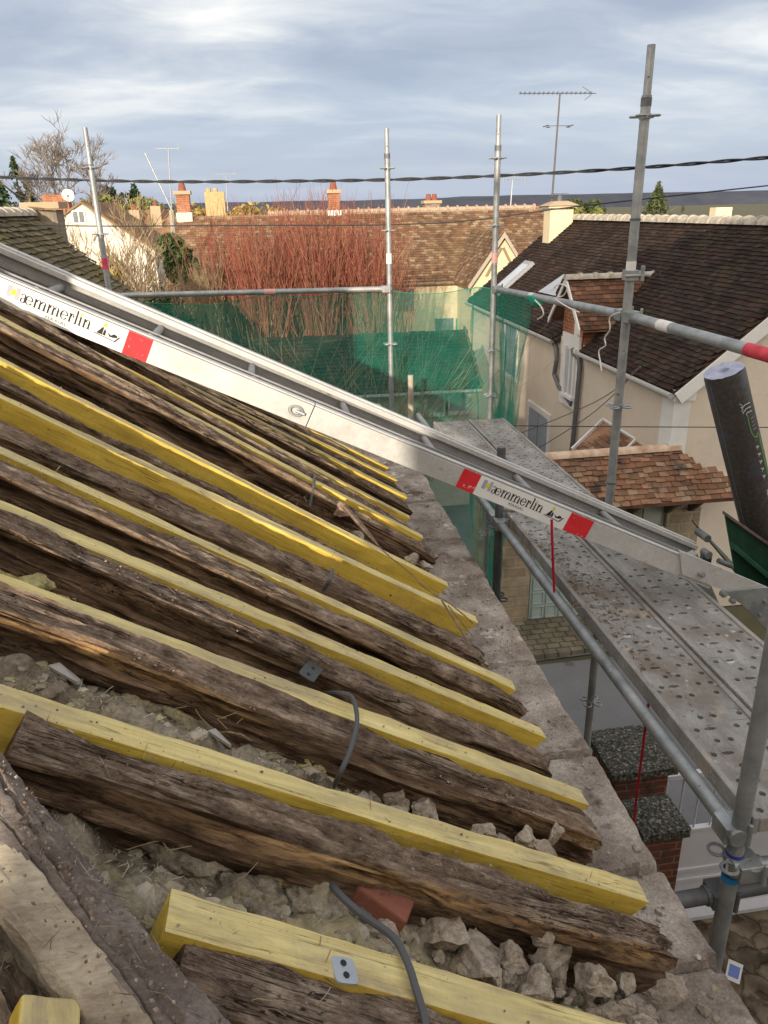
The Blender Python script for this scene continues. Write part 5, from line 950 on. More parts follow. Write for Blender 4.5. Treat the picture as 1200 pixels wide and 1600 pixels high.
# ------------------------------------------------------------------ debris net
def net():
    m = MB(); path = [(-1.9, 7.50), (-0.6, 7.53), (0.4, 7.52), (1.13, 7.49), (1.45, 7.46), (1.80, 7.30), (2.0, 6.98), (2.01, 6.6), (1.99, 6.02)]
    P3 = spl([(a, b, 0) for a, b in path], 16); n = len(P3); nz = 44
    tops = [(-1.9, 5.2), (-1.11, 5.235), (-0.54, 5.19), (-0.03, 5.275), (0.35, 5.23), (1.08, 5.285)]
    for i, p in enumerate(P3):
        s = i / (n - 1)
        if p.x < 1.1 and p.y > 7.3:
            zt = next((a[1] + (b[1] - a[1]) * (p.x - a[0]) / (b[0] - a[0]) for a, b in zip(tops[:-1], tops[1:]) if a[0] <= p.x <= b[0]), 5.2)
        elif p.y > 7.2: zt = 5.285 - 0.06 * math.sin(min(1, (p.x - 1.1) / 0.75) * math.pi)
        else: zt = 5.30
        for k in range(nz + 1):
            t = k / nz; z = zt + (1.4 - zt) * t; a = 0.03 + 0.09 * min(1, t * 3); q = V((p.x, p.y, z))
            off = a * fr((s * 9, z * 0.9, 2), 3) + 0.045 * min(1, t * 4) * math.sin(s * 62 + 2.2 * math.sin(z * 1.3 + s * 9)) + 0.02 * math.sin(s * 25 + z * 4)
            if p.y < 7.2: q.x += off * 0.7; q.y += 0.1 * t * (1 if i > n - 8 else 0) * 0
            else: q.y += off
            if p.y < 6.7: q.y += 0.35 * min(1, t * 1.6) * (1 - (p.y - 6.02) / 0.7)
            m.v.append(q)
    w = nz + 1
    for i in range(n - 1):
        for k in range(nz): m.f.append((i * w + k, i * w + k + 1, (i + 1) * w + k + 1, (i + 1) * w + k)); m.m.append(0)
    return m, w, n
m, w_, n_ = net(); nt_ = thing('debris_net', (0.5, 7.5, 1.4), 'green debris net hung on the far scaffold rail and round its corner', 'net')
m.build('net_sheet', M_NET, nt_, smooth=True)
q = MB(); cols_ = list(range(n_ - 34, n_)); 
for i in cols_:
    for k in range(w_): q.v.append(m.v[i * w_ + k] + V((0.03 + 0.02 * math.sin(k * 0.7 + i), 0.015 + 0.02 * math.sin(i * 0.9), 0.0)))
for i in range(len(cols_) - 1):
    for k in range(w_ - 1): q.f.append((i * w_ + k, i * w_ + k + 1, (i + 1) * w_ + k + 1, (i + 1) * w_ + k)); q.m.append(0)
q.build('net_fold', M_NET, nt_, smooth=True)
q = MB(); q.tube([m.v[i * w_] for i in range(0, n_)], 0.0035, 6); q.build('hem', plain('green_hem', (0.012, 0.24, 0.15), 0.8), nt_, smooth=True)
c = on_x(832, 470, 1.93); q = MB()
for k in range(7): q.tube([c + V((0, 0.02 * k - 0.02, 0.02)), c + V((0.02, 0.02 * k - 0.10, -0.02 - 0.006 * (k % 3))), c + V((0, 0.02 * k - 0.18, 0.0))], 0.016, 6)
q.build('net_knot', plain('green_knot', (0.012, 0.26, 0.16), 0.8), nt_, smooth=True)
# ------------------------------------------------------------------ pillars and gate by the street
def pillar(x, y, s, zt, label):
    t = thing('brick_pillar', (x, y, 0), label, 'pillar', 'brick gate pillars'); b = s * 0.40
    MB().bb(x - b, x + b, y - b, y + b, 0, zt - 0.07).build('shaft', M_BRICK, t)
    m = MB(); n = 16; vs = []
    for j in range(n + 1):
        for i in range(n + 1):
            a, c_ = i / n - 0.5, j / n - 0.5; e = 0.02 * fr((a * 9, c_ * 9, x), 3) if i in (0, n) or j in (0, n) else 0
            vs.append((x + a * s * (1 + e), y + c_ * s * (1 + e), zt + 0.035 * (1 - 2 * max(abs(a), abs(c_))) + 0.012 * fr((a * 12 + x, c_ * 12, 1), 4)))
    m.add(vs, [(j * (n + 1) + i, j * (n + 1) + i + 1, (j + 1) * (n + 1) + i + 1, (j + 1) * (n + 1) + i) for j in range(n) for i in range(n)])
    m.bb(x - s / 2 + 0.004, x + s / 2 - 0.004, y - s / 2 + 0.004, y + s / 2 - 0.004, zt - 0.07, zt - 0.008); m.build('cap', M_CAPS, t)
pillar(2.62, 4.73, 0.55, 1.90, 'taller brick pillar with broad lichen-speckled concrete cap'); pillar(2.49, 4.04, 0.36, 1.88, 'smaller brick pillar with dark lichen cap, nearer the house wall')
gt = thing('white_gate', (3.6, 4.72, 0), 'white metal gate with upright bars over a solid lower panel', 'gate')
MB().bb(2.9, 5.2, 4.70, 4.73, 0.03, 0.97).build('lower_panel', M_GATEW, gt)
for z in (0.40, 0.52): MB().bb(2.9, 5.2, 4.685, 4.70, z, z + 0.035).build('moulding', M_GATEW, gt)
MB().bb(2.86, 5.2, 4.69, 4.74, 1.56, 1.60).build('top_rail', M_GATEW, gt); MB().bb(2.88, 5.2, 4.69, 4.74, 0.97, 1.0).build('middle_rail', M_GATEW, gt)
MB().bb(2.9, 5.2, 4.60, 4.70, 0.02, 0.06).build('bottom_rail', M_GATEW, gt)
for k in range(15): MB().tube([(2.97 + k * 0.15, 4.715, 1.0), (2.97 + k * 0.15, 4.715, 1.66 if k % 2 else 1.56)], 0.009, 8).build('bar', M_GATEW, gt)
# ------------------------------------------------------------------ cream house on the right
HX, HY0, HY1, HE, RX, RZ = 5.6, 10.0, 21.6, 3.60, 8.1, 5.62
ch = thing('cream_house', (8.1, 15, 0), 'cream rendered house with a big dark tiled roof, behind the tallest post', 'house')
mb = MB(); mb.add([(HX, HY0, 0), (10.6, HY0, 0), (10.6, HY0, HE), (RX, HY0, RZ - 0.05), (HX, HY0, HE), (HX, HY1, 0), (10.6, HY1, 0), (10.6, HY1, HE), (RX, HY1, RZ - 0.05), (HX, HY1, HE)], [(0, 1, 2, 3, 4), (5, 9, 8, 7, 6), (0, 4, 9, 5), (1, 6, 7, 2)]); mb.build('wall', M_CREAM, ch)
sl_ = math.atan2(RZ - HE, RX - HX); sv = V((math.cos(sl_), 0, math.sin(sl_))); ov = 0.14; rl = (RX - HX) / math.cos(sl_) + ov; O0 = V((HX, HY0 - 0.10, HE)) - sv * ov
rf = MB(); sn_ = V((-math.sin(sl_), 0, math.cos(sl_)))
def slab(ya, yb, va, vb): rf.poly([V((O0.x, ya, O0.z)) + sv * va, V((O0.x, yb, O0.z)) + sv * va, V((O0.x, yb, O0.z)) + sv * vb, V((O0.x, ya, O0.z)) + sv * vb], -sn_ * 0.07)
dY0, dY1 = 13.42, 14.55
slab(HY0 - 0.1, HY1 + 0.1, 1.1, rl); slab(HY0 - 0.1, dY0 - 0.02, 0, 1.1); slab(dY1 + 0.05, HY1 + 0.1, 0, 1.1); rf.poly([(RX, HY0 - 0.1, RZ), (RX, HY1 + 0.1, RZ), (10.8, HY1 + 0.1, 3.44), (10.8, HY0 - 0.1, 3.44)], (0, 0, -0.07))
dY0, dY1 = 13.42, 14.55
def clipm(u, v): y = O0.y + u; return not (dY0 - 0.1 < y < dY1 + 0.15 and v < 1.15)
tile_roof(rf, O0 + sn_ * 0.004, (0, 1, 0), sv, HY1 - HY0 + 0.2, rl, 0.088, 0.15, rng, 1.3, clipm, 0.02)
roof = rf.build('roof', TILE_DARK, ch)
rt_ = MB(); ridge_tiles(rt_, (RX, HY0 - 0.1, RZ + 0.035), (RX, 20.9, RZ + 0.035), 0.12); rt_.build('ridge_tiles', M_RIDGE, roof, smooth=True)
mb = MB(); mb.bb(7.36, 7.98, 20.5, 21.0, 4.6, 5.86); mb.bb(7.30, 8.04, 20.44, 21.06, 5.90, 5.955); mb.build('chimney', M_CREAM2, roof)
mb = MB(); mb.add([(7.24, 20.38, 5.955), (8.10, 20.38, 5.955), (8.10, 21.12, 5.955), (7.24, 21.12, 5.955), (7.5, 20.6, 6.07), (7.86, 20.6, 6.07), (7.86, 20.9, 6.07), (7.5, 20.9, 6.07)], [(3, 2, 1, 0), (4, 5, 6, 7), (0, 1, 5, 4), (1, 2, 6, 5), (2, 3, 7, 6), (3, 0, 4, 7)]); mb.build('chimney_cap', M_TAN, roof)
mb = MB(); mb.tube([(7.68, 20.75, 6.05), (7.68, 20.75, 6.22)], 0.07, 10); mb.bb(7.5, 7.86, 20.6, 20.9, 6.24, 6.255); mb.build('cowl', M_ZINC, roof)
# verge, quoin, gutters
mb = MB(); vb = V((HX, HY0 - 0.10, HE)) - sv * ov; mb.poly([vb - sn_ * 0.02, vb + sv * rl - sn_ * 0.02, vb + sv * rl - sn_ * 0.20, vb - sn_ * 0.20], V((0, -0.03, 0))); mb.build('verge_board', M_TRIM, ch)
mb = MB(); mb.bb(HX - 0.05, HX + 0.20, HY0 - 0.05, HY0 + 0.30, 2.45, HE - 0.05); mb.bb(HX - 0.09, HX + 0.26, HY0 - 0.09, HY0 + 0.36, 2.36, 2.47); mb.bb(HX - 0.08, HX + 0.25, HY0 - 0.08, HY0 + 0.34, HE - 0.22, HE - 0.06); mb.build('corner_pier', M_TRIM, ch)
for y0, y1 in ((HY0 - 0.12, dY0 - 0.05), (dY1 + 0.15, HY1)):
    mb = MB(); mb.tube([(HX - 0.16, y0, HE - 0.13), (HX - 0.16, y1, HE - 0.13)], 0.042, 10); mb.build('gutter', plain('pale_gutter', (0.34, 0.33, 0.31), 0.6), ch, smooth=True)
PX = HX - 0.07
for pts in (((895, 545), (897, 553), (905, 560), (906, 575), (900, 640), (895, 690), (892, 712)), ((865, 535), (869, 545), (870, 560), (866, 585), (874, 605), (893, 632))):
    mb = MB(); mb.tube([on_x(p[0], p[1], PX) for p in pts], 0.045, 10); mb.build('downpipe', M_ZINC, ch, smooth=True)
# wall dormer with brick gable
ap = V((HX - 0.06, 13.98, 4.72)); hw, hz_ = 0.60, 0.62
mb = MB(); mb.add([(HX - 0.02, ap.y - hw + 0.1, 3.3), (HX - 0.02, ap.y + hw - 0.1, 3.3), (HX - 0.02, ap.y + hw - 0.1, ap.z - hz_ + 0.08), (HX - 0.02, ap.y, ap.z - 0.05), (HX - 0.02, ap.y - hw + 0.1, ap.z - hz_ + 0.08)] , [(0, 1, 2, 3, 4)]); mb.bb(HX + 0.0, HX + 1.2, ap.y - hw + 0.102, ap.y + hw - 0.102, 3.3, ap.z - hz_ + 0.02); dm = mb.build('dormer', M_BRICKO, ch)
xr = HX + (ap.z - HE) / math.tan(sl_)
for sy in (-1, 1):
    Ue = V((1, 0, 0)); Ve = V((0, -sy * hw, hz_)).normalized(); O1 = V((HX - 0.22, ap.y + sy * (hw + 0.2), ap.z - hz_ - 0.2)); ll = math.hypot(hw + 0.2, hz_ + 0.2); m = MB(); rg = random.Random(8)
    def cl2(u, v, O1=O1, Ve=Ve): p = O1 + Ue * u + Ve * v; return p.z > HE + (p.x - HX) * math.tan(sl_) - 0.05
    tile_roof(m, O1, Ue, Ve, xr - HX + 0.35, ll, 0.095, 0.15, rg, 1.2, cl2)
    m.add([O1, O1 + Ve * ll, V((xr, ap.y, ap.z)), O1 + Ve * ll + V((0.01, 0, 0))], [(0, 1, 2)]); m.add([O1 - V((0, 0, 0.03)), O1 + Ve * ll - V((0, 0, 0.03)), V((xr, ap.y, ap.z - 0.03)), O1 + Ue * 1.0 - V((0, 0, 0.03))], [(0, 1, 2, 3)])
    m.build('dormer_roof', mat('red_brown_dormer_tiles', [(0.3, (0.3, 0.3, 0.3)), (0.7, (0.7, 0.68, 0.65))], scale=2, rough=0.9, bump=0.3, isl=[(0.105, 0.055, 0.038), (0.15, 0.075, 0.048), (0.085, 0.05, 0.036), (0.18, 0.10, 0.065)], spots=[((0.05, 0.038, 0.03), 3, 0.6, 0.1)], spec=0.1), dm)
    m = MB(); m.poly([O1 + V((-0.01, 0, 0.03)), O1 + Ve * ll + V((-0.01, 0, 0.03)), O1 + Ve * ll + V((-0.01, 0, -0.07)), O1 + V((-0.01, 0, -0.07))], V((0.03, 0, 0))); m.build('barge_board', M_TRIM, dm)
m = MB(); ridge_tiles(m, (HX - 0.24, ap.y, ap.z + 0.04), (xr + 0.1, ap.y, ap.z + 0.04), 0.09, 6); m.build('dormer_ridge', M_RIDGE, dm, smooth=True)
mb = MB(); mb.bb(HX - 0.06, HX, ap.y - 0.46, ap.y + 0.40, 2.36, 3.72); mb.build('dormer_surround', M_TRIM, dm)
wy0, wy1 = ap.y - 0.30, ap.y + 0.10
mb = MB(); mb.bb(HX - 0.068, HX - 0.06, wy0, wy1, 2.62, 3.45); dw = mb.build('dormer_window', plain('pale_pane', (0.40, 0.43, 0.46), 0.3), dm)
mb = MB(); mb.bb(HX - 0.10, HX - 0.06, wy0 - 0.07, wy0, 2.6, 3.5); mb.bb(HX - 0.10, HX - 0.06, wy1, wy1 + 0.07, 2.6, 3.5); mb.bb(HX - 0.13, HX - 0.06, wy0 - 0.1, wy1 + 0.1, 2.54, 2.6); mb.bb(HX - 0.085, HX - 0.06, (wy0 + wy1) / 2 - 0.02, (wy0 + wy1) / 2 + 0.02, 2.62, 3.45); mb.build('window_frame', M_TRIM, dw)
mb = MB(); mb.bb(HX - 0.06, HX - 0.02, ap.y - 0.34, ap.y - 0.17, 3.72, 4.22); mb.build('dormer_post', M_TRIM, dm)
# roof window and flashing
def roofpt(px, h=0.03):
    r = W(*px); nrm = sn_; t = (O0 - CAM).dot(nrm) / r.dot(nrm); return CAM + r * t + nrm * h
mb = MB(); f0, f1, f2 = roofpt((884, 431), 0.05), roofpt((843, 459), 0.05), roofpt((868, 465), 0.05); mb.poly([f0, f1, f2], sn_ * 0.012); mb.build('lead_flashing', plain('lead_flashing', (0.34, 0.36, 0.40), 0.5, 0.2), roof)
mb = MB(); a, b, c_, d_ = roofpt((783, 443)), roofpt((822, 419)), roofpt((812, 432)), roofpt((790, 449))
a = V((6.15, 18.9, 0)); 
def rp(x, y, h): return V((x, y, HE + (x - HX) * math.tan(sl_))) + sn_ * h
x0_, x1_, y0_, y1_ = roofpt((800, 440)).x - 0.40, roofpt((806, 434)).x + 0.42, roofpt((804, 436)).y - 0.32, roofpt((804, 436)).y + 0.32
mb.poly([rp(x0_, y0_, 0.02), rp(x1_, y0_, 0.02), rp(x1_, y1_, 0.02), rp(x0_, y1_, 0.02)], sn_ * 0.09); sk = mb.build('roof_window', plain('grey_flashing', (0.32, 0.33, 0.35), 0.5, 0.3), roof)
mb = MB(); mb.poly([rp(x0_ + 0.1, y0_ + 0.09, 0.112), rp(x1_ - 0.1, y0_ + 0.09, 0.112), rp(x1_ - 0.1, y1_ - 0.09, 0.112), rp(x0_ + 0.1, y1_ - 0.09, 0.112)], sn_ * 0.006); mb.build('pane', mat('skylight_pane', [(0.3, (0.42, 0.45, 0.5)), (0.7, (0.5, 0.53, 0.58))], scale=3, rough=0.2, bump=0.0), sk)
# shuttered window and upper small opening
def facwin(pts, parent, m, fm, name='window', x=HX):
    P = [on_x(p[0], p[1], x) for p in pts]; y0, y1 = min(p.y for p in P), max(p.y for p in P); z0, z1 = min(p.z for p in P), max(p.z for p in P)
    w_ = MB().bb(x - 0.03, x + 0.02, y0, y1, z0, z1).build(name, m, parent); f = MB()
    for a in ((y0 - 0.1, y0, z0 - 0.1, z1 + 0.12), (y1, y1 + 0.1, z0 - 0.1, z1 + 0.12), (y0, y1, z1, z1 + 0.12), (y0, y1, z0 - 0.1, z0)): f.bb(x - 0.045, x + 0.01, *a)
    f.build('window_frame', fm, w_); s_ = MB(); s_.bb(x - 0.036, x - 0.029, (y0 + y1) / 2 - 0.008, (y0 + y1) / 2 + 0.008, z0, z1); s_.build('shutter_gap', M_ZINC, w_)
facwin([(829, 634), (855, 716)], ch, M_SHUT, M_TRIM)
facwin([(792, 500), (806, 590)], ch, M_SHUT, M_TRIM)
# small hood over the side door
A_, B_, C_ = on_x(941, 658, HX - 0.01), on_x(992, 690, HX - 0.01), on_x(893, 704, HX - 0.75); D_ = C_ + (B_ - A_)
hd = MB(); uu, vv_ = (D_ - C_), (A_ - C_); hn = uu.cross(vv_).normalized(); hn = hn if hn.z > 0 else -hn
hd.poly([A_, B_, D_, C_], -hn * 0.05); tile_roof(hd, C_, uu, vv_ - uu * (vv_.dot(uu) / uu.length_squared), uu.length, (vv_ - uu * (vv_.dot(uu) / uu.length_squared)).length, 0.10, 0.15, random.Random(2), 1.3)
ho = hd.build('hood', TILE_PORCH, ch)
for p, q_ in ((A_, C_), (A_, B_), (B_, D_)):
    m = MB(); d = (q_ - p); m.poly([p + hn * 0.05, q_ + hn * 0.05, q_ - hn * 0.08, p - hn * 0.08], hn.cross(d).normalized() * 0.04); m.build('hood_board', M_TRIM, ho)
# tiled street wall with the garage door
sw = thing('street_wall', (4.6, 9.9, 0), 'pale stone street wall under a weathered tiled coping roof, with doors', 'wall')
wy = 9.92
mb = MB(); mb.bb(2.75, 3.55, wy, wy + 0.35, 0, 2.25); mb.bb(4.95, 5.2, wy, wy + 0.35, 0, 2.25); mb.bb(5.62, 6.15, wy - 0.02, wy + 0.06, 0, 1.75); mb.bb(3.55, 4.95, wy + 0.02, wy + 0.35, 1.78, 2.25); mb.build('stonework', M_STONE, sw)
mb = MB(); mb.bb(5.62, 6.15, wy - 0.005, wy + 0.07, 1.75, 2.2); mb.bb(6.15, 7.5, wy - 0.0, wy + 0.08, 0, 2.2); mb.build('render', M_CREAM, sw)
gd = MB().bb(3.58, 4.92, wy + 0.05, wy + 0.09, 0.03, 1.76).build('garage_door', M_GDOOR, sw)
for i in range(6):
    for j in range(7):
        m = MB(); x0 = 3.62 + i * 0.217; z0 = 0.08 + j * 0.24
        for a in ((x0, x0 + 0.185, z0, z0 + 0.018), (x0, x0 + 0.185, z0 + 0.19, z0 + 0.208), (x0, x0 + 0.018, z0 + 0.018, z0 + 0.19), (x0 + 0.167, x0 + 0.185, z0 + 0.018, z0 + 0.19)): m.bb(a[0], a[1], wy + 0.032, wy + 0.05, a[2], a[3])
        m.build('door_panel', M_GDOOR, gd)
ed = MB().bb(5.22, 5.6, wy + 0.05, wy + 0.09, 0.03, 2.1).build('entry_door', plain('grey_green_door', (0.27, 0.29, 0.25), 0.7), sw)
m = MB(); 
for z in (0.3, 0.9, 1.5): m.bb(5.27, 5.55, wy + 0.03, wy + 0.05, z, z + 0.42)
m.build('door_panel', plain('pale_door_panel', (0.34, 0.36, 0.31), 0.7), ed)
e0, e1 = V((2.9, 9.40, 2.06)), V((3.74, 10.0, 2.66)); vs_ = V((0, 0.6, 0.6)).normalized(); ll = 0.86
m = MB(); rg = random.Random(12)
def clp(u, v): x = 2.9 + u; return (x < 5.74) or (x < 6.42 - 0.0 and v < 0.86 - (x - 5.74) * 1.05 if x > 5.74 else True)
tile_roof(m, e0, (1, 0, 0), vs_, 3.5, ll, 0.082, 0.15, rg, 2.0, clp, lift=0.022); m.poly([e0, e0 + V((2.84, 0, 0)), e0 + V((2.84, 0, 0)) + vs_ * ll, e0 + vs_ * ll], (0, 0.02, -0.05)); m.poly([e0 + V((2.84, 0, 0)), e0 + V((3.5, 0, 0)), e0 + V((2.84, 0, 0)) + vs_ * 0.8], (0, 0.02, -0.05))
cr = m.build('coping_roof', TILE_PORCH, sw)
m = MB(); ridge_tiles(m, (2.9, 10.0, 2.68), (5.74, 10.0, 2.70), 0.085, 10, lip=False); m.build('coping_ridge', M_RIDGEW, cr, smooth=True)
for x in (5.56, 5.93, 4.97): m = MB(); m.poly([(x, 9.46, 2.05), (x, 9.9, 2.1), (x, 9.9, 1.72), (x, 9.84, 1.72)], (0.06, 0, 0)); m.build('bracket', M_DKW, sw)
pc = V((5.76, wy - 0.012, 1.83)); pq = MB().box(pc, (0.13, 0.012, 0.105)).build('number_plaque', plain('plaque_blue', (0.02, 0.02, 0.09), 0.4), sw)
cu = bpy.data.curves.new('num', 'FONT'); cu.body = '18'; cu.size = 0.10; cu.align_x = 'CENTER'; to = bpy.data.objects.new('tmp', cu); COL.objects.link(to); bpy.context.view_layer.update()
me = bpy.data.meshes.new_from_object(to.evaluated_get(bpy.context.evaluated_depsgraph_get())); bpy.data.objects.remove(to)
q = MB(); q.add([pc + V((v.co.x, -0.008, v.co.y - 0.035)) for v in me.vertices], [tuple(p.vertices) for p in me.polygons]); q.build('plaque_number', M_TAPEW, pq)
# ------------------------------------------------------------------ low outbuilding beyond the net
lb = thing('low_outbuilding', (1.2, 15.5, 0), 'low rendered outbuilding with two framed windows, seen through the net', 'outbuilding')
mb = MB(); mb.add([(-3.2, 15.1, 0), (3.95, 15.1, 0), (3.95, 15.1, 2.6), (-3.2, 15.1, 2.6), (-3.2, 17.6, 0), (3.95, 17.6, 0), (3.95, 17.6, 2.6), (-3.2, 17.6, 2.6), (3.95, 16.4, 3.42), (-3.2, 16.4, 3.42)], [(0, 1, 2, 3), (1, 5, 6, 8, 2), (4, 0, 3, 9, 7), (5, 4, 7, 6)]); mb.build('wall', M_WHITER, lb)
m = MB(); vsl = V((0, 1.5, 0.95)).normalized(); tile_roof(m, (-3.4, 14.9, 2.58), (1, 0, 0), vsl, 7.46, 1.78, 0.11, 0.18, random.Random(3), 1.5); m.poly([(-3.4, 14.9, 2.56), (4.1, 14.9, 2.56), (4.1, 16.4, 3.5), (-3.4, 16.4, 3.5)], (0, 0, -0.06)); m.poly([(-3.4, 17.9, 2.5), (4.1, 17.9, 2.5), (4.1, 16.42, 3.5), (-3.4, 16.42, 3.5)], (0, 0, -0.06)); m.build('roof', TILE_DARK, lb)
for px in ((680, 630), (715, 627)):
    c = on_y(px[0], px[1], 15.08); f = MB()
    w_ = MB().bb(c.x - 0.17, c.x + 0.17, 15.07, 15.09, c.z - 0.2, c.z + 0.2).build('window', M_SHUT, lb)
    for a in ((c.x - 0.26, c.x - 0.17, c.z - 0.28, c.z + 0.28), (c.x + 0.17, c.x + 0.26, c.z - 0.28, c.z + 0.28), (c.x - 0.17, c.x + 0.17, c.z + 0.2, c.z + 0.28), (c.x - 0.17, c.x + 0.17, c.z - 0.28, c.z - 0.2)): f.bb(a[0], a[1], 15.05, 15.1, a[2], a[3])
    f.build('window_frame', M_TRIM, w_)
m = MB(); m.poly([(4.08, 14.85, 2.50), (4.08, 16.42, 3.50), (4.08, 16.42, 3.60), (4.08, 14.85, 2.62)], (0.05, 0, 0)); m.build('verge_board', M_DKW, lb)
MB().tube([(-3.4, 14.88, 2.53), (4.12, 14.88, 2.53)], 0.045, 8).build('gutter', M_GALV, lb, smooth=True)
# ------------------------------------------------------------------ central long roof
cbh = thing('long_house', (3.2, 26, 0), 'long house with a sunlit warm brown tile roof and pale yellow wall', 'house')
CY, CR = 25.0, 27.6
mb = MB(); mb.add([(-3.0, CY, 0), (9.6, CY, 0), (9.6, CY, 3.9), (-3.0, CY, 3.9), (-3.0, CR + 2.6, 0), (9.6, CR + 2.6, 0), (9.6, CR + 2.6, 3.9), (-3.0, CR + 2.6, 3.9), (9.6, CR, 5.75), (-3.0, CR, 5.85)], [(0, 1, 2, 3), (1, 5, 6, 8, 2), (4, 0, 3, 9, 7), (5, 4, 7, 6)]); mb.build('wall', M_CREAM2, cbh)
m = MB(); vsl = V((0, CR - CY + 0.15, 5.88 - 3.80)).normalized(); tile_roof(m, (-3.1, CY - 0.15, 3.80), (1, 0, 0), vsl, 12.6, 3.42, 0.115, 0.18, random.Random(5), 1.6, None, 0.03); m.poly([(-3.1, CY - 0.15, 3.78), (9.6, CY - 0.15, 3.78), (9.6, CR, 5.86), (-3.1, CR, 5.86)], (0, 0, -0.08)); m.poly([(-3.1, CR + 2.8, 3.7), (9.6, CR + 2.8, 3.7), (9.6, CR, 5.88), (-3.1, CR, 5.88)], (0, 0, -0.08)); cro = m.build('roof', TILE_WARM, cbh)
m = MB(); 
for i in range(27): 
    x = 0.3 + i * 0.34; m.tube([(x - 0.15, CR, 5.90), (x + 0.15, CR, 5.90)], 0.09, 8); m.tube([(x + 0.13, CR, 5.91), (x + 0.19, CR, 5.91)], 0.125, 8)
m.build('ridge_tiles', plain('pink_mortar_ridge', (0.36, 0.27, 0.20), 0.95, var=0.35), cro, smooth=True)
MB().tube([(-3.1, CY - 0.2, 3.74), (6.7, CY - 0.2, 3.74)], 0.05, 8).build('gutter', plain('brown_gutter', (0.2, 0.14, 0.1), 0.7), cbh, smooth=True)
def chimney(x, y, w, d, z0, z1, m, pot, parent, band=True):
    mb = MB(); mb.bb(x - w / 2, x + w / 2, y - d / 2, y + d / 2, z0, z1); c = mb.build('chimney', m, parent)
    if band: MB().bb(x - w / 2 - 0.06, x + w / 2 + 0.06, y - d / 2 - 0.06, y + d / 2 + 0.06, z1 - 0.02, z1 + 0.09).build('chimney_cap', M_TAN, parent)
    for dx in pot: 
        q = MB(); q.tube([(x + dx, y, z1 + 0.09), (x + dx, y, z1 + 0.34)], 0.13, 10, r2=0.085); q.build('chimney_pot', M_TERRA if band else M_TAN, parent, smooth=True)
def pz(px, Y): return on_y(px[0], px[1], Y)
p = pz((286, 310), CR); chimney(p.x, CR, 0.42, 0.42, 5.6, pz((286, 303), CR).z, M_BRICKO, (0,), cro); MB().bb(p.x - 0.25, p.x + 0.25, CR - 0.25, CR + 0.25, 5.7, 6.0).build('chimney_base', M_WHITER, cro)
p = pz((521, 305), CR); chimney(p.x, CR, 0.38, 0.4, 5.6, pz((521, 301), CR).z, M_BRICKO, (0,), cro); MB().bb(p.x - 0.22, p.x + 0.22, CR - 0.22, CR + 0.22, 5.8, 5.96).build('chimney_base', M_TRIM, cro)
for px0, px1, py0, py1, mm, nm in ((655, 728, 455, 500, M_SHUT, 'window'), ):
    pass
c = pz((722, 512), CY); MB().bb(c.x - 0.22, c.x + 0.22, CY - 0.06, CY - 0.02, 1.75, 2.6).build('shutter', plain('green_shutter', (0.05, 0.26, 0.2), 0.7), cbh)
c = pz((694, 512), CY); MB().bb(c.x - 0.3, c.x + 0.3, CY - 0.03, CY + 0.02, 1.7, 2.62).build('window', M_GLASS, cbh)
c = pz((632, 462), CY); MB().bb(c.x - 0.3, c.x + 0.3, CY - 0.03, CY + 0.02, 2.9, 3.6).build('window', M_GLASS, cbh)
for x in (pz((735, 445), CY).x, pz((748, 445), CY).x): MB().bb(x - 0.07, x + 0.07, CY - 0.08, CY - 0.02, 0, 3.75).build('timber_post', plain('orange_timber', (0.30, 0.16, 0.07), 0.85), cbh)
# little timbered gable between the two roofs
gb = thing('small_gable_house', (6.9, 23.5, 0), 'narrow gabled house with a timber frame between the two big roofs', 'house')
gx, gy = 6.9, 23.2; mb = MB(); mb.add([(6.0, gy, 0), (7.75, gy, 0), (7.75, gy, 4.0), (gx, gy, 5.22), (6.0, gy, 4.0), (6.0, gy + 2.2, 0), (7.75, gy + 2.2, 0), (7.75, gy + 2.2, 4.0), (gx, gy + 2.2, 5.22), (6.0, gy + 2.2, 4.0)], [(0, 1, 2, 3, 4), (0, 4, 9, 5), (1, 6, 7, 2), (5, 9, 8, 7, 6)]); mb.build('wall', M_CREAM2, gb)
for sx in (-1, 1):
    m = MB(); ax_ = 6.0 - 0.16 if sx < 0 else 7.75 + 0.16; az_ = 4.0 - 0.2; O1 = V((ax_, gy - 0.2, az_)); Vv_ = (V((gx, gy - 0.2, 5.28)) - O1); tile_roof(m, O1, (0, 1, 0), Vv_, 4.6, Vv_.length, 0.11, 0.17, random.Random(9), 1.2); m.poly([O1, O1 + Vv_, O1 + Vv_ + V((0, 4.6, 0)), O1 + V((0, 4.6, 0))], (0, 0, -0.07)); m.build('roof', TILE_WARM, gb)
    m = MB(); m.poly([O1, O1 + Vv_, O1 + Vv_ + V((0, 0, -0.16)), O1 + V((0, 0, -0.16))], (0, -0.04, 0)); m.build('barge_board', plain('grey_bargeboard', (0.36, 0.31, 0.25), 0.8), gb)
    m = MB(); m.poly([(gx + sx * 0.42, gy - 0.03, 4.05), (gx + sx * 0.50, gy - 0.03, 4.05), (gx + sx * 0.06, gy - 0.03, 4.85), (gx, gy - 0.03, 4.82)], (0, -0.03, 0)); m.build('brace', plain('brace_wood', (0.26, 0.19, 0.12), 0.85), gb)
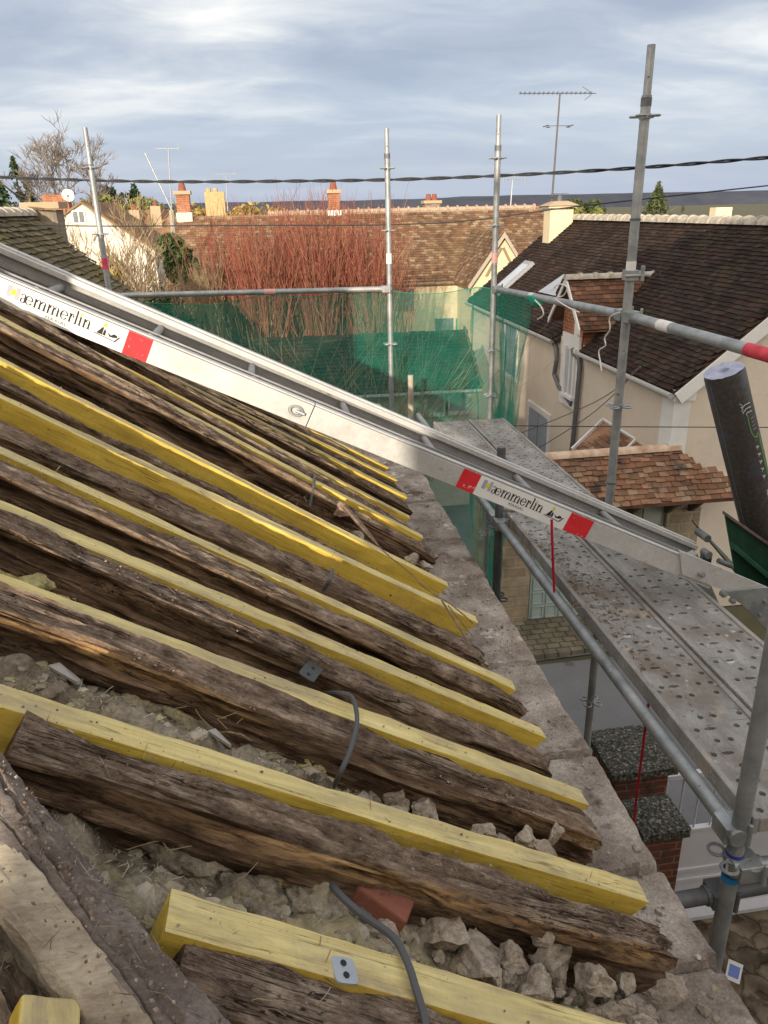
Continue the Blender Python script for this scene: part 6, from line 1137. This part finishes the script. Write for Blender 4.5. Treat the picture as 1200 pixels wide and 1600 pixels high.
# background house right of centre ridge with stub chimney
bh = thing('rear_house', (7, 33, 0), 'low rear house showing only its ridge and chimney behind the long roof', 'house')
p = pz((674, 325), 33); MB().bb(3, 12, 32, 36, 0, 4.6).build('wall', M_TAN, bh); m = MB(); m.poly([(3, 31.9, 4.5), (12, 31.9, 4.5), (12, 34, 5.75), (3, 34, 5.75)], (0, 0, -0.08)); m.poly([(3, 36.2, 4.5), (12, 36.2, 4.5), (12, 34, 5.75), (3, 34, 5.75)], (0, 0, -0.08)); r_ = m.build('roof', TILE_WARM, bh)
chimney(p.x, 33, 0.62, 0.5, 4.6, pz((674, 317), 33).z, brick_mat('grey_brick', (0.30, 0.22, 0.17), (0.24, 0.18, 0.14), (0.35, 0.3, 0.25)), (-0.12, 0.12), r_)
# ------------------------------------------------------------------ left-hand houses
lh = thing('mossy_house', (-2.5, 12, 0), 'neighbouring house with a dark mossy tile roof at the far left', 'house')
m = MB(); O1 = V((-0.55, 9.2, 3.22)); ap_ = V((-3.75, 9.2, 6.02)); Vv_ = ap_ - O1; tile_roof(m, O1, (0, 1, 0), Vv_, 4.85, Vv_.length, 0.105, 0.17, random.Random(15), 1.8, None, 0.03); m.poly([O1, O1 + Vv_, O1 + Vv_ + V((0, 4.8, 0)), O1 + V((0, 4.8, 0))], (0, 0, -0.08)); m.poly([(-7.0, 9.2, 3.2), (-3.75, 9.2, 6.0), (-3.75, 14, 6.0), (-7, 14, 3.2)], (0, 0, -0.08)); r_ = m.build('roof', TILE_MOSS, lh)
mb = MB(); mb.add([(-0.75, 9.4, 0), (-0.75, 13.9, 0), (-0.75, 13.9, 3.3), (-3.75, 13.9, 5.92), (-6.9, 13.9, 3.2), (-6.9, 13.9, 0), (-0.75, 9.4, 3.3), (-3.75, 9.4, 5.92), (-6.9, 9.4, 3.2), (-6.9, 9.4, 0)], [(0, 1, 2, 6), (1, 5, 4, 3, 2), (0, 6, 7, 8, 9), (5, 9, 8, 4)]); mb.build('wall', M_TAN, lh)
p = pz((80, 350), 14.6); mb = MB(); mb.bb(p.x - 0.23, p.x + 0.23, 14.1, 14.6, 4.2, pz((80, 328), 14.3).z); mb.build('chimney', M_STONEW, r_); z_ = pz((80, 326), 14.3).z; MB().bb(p.x - 0.30, p.x + 0.30, 14.03, 14.67, z_, z_ + 0.10).build('chimney_cap', M_TAN, r_)
m = MB(); ridge_tiles(m, (-3.75, 9.2, 6.05), (-3.75, 14.0, 6.05), 0.11); m.build('ridge_tiles', M_RIDGE, r_, smooth=True)
wg = thing('white_gable_house', (-6, 35, 0), 'white gabled house with a small two-light window, sunlit beyond the mossy roof', 'house')
A1, A2, A3 = pz((95, 342), 34), pz((127, 318), 34), pz((242, 392), 34)
mb = MB(); mb.add([(A1.x, 34, 0), (A3.x, 34, 0), (A3.x, 34, A3.z), (A2.x, 34, A2.z), (A1.x, 34, A1.z), (A1.x, 41, 0), (A3.x, 41, 0), (A3.x, 41, A3.z), (A2.x, 41, A2.z), (A1.x, 41, A1.z)], [(0, 1, 2, 3, 4), (1, 6, 7, 2), (5, 0, 4, 9), (6, 5, 9, 8, 7)]); mb.build('wall', M_WHITER, wg)
m = MB(); m.poly([(A2.x, 33.9, A2.z), (A2.x, 41, A2.z), (A3.x + 0.1, 41, A3.z - 0.05), (A3.x + 0.1, 33.9, A3.z - 0.05)], (0, 0, 0.09)); m.poly([(A2.x, 33.9, A2.z), (A2.x, 41, A2.z), (A1.x - 0.2, 41, A1.z - 0.1), (A1.x - 0.2, 33.9, A1.z - 0.1)], (0, 0, 0.09)); r_ = m.build('roof', TILE_WARM, wg)
c = pz((123, 339), 33.98); w_ = MB().bb(c.x - 0.26, c.x + 0.26, 33.95, 33.99, c.z - 0.26, c.z + 0.26).build('window', M_TRIM, wg); MB().bb(c.x - 0.2, c.x - 0.03, 33.93, 33.955, c.z - 0.2, c.z + 0.2).bb(c.x + 0.03, c.x + 0.2, 33.93, 33.955, c.z - 0.2, c.z + 0.2).build('pane', M_GLASS, w_)
bl = thing('brick_chimney_house', (-8.5, 37, 0), 'house seen only by its orange brick chimney and tan wall, left of the white gable', 'house')
p = pz((92, 330), 36); MB().bb(p.x - 3.5, p.x + 0.1, 35, 38, 0, pz((60, 333), 36).z).build('wall', M_TAN, bl); z1 = pz((92, 304), 36).z; chimney(p.x, 36, 1.0, 0.6, 4, z1, M_BRICKO, (), bl, band=False)
dsh = thing('satellite_dish', pz((106, 305), 35.4), 'white satellite dish on the orange brick chimney', 'dish'); c = pz((106, 305), 35.4); m = MB(); n_ = V((0.45, -1, 0.25)).normalized(); s_ = n_.cross(V((0, 0, 1))).normalized(); u_ = s_.cross(n_); vs = [c - n_ * 0.07]; 
for j in range(1, 5):
    for k in range(16): A = 2 * math.pi * k / 16; rr = 0.25 * j / 4; vs.append(c + (s_ * math.cos(A) + u_ * math.sin(A)) * rr - n_ * 0.07 * (1 - (j / 4) ** 2))
m.add(vs, [(0, 1 + k, 1 + (k + 1) % 16) for k in range(16)] + [(1 + j * 16 + k, 1 + j * 16 + (k + 1) % 16, 17 + j * 16 + (k + 1) % 16, 17 + j * 16 + k) for j in range(3) for k in range(16)]); m.build('reflector', M_TRIM, dsh, smooth=True); MB().tube([c, c - n_ * 0.4 + V((0, 0, -0.2))], 0.03, 6).build('arm', M_GALVD, dsh)
fh = thing('far_cottage', (-5, 48, 0), 'far cottage roofs with small chimneys between the white gable and the long roof', 'house')
m = MB(); pa, pb = pz((175, 338), 48), pz((240, 330), 48); m.poly([(pa.x, 48, 4.6), (pb.x + 1, 48, 4.6), (pb.x + 0.6, 50, pb.z), (pa.x, 50, pb.z)], (0, 0, 0.1)); m.build('roof', TILE_WARM, fh); MB().bb(pa.x, pb.x + 0.6, 48.2, 52, 0, 4.55).build('wall', M_WHITER, fh)
for px in ((182, 325), (210, 328), (243, 322)): p = pz(px, 49); MB().bb(p.x - 0.28, p.x + 0.28, 48.7, 49.3, 4.5, p.z).build('chimney', M_TAN, fh); MB().tube([(p.x, 49, p.z), (p.x, 49, p.z + 0.3)], 0.12, 8).build('chimney_pot', M_TERRA, fh)
yh = thing('ochre_chimney_house', (0, 45, 0), 'house hidden by golden shrubs, only its ochre chimney showing above the long roof', 'house'); p = pz((336, 312), 44); MB().bb(p.x - 0.5, p.x + 0.5, 43.7, 44.3, 3, pz((336, 300), 44).z).build('chimney', mat('ochre_stone', [(0.3, (0.38, 0.26, 0.12)), (0.7, (0.5, 0.37, 0.2))], scale=6, rough=0.9), yh); MB().bb(p.x - 2, p.x + 2, 43.5, 47, 0, 5.2).build('wall', M_TAN, yh)
for dx in (-0.3, 0.05): MB().tube([(p.x + dx, 44, pz((336, 300), 44).z), (p.x + dx, 44, pz((336, 300), 44).z + 0.18)], 0.13, 8).build('chimney_pot', MATS['ochre_stone'], yh)
# far right: bits behind the dark ridge
p = pz((965, 325), 40); rh = thing('far_right_cottage', pz((1126, 345), 40), 'far cottage with a small yellow chimney behind the lichened ridge', 'house'); p = pz((1126, 332), 40); MB().bb(p.x - 0.45, p.x + 0.45, 39.7, 40.3, 3, p.z + 0.25).build('chimney', M_CREAM2, rh); MB().bb(p.x - 3, p.x + 5, 39, 44, 0, 4.9).build('wall', M_TAN, rh)
p = pz((830, 340), 31); sh = thing('brick_end_house', (9.6, 31, 0), 'house end with a brick chimney stub left of the cream chimney', 'house'); MB().bb(pz((825, 330), 31).x, pz((838, 330), 31).x, 30.7, 31.2, 3, pz((830, 322), 31).z).build('chimney', M_BRICKO, sh); MB().bb(9.7, 14, 30.6, 36, 0, 5.0).build('wall', M_WHITER, sh)
# ------------------------------------------------------------------ trees and shrubs
def leaves(m, c, rx, ry, rz_, n, s, rg, shell=0.45, gap=0.35, cone=False):
    k = 0; tries = 0
    while k < n and tries < n * 6:
        tries += 1; d = V((rg.gauss(0, 1), rg.gauss(0, 1), rg.gauss(0, 1))).normalized() * (rg.random() ** shell); p = V((d.x * rx, d.y * ry, d.z * rz_))
        if cone:
            h = (d.z + 1) / 2; f = (1 - h) ** 0.8 * 1.5 + 0.05; p = V((d.x * rx * f, d.y * ry * f, d.z * rz_))
        if NZ.noise((V(c) + p) * (1.6 / max(0.4, min(rx, rz_)))) < -gap + 0.25: continue
        k += 1; q = V(c) + p; a = V((rg.gauss(0, 1), rg.gauss(0, 1), rg.gauss(0, 1))).normalized(); b = a.cross(V((rg.gauss(0, 1), rg.gauss(0, 1), rg.gauss(0, 1)))).normalized(); ss = s * rg.uniform(0.5, 1.3)
        m.add([q - a * ss, q + b * ss * 0.45, q + a * ss, q - b * ss * 0.45], [(0, 1, 2, 3)])
def tree(name, base, top, w, m, label, group=None, cone=False, n=1500, s=0.12, seed=1, blobs=5, trunk=0.35):
    rg = random.Random(seed); b = V(base); H = top - b.z; t = thing(name, b, label, 'tree' if H > 3 else 'shrub', group)
    q = MB(); q.tube([b, b + V((0.05 * H * rg.uniform(-1, 1), 0, H * 0.5)), b + V((0, 0, H * 0.92))], H * 0.022, 8, r2=H * 0.004)
    for k in range(7): A = rg.uniform(0, 6.3); z = H * rg.uniform(0.3, 0.75); q.tube([b + V((0, 0, z)), b + V((math.cos(A) * w * 0.35, math.sin(A) * w * 0.35, z + H * 0.12))], H * 0.008, 5, r2=H * 0.002)
    q.build('trunk', M_BARK, t); c = MB()
    if cone: leaves(c, b + V((0, 0, H * 0.52)), w / 2, w / 2, H * 0.5, n, s, rg, cone=True)
    else:
        for k in range(blobs):
            A = rg.uniform(0, 6.3); rr = w * 0.42 * rg.uniform(0.1, 1); r = w * rg.uniform(0.20, 0.34); cz = (H - r * 0.9) * (1.0 if k == 0 else rg.uniform(0.88, 1.0) if k < 4 else rg.uniform(0.6, 0.9)); leaves(c, b + V((math.cos(A) * rr, math.sin(A) * rr, cz)), r, r, min(r, H - cz), n // blobs, s, rg)
    c.build('crown', m, t); return t
def base_at(px, Y): p = on_y(px[0], px[1], Y); return V((p.x, Y, 0)), p.z
for i, (px, Y, w, m, lab, cone, n, s) in enumerate([((20, 248), 60, 4.2, M_LEAFD, 'dark conifer at the far left edge below the bare tree', True, 2600, 0.20), ((-10, 262), 58, 3.5, M_LEAFD, 'dark conifer cut by the left frame edge', True, 1500, 0.2), ((208, 282), 62, 3.4, M_LEAFD, 'small dark pine above the green hedge', True, 1500, 0.18), ((172, 290), 64, 3.4, M_LEAFD, 'rounded dark evergreen just right of the leftmost post', False, 1400, 0.2),
        ((1030, 284), 45, 3.4, M_LEAFB, 'pointed green conifer right of the tallest post', True, 3600, 0.13), ((932, 308), 60, 4.4, M_LEAFB, 'broad dark green tree behind the lichened ridge', False, 2600, 0.18), ((900, 322), 48, 2.2, M_LEAFO, 'small olive bush tree beside the cream chimney', False, 900, 0.13), ((1068, 320), 62, 1.6, M_LEAFB, 'tiny conifer just right of the pointed green one', True, 700, 0.12), ((935, 324), 40, 1.6, M_LEAFO, 'light olive shrub tree poking above the ridge centre', False, 800, 0.1)]):
    b, z = base_at(px, Y); tree('conifer' if cone else 'tree', b, z, w, m, lab, None, cone, n, s, seed=30 + i)
for i, (px, Y, w, m, lab, n) in enumerate([((165, 305), 52, 4.5, M_LEAFO, 'olive green bushy tree behind the leftmost post', 2600), ((235, 306), 54, 5.0, M_LEAFO, 'olive green bushy tree left of the utility pole', 2800), ((55, 318), 50, 5.0, M_LEAFO, 'yellow-green bush under the dark conifers', 2400), ((120, 312), 56, 3.0, M_LEAFO, 'green bush just above the white gable', 1400), ((300, 316), 50, 3.6, M_LEAFY, 'golden shrub right of the left orange chimney', 2000), ((372, 316), 50, 4.4, M_LEAFY, 'golden shrub beside the ochre chimney', 2200), ((420, 322), 52, 2.6, M_LEAFY, 'golden shrub ending the row above the long roof', 1200), ((455, 330), 70, 3.0, M_LEAFY, 'faint brown shrub at the end of the golden row', 700)]):
    b, z = base_at(px, Y); tree('bushy_tree', b, z, w * 1.15, m, lab, None, False, int(n * 1.8), 0.17, seed=60 + i, blobs=8, trunk=0.3)
def bare(name, base, H, label, m=M_BARK, seed=1, depth=6, spread=0.55, r0=None, upw=0.35, rmin=0.006):
    rg = random.Random(seed); q = MB()
    def br(p, d, L, r, k):
        e = p + d * L; mid = p + d * L * 0.5 + V((rg.gauss(0, 1), rg.gauss(0, 1), 0)) * L * 0.05; q.tube([p, mid, e], r, 5 if k < 3 else 3, r2=r * 0.62, cap=False)
        if k >= depth: return
        for _ in range(3 if k < depth - 1 else 4):
            nd_ = (d + V((rg.gauss(0, spread), rg.gauss(0, spread), rg.gauss(upw, spread * 0.6)))).normalized(); br(p.lerp(e, rg.uniform(0.55, 1.0)), nd_, L * rg.uniform(0.58, 0.86), max(r * 0.58, rmin), k + 1)
    br(V(base), V((0, 0, 1)), H * 0.24, r0 or H * 0.022, 0); o = q.build(name, m, origin=base); return tag(o, label, 'tree')
b, z = base_at((85, 222), 60); bare('bare_tree', b, 14.0, 'big bare winter tree at the far left skyline', mat('grey_twigs', [(0.3, (0.13, 0.105, 0.09)), (0.7, (0.22, 0.185, 0.155))], scale=3, rough=0.95, bump=0), 4, depth=7, spread=0.62, upw=0.22, rmin=0.018)
b, z = base_at((165, 270), 58); bare('bare_tree', b + V((0.3, 0, 0)), 10.5, 'smaller bare tree behind the leftmost post', mat('grey_twigs', []) if 'grey_twigs' in MATS else M_BARK, 9, depth=5, rmin=0.018)
b, z = base_at((205, 380), 22); bare('bare_shrub', V((b.x, 22, 0.5)), 8.2, 'bare straw-coloured shrub in front of the white gable', M_TWIGO, 12, depth=6, spread=0.5, r0=0.05, upw=0.5, rmin=0.008)
b, z = base_at((232, 400), 20); bare('bare_shrub', V((b.x, 20, 0.5)), 7.2, 'bare straw-coloured shrub beside the ivy-covered bush', M_TWIGO, 14, depth=6, spread=0.5, r0=0.05, upw=0.5, rmin=0.008)
b, z = base_at((265, 335), 21); tree('ivy_bush', V((b.x, 21, 0)), 5.55, 1.4, M_LEAFB, 'dark ivy-covered bush at the left end of the long roof', None, False, 3000, 0.09, 71, 6, 0.25)
b, z = base_at((150, 385), 19); tree('autumn_bush', V((b.x, 19, 0)), 5.0, 1.5, M_LEAFY, 'golden autumn bush behind the leftmost post', None, False, 1800, 0.08, 72, 6, 0.25)
b, z = base_at((215, 430), 17); tree('green_bush', V((b.x, 17, 0)), 4.3, 2.2, M_LEAFO, 'olive bush right of the pink-banded post', None, False, 2200, 0.08, 73, 6, 0.25)
b, z = base_at((262, 430), 15.5); tree('green_bush', V((b.x, 18, 0)), 4.4, 1.8, M_LEAFB, 'dim green bush at the left end of the green net', None, False, 2200, 0.08, 75, 6, 0.25)
for i, (px, H, lab) in enumerate([((262, 520), 3.5, 'dim green hedge bush behind the left end of the net'), ((345, 530), 3.3, 'dim green hedge bush behind the net below the faded pink rail mark'), ((430, 545), 3.0, 'dim olive hedge bush behind the middle of the left net panel'), ((505, 550), 2.7, 'low dim hedge bush behind the net, left of the middle post')]):
    p = on_y(px[0], px[1], 13.6); tree('hedge_bush', V((p.x, 13.6, 0)), H, 1.7, M_LEAFB if i % 2 == 0 else M_LEAFO, lab, None, False, 2200, 0.06, 140 + i, 8, 0.3)
# red-stemmed willows: each a clump of whips from a low stool
def willow(x, y, z0, zt, n, seed, label, m, lean=0.0, fan=0.5):
    rg = random.Random(seed); t = thing('red_willow', (x, y, 0), label, 'shrub', 'red-stemmed willows behind the net'); q = MB(); q.tube([(x, y, 0), (x + 0.04, y, z0)], 0.14, 8, r2=0.11); q.tube([(x - 0.12, y, z0 - 0.12), (x + 0.14, y, z0 + 0.02)], 0.13, 8); q.build('stool', M_BARK, t)
    w = MB()
    for _ in range(int(n * 0.85)):
        H = (zt - z0) * rg.uniform(0.55, 1.06); dx, dy = rg.gauss(lean, fan), rg.gauss(0, fan * 0.8); p = V((x + rg.gauss(0, 0.16), y + rg.gauss(0, 0.16), z0)); pts = []
        for k in range(6): s = k / 5; pts.append(p + V((dx * (s ** 0.75) * H * 0.42 + rg.gauss(0, 0.014), dy * (s ** 0.75) * H * 0.42 + rg.gauss(0, 0.014), H * s)))
        w.tube(pts, rg.uniform(0.009, 0.015), 3, r2=0.0035, cap=False)
        for _ in range(3):
            k = rg.randint(2, 4); a = pts[k]; d = V((rg.gauss(0, 0.3), rg.gauss(0, 0.3), 1)).normalized(); w.tube([a, a + d * H * 0.12 + V((rg.gauss(0, .03), 0, 0)), a + d * H * rg.uniform(0.2, 0.32)], 0.006, 3, r2=0.003, cap=False)
    w.build('whips', m, t)
for i, (px, Y, zt, n, lab, lean) in enumerate([((318, 400), 18.3, 5.0, 150, 'brownish willow clump at the left end of the row, leaning left', -0.25), ((362, 380), 19.2, 5.9, 170, 'willow clump below the ochre chimney', -0.05), ((405, 370), 18.4, 5.9, 190, 'willow clump with yellow-brown lower stems, third from the left', 0.0), ((448, 360), 19.4, 6.1, 190, 'tall red willow clump in the middle of the row', 0.0), ((492, 355), 18.5, 6.15, 200, 'bright red willow clump left of the middle brick chimney', 0.0), ((536, 355), 19.3, 6.1, 200, 'red willow clump below the middle brick chimney', 0.02), ((580, 360), 18.6, 6.0, 190, 'red willow clump just left of the middle post', 0.02), ((612, 380), 19.2, 5.1, 45, 'thin willow clump just right of the middle post', 0.12)]):
    p = on_y(px[0], px[1], Y); willow(p.x, Y, 2.7 if i else 2.9, zt, n, 80 + i, lab, M_TWIGR if i > 0 else M_TWIGO, lean, 0.34)
for i, (px, lab) in enumerate([((640, 520), 'pale bare bush rising beyond the net beside the middle post'), ((560, 520), 'pale bare bush beyond the net left of the middle post'), ((420, 520), 'pale bare bush beyond the left half of the net')]):
    p = on_y(px[0], px[1], 14.3); rg = random.Random(90 + i); t = thing('bare_bush', (p.x, 14.3, 0), lab, 'shrub'); w = MB()
    for _ in range(90):
        b0 = V((p.x + rg.gauss(0, 0.2), 14.3 + rg.gauss(0, 0.15), 0.9)); A = V((rg.gauss(0.12, 0.34), rg.gauss(0, 0.2), 1)); H = rg.uniform(1.6, 3.3); w.tube([b0, b0 + A * H * 0.5, b0 + A * H + V((A.x * 0.4, 0, -0.05))], 0.008, 3, r2=0.003, cap=False)
    w.build('twigs', M_TWIGO, t); MB().tube([(p.x, 14.3, 0), (p.x, 14.3, 1.0)], 0.10, 7).build('stem', M_BARK, t)
# ------------------------------------------------------------------ wires, masts
def twist(pts, r, label, name='power_cable', amp=0.011, turns=1.4):
    P = spl(pts, 40); mb = MB()
    for ph in (0, math.pi):
        q = []; s = 0
        for i, p in enumerate(P):
            if i: s += (p - P[i - 1]).length
            q.append(p + V((0, math.cos(s * turns * 6.28 + ph), math.sin(s * turns * 6.28 + ph))) * amp)
        mb.tube(q, r, 6)
    o = mb.build(name, M_WIRE, origin=pts[0], smooth=True); return tag(o, label, 'cable')
twist([on_y(-80, 274, 12.5), on_y(150, 282, 11.6), on_y(300, 284, 11), on_y(450, 283, 10.5), on_y(600, 281, 10), on_y(770, 275, 9.6), on_y(1000, 262, 9.0), on_y(1300, 238, 8.3)], 0.0105, 'thick twisted black cable crossing the whole sky')
line_thing('wire', [on_y(-40, 346, 13), on_y(120, 353, 12.5), on_y(400, 352, 12), on_y(610, 351, 11.5), on_y(740, 344, 11), on_y(890, 324, 10.5), on_y(1200, 290, 10), on_y(1300, 280, 9.8)], 0.0085, M_WIRE, 'thinner black wire passing low in front of the roofs', 'cable')
line_thing('wire', [on_y(780, 665, 7.8), on_y(1000, 667, 7.6), on_y(1300, 668, 7.4)], 0.0055, M_WIRE, 'thin level black wire in front of the cream wall', 'cable')
line_thing('wire', [on_x(1000, 572, 5.5), on_x(930, 628, 5.2), on_x(780, 690, 4.6)], 0.008, plain('grey_wire', (0.16, 0.14, 0.13), 0.7), 'upper slanting service wire fixed under the cream house eave', 'cable')
line_thing('wire', [on_x(1000, 574, 5.5), on_x(920, 650, 5.2), on_x(800, 725, 4.7)], 0.008, plain('grey_wire', (0.16, 0.14, 0.13), 0.7), 'lower slanting service wire fixed under the cream house eave', 'cable')
def antenna(base, top, label, boom, nel, el, mm, small=None, tilt=0.0):
    base, top = V(base), V(top); t = thing('tv_antenna', base, label, 'antenna', 'television antennas'); MB().tube([base, top], 0.028, 8, r2=0.02).build('mast', mm, t)
    L = boom; q = MB(); z = top.z; q.tube([top + V((-L * 0.6, 0, 0)), top + V((L * 0.55, 0, tilt))], 0.010, 6)
    for k in range(nel): x = -L * 0.6 + L * 1.05 * k / (nel - 1); q.tube([top + V((x, -el, 0.02)), top + V((x, el, 0.02))], 0.006, 5); q.tube([top + V((x, 0, -0.04)), top + V((x, 0, 0.05))], 0.006, 5)
    for s in (-1, 1): q.tube([top + V((L * 0.5, 0, tilt)), top + V((L * 0.36, 0.1 * s, 0.16 * s))], 0.007, 5); 
    q.build('aerial', mm, t)
    if small:
        q = MB(); c = top - V((0, 0, small)); q.tube([c - V((0.33, 0, 0)), c + V((0.33, 0, 0))], 0.008, 5)
        for s in (-1, 1): q.tube([c + V((0.33 * s, -0.2, 0)), c + V((0.33 * s, 0.2, 0))], 0.012, 5); q.ring(c + V((0.27 * s, 0, -0.03)), EX, 0.05, 0.008, 10, 5)
        q.build('lower_aerial', mm, t)
M_AER = plain('pale_aerial', (0.36, 0.37, 0.38), 0.5, 0.4)
antenna(on_y(860, 345, 21.2), on_y(875, 146, 21.2), 'tall dark mast with a long many-toothed aerial above the cream chimney', 1.75, 16, 0.12, plain('dark_mast', (0.10, 0.085, 0.085), 0.6, 0.3), 0.74)
antenna(on_y(796, 345, 28), on_y(801, 281, 28), 'pale mast with a short aerial over the long roof ridge', 1.0, 9, 0.18, M_AER)
antenna(on_y(356, 330, 40), on_y(353, 272, 40), 'small pale aerial behind the ochre chimney', 0.9, 5, 0.25, M_AER)
antenna(on_y(272, 400, 30), on_y(263, 232, 30), 'thin grey mast with one arm above the left orange chimney', 0.75, 3, 0.12, M_AER)
up = thing('utility_pole', on_y(277, 480, 24.5), 'grey concrete utility pole at the left end of the long roof', 'pole'); a_, b_ = on_y(275, 480, 24.5), on_y(268, 328, 24.5); m = MB(); m.tube([V((a_.x, 24.5, 0)), b_], 0.11, 8, r2=0.075); m.build('shaft', plain('concrete_pole', (0.36, 0.32, 0.27), 0.9), up); MB().tube([b_, b_ + V((-0.55, 0, 1.5))], 0.02, 6).build('stay', M_GALV, up)
# the neighbouring house behind the camera, whose shadow lies over the near roof
nb = thing('tall_house', (4, -12, 0), 'tall rendered house standing behind the photographer', 'house')
nx0 = 0.5 - 0.374 * 8.4
mb = MB(); mb.add([(nx0, -5.5, 0), (13, -5.5, 0), (13, -5.5, 9.6), (nx0, -5.5, 9.6), (nx0, -12, 0), (13, -12, 0), (13, -12, 9.6), (nx0, -12, 9.6)], [(0, 1, 2, 3), (1, 5, 6, 2), (5, 4, 7, 6), (4, 0, 3, 7)]); mb.build('wall', M_CREAM, nb)
mb = MB(); mb.poly([(nx0, -5.3, 9.4), (13, -5.3, 9.4), (13, -8.7, 11.6), (nx0, -8.7, 11.6)], (0, 0, 0.1)); mb.poly([(nx0, -12.2, 9.4), (13, -12.2, 9.4), (13, -8.7, 11.6), (nx0, -8.7, 11.6)], (0, 0, 0.1)); mb.poly([(nx0, -5.5, 9.5), (nx0, -12, 9.5), (nx0, -8.7, 11.5)], (0.2, 0, 0)); mb.build('roof', TILE_DARK, nb)
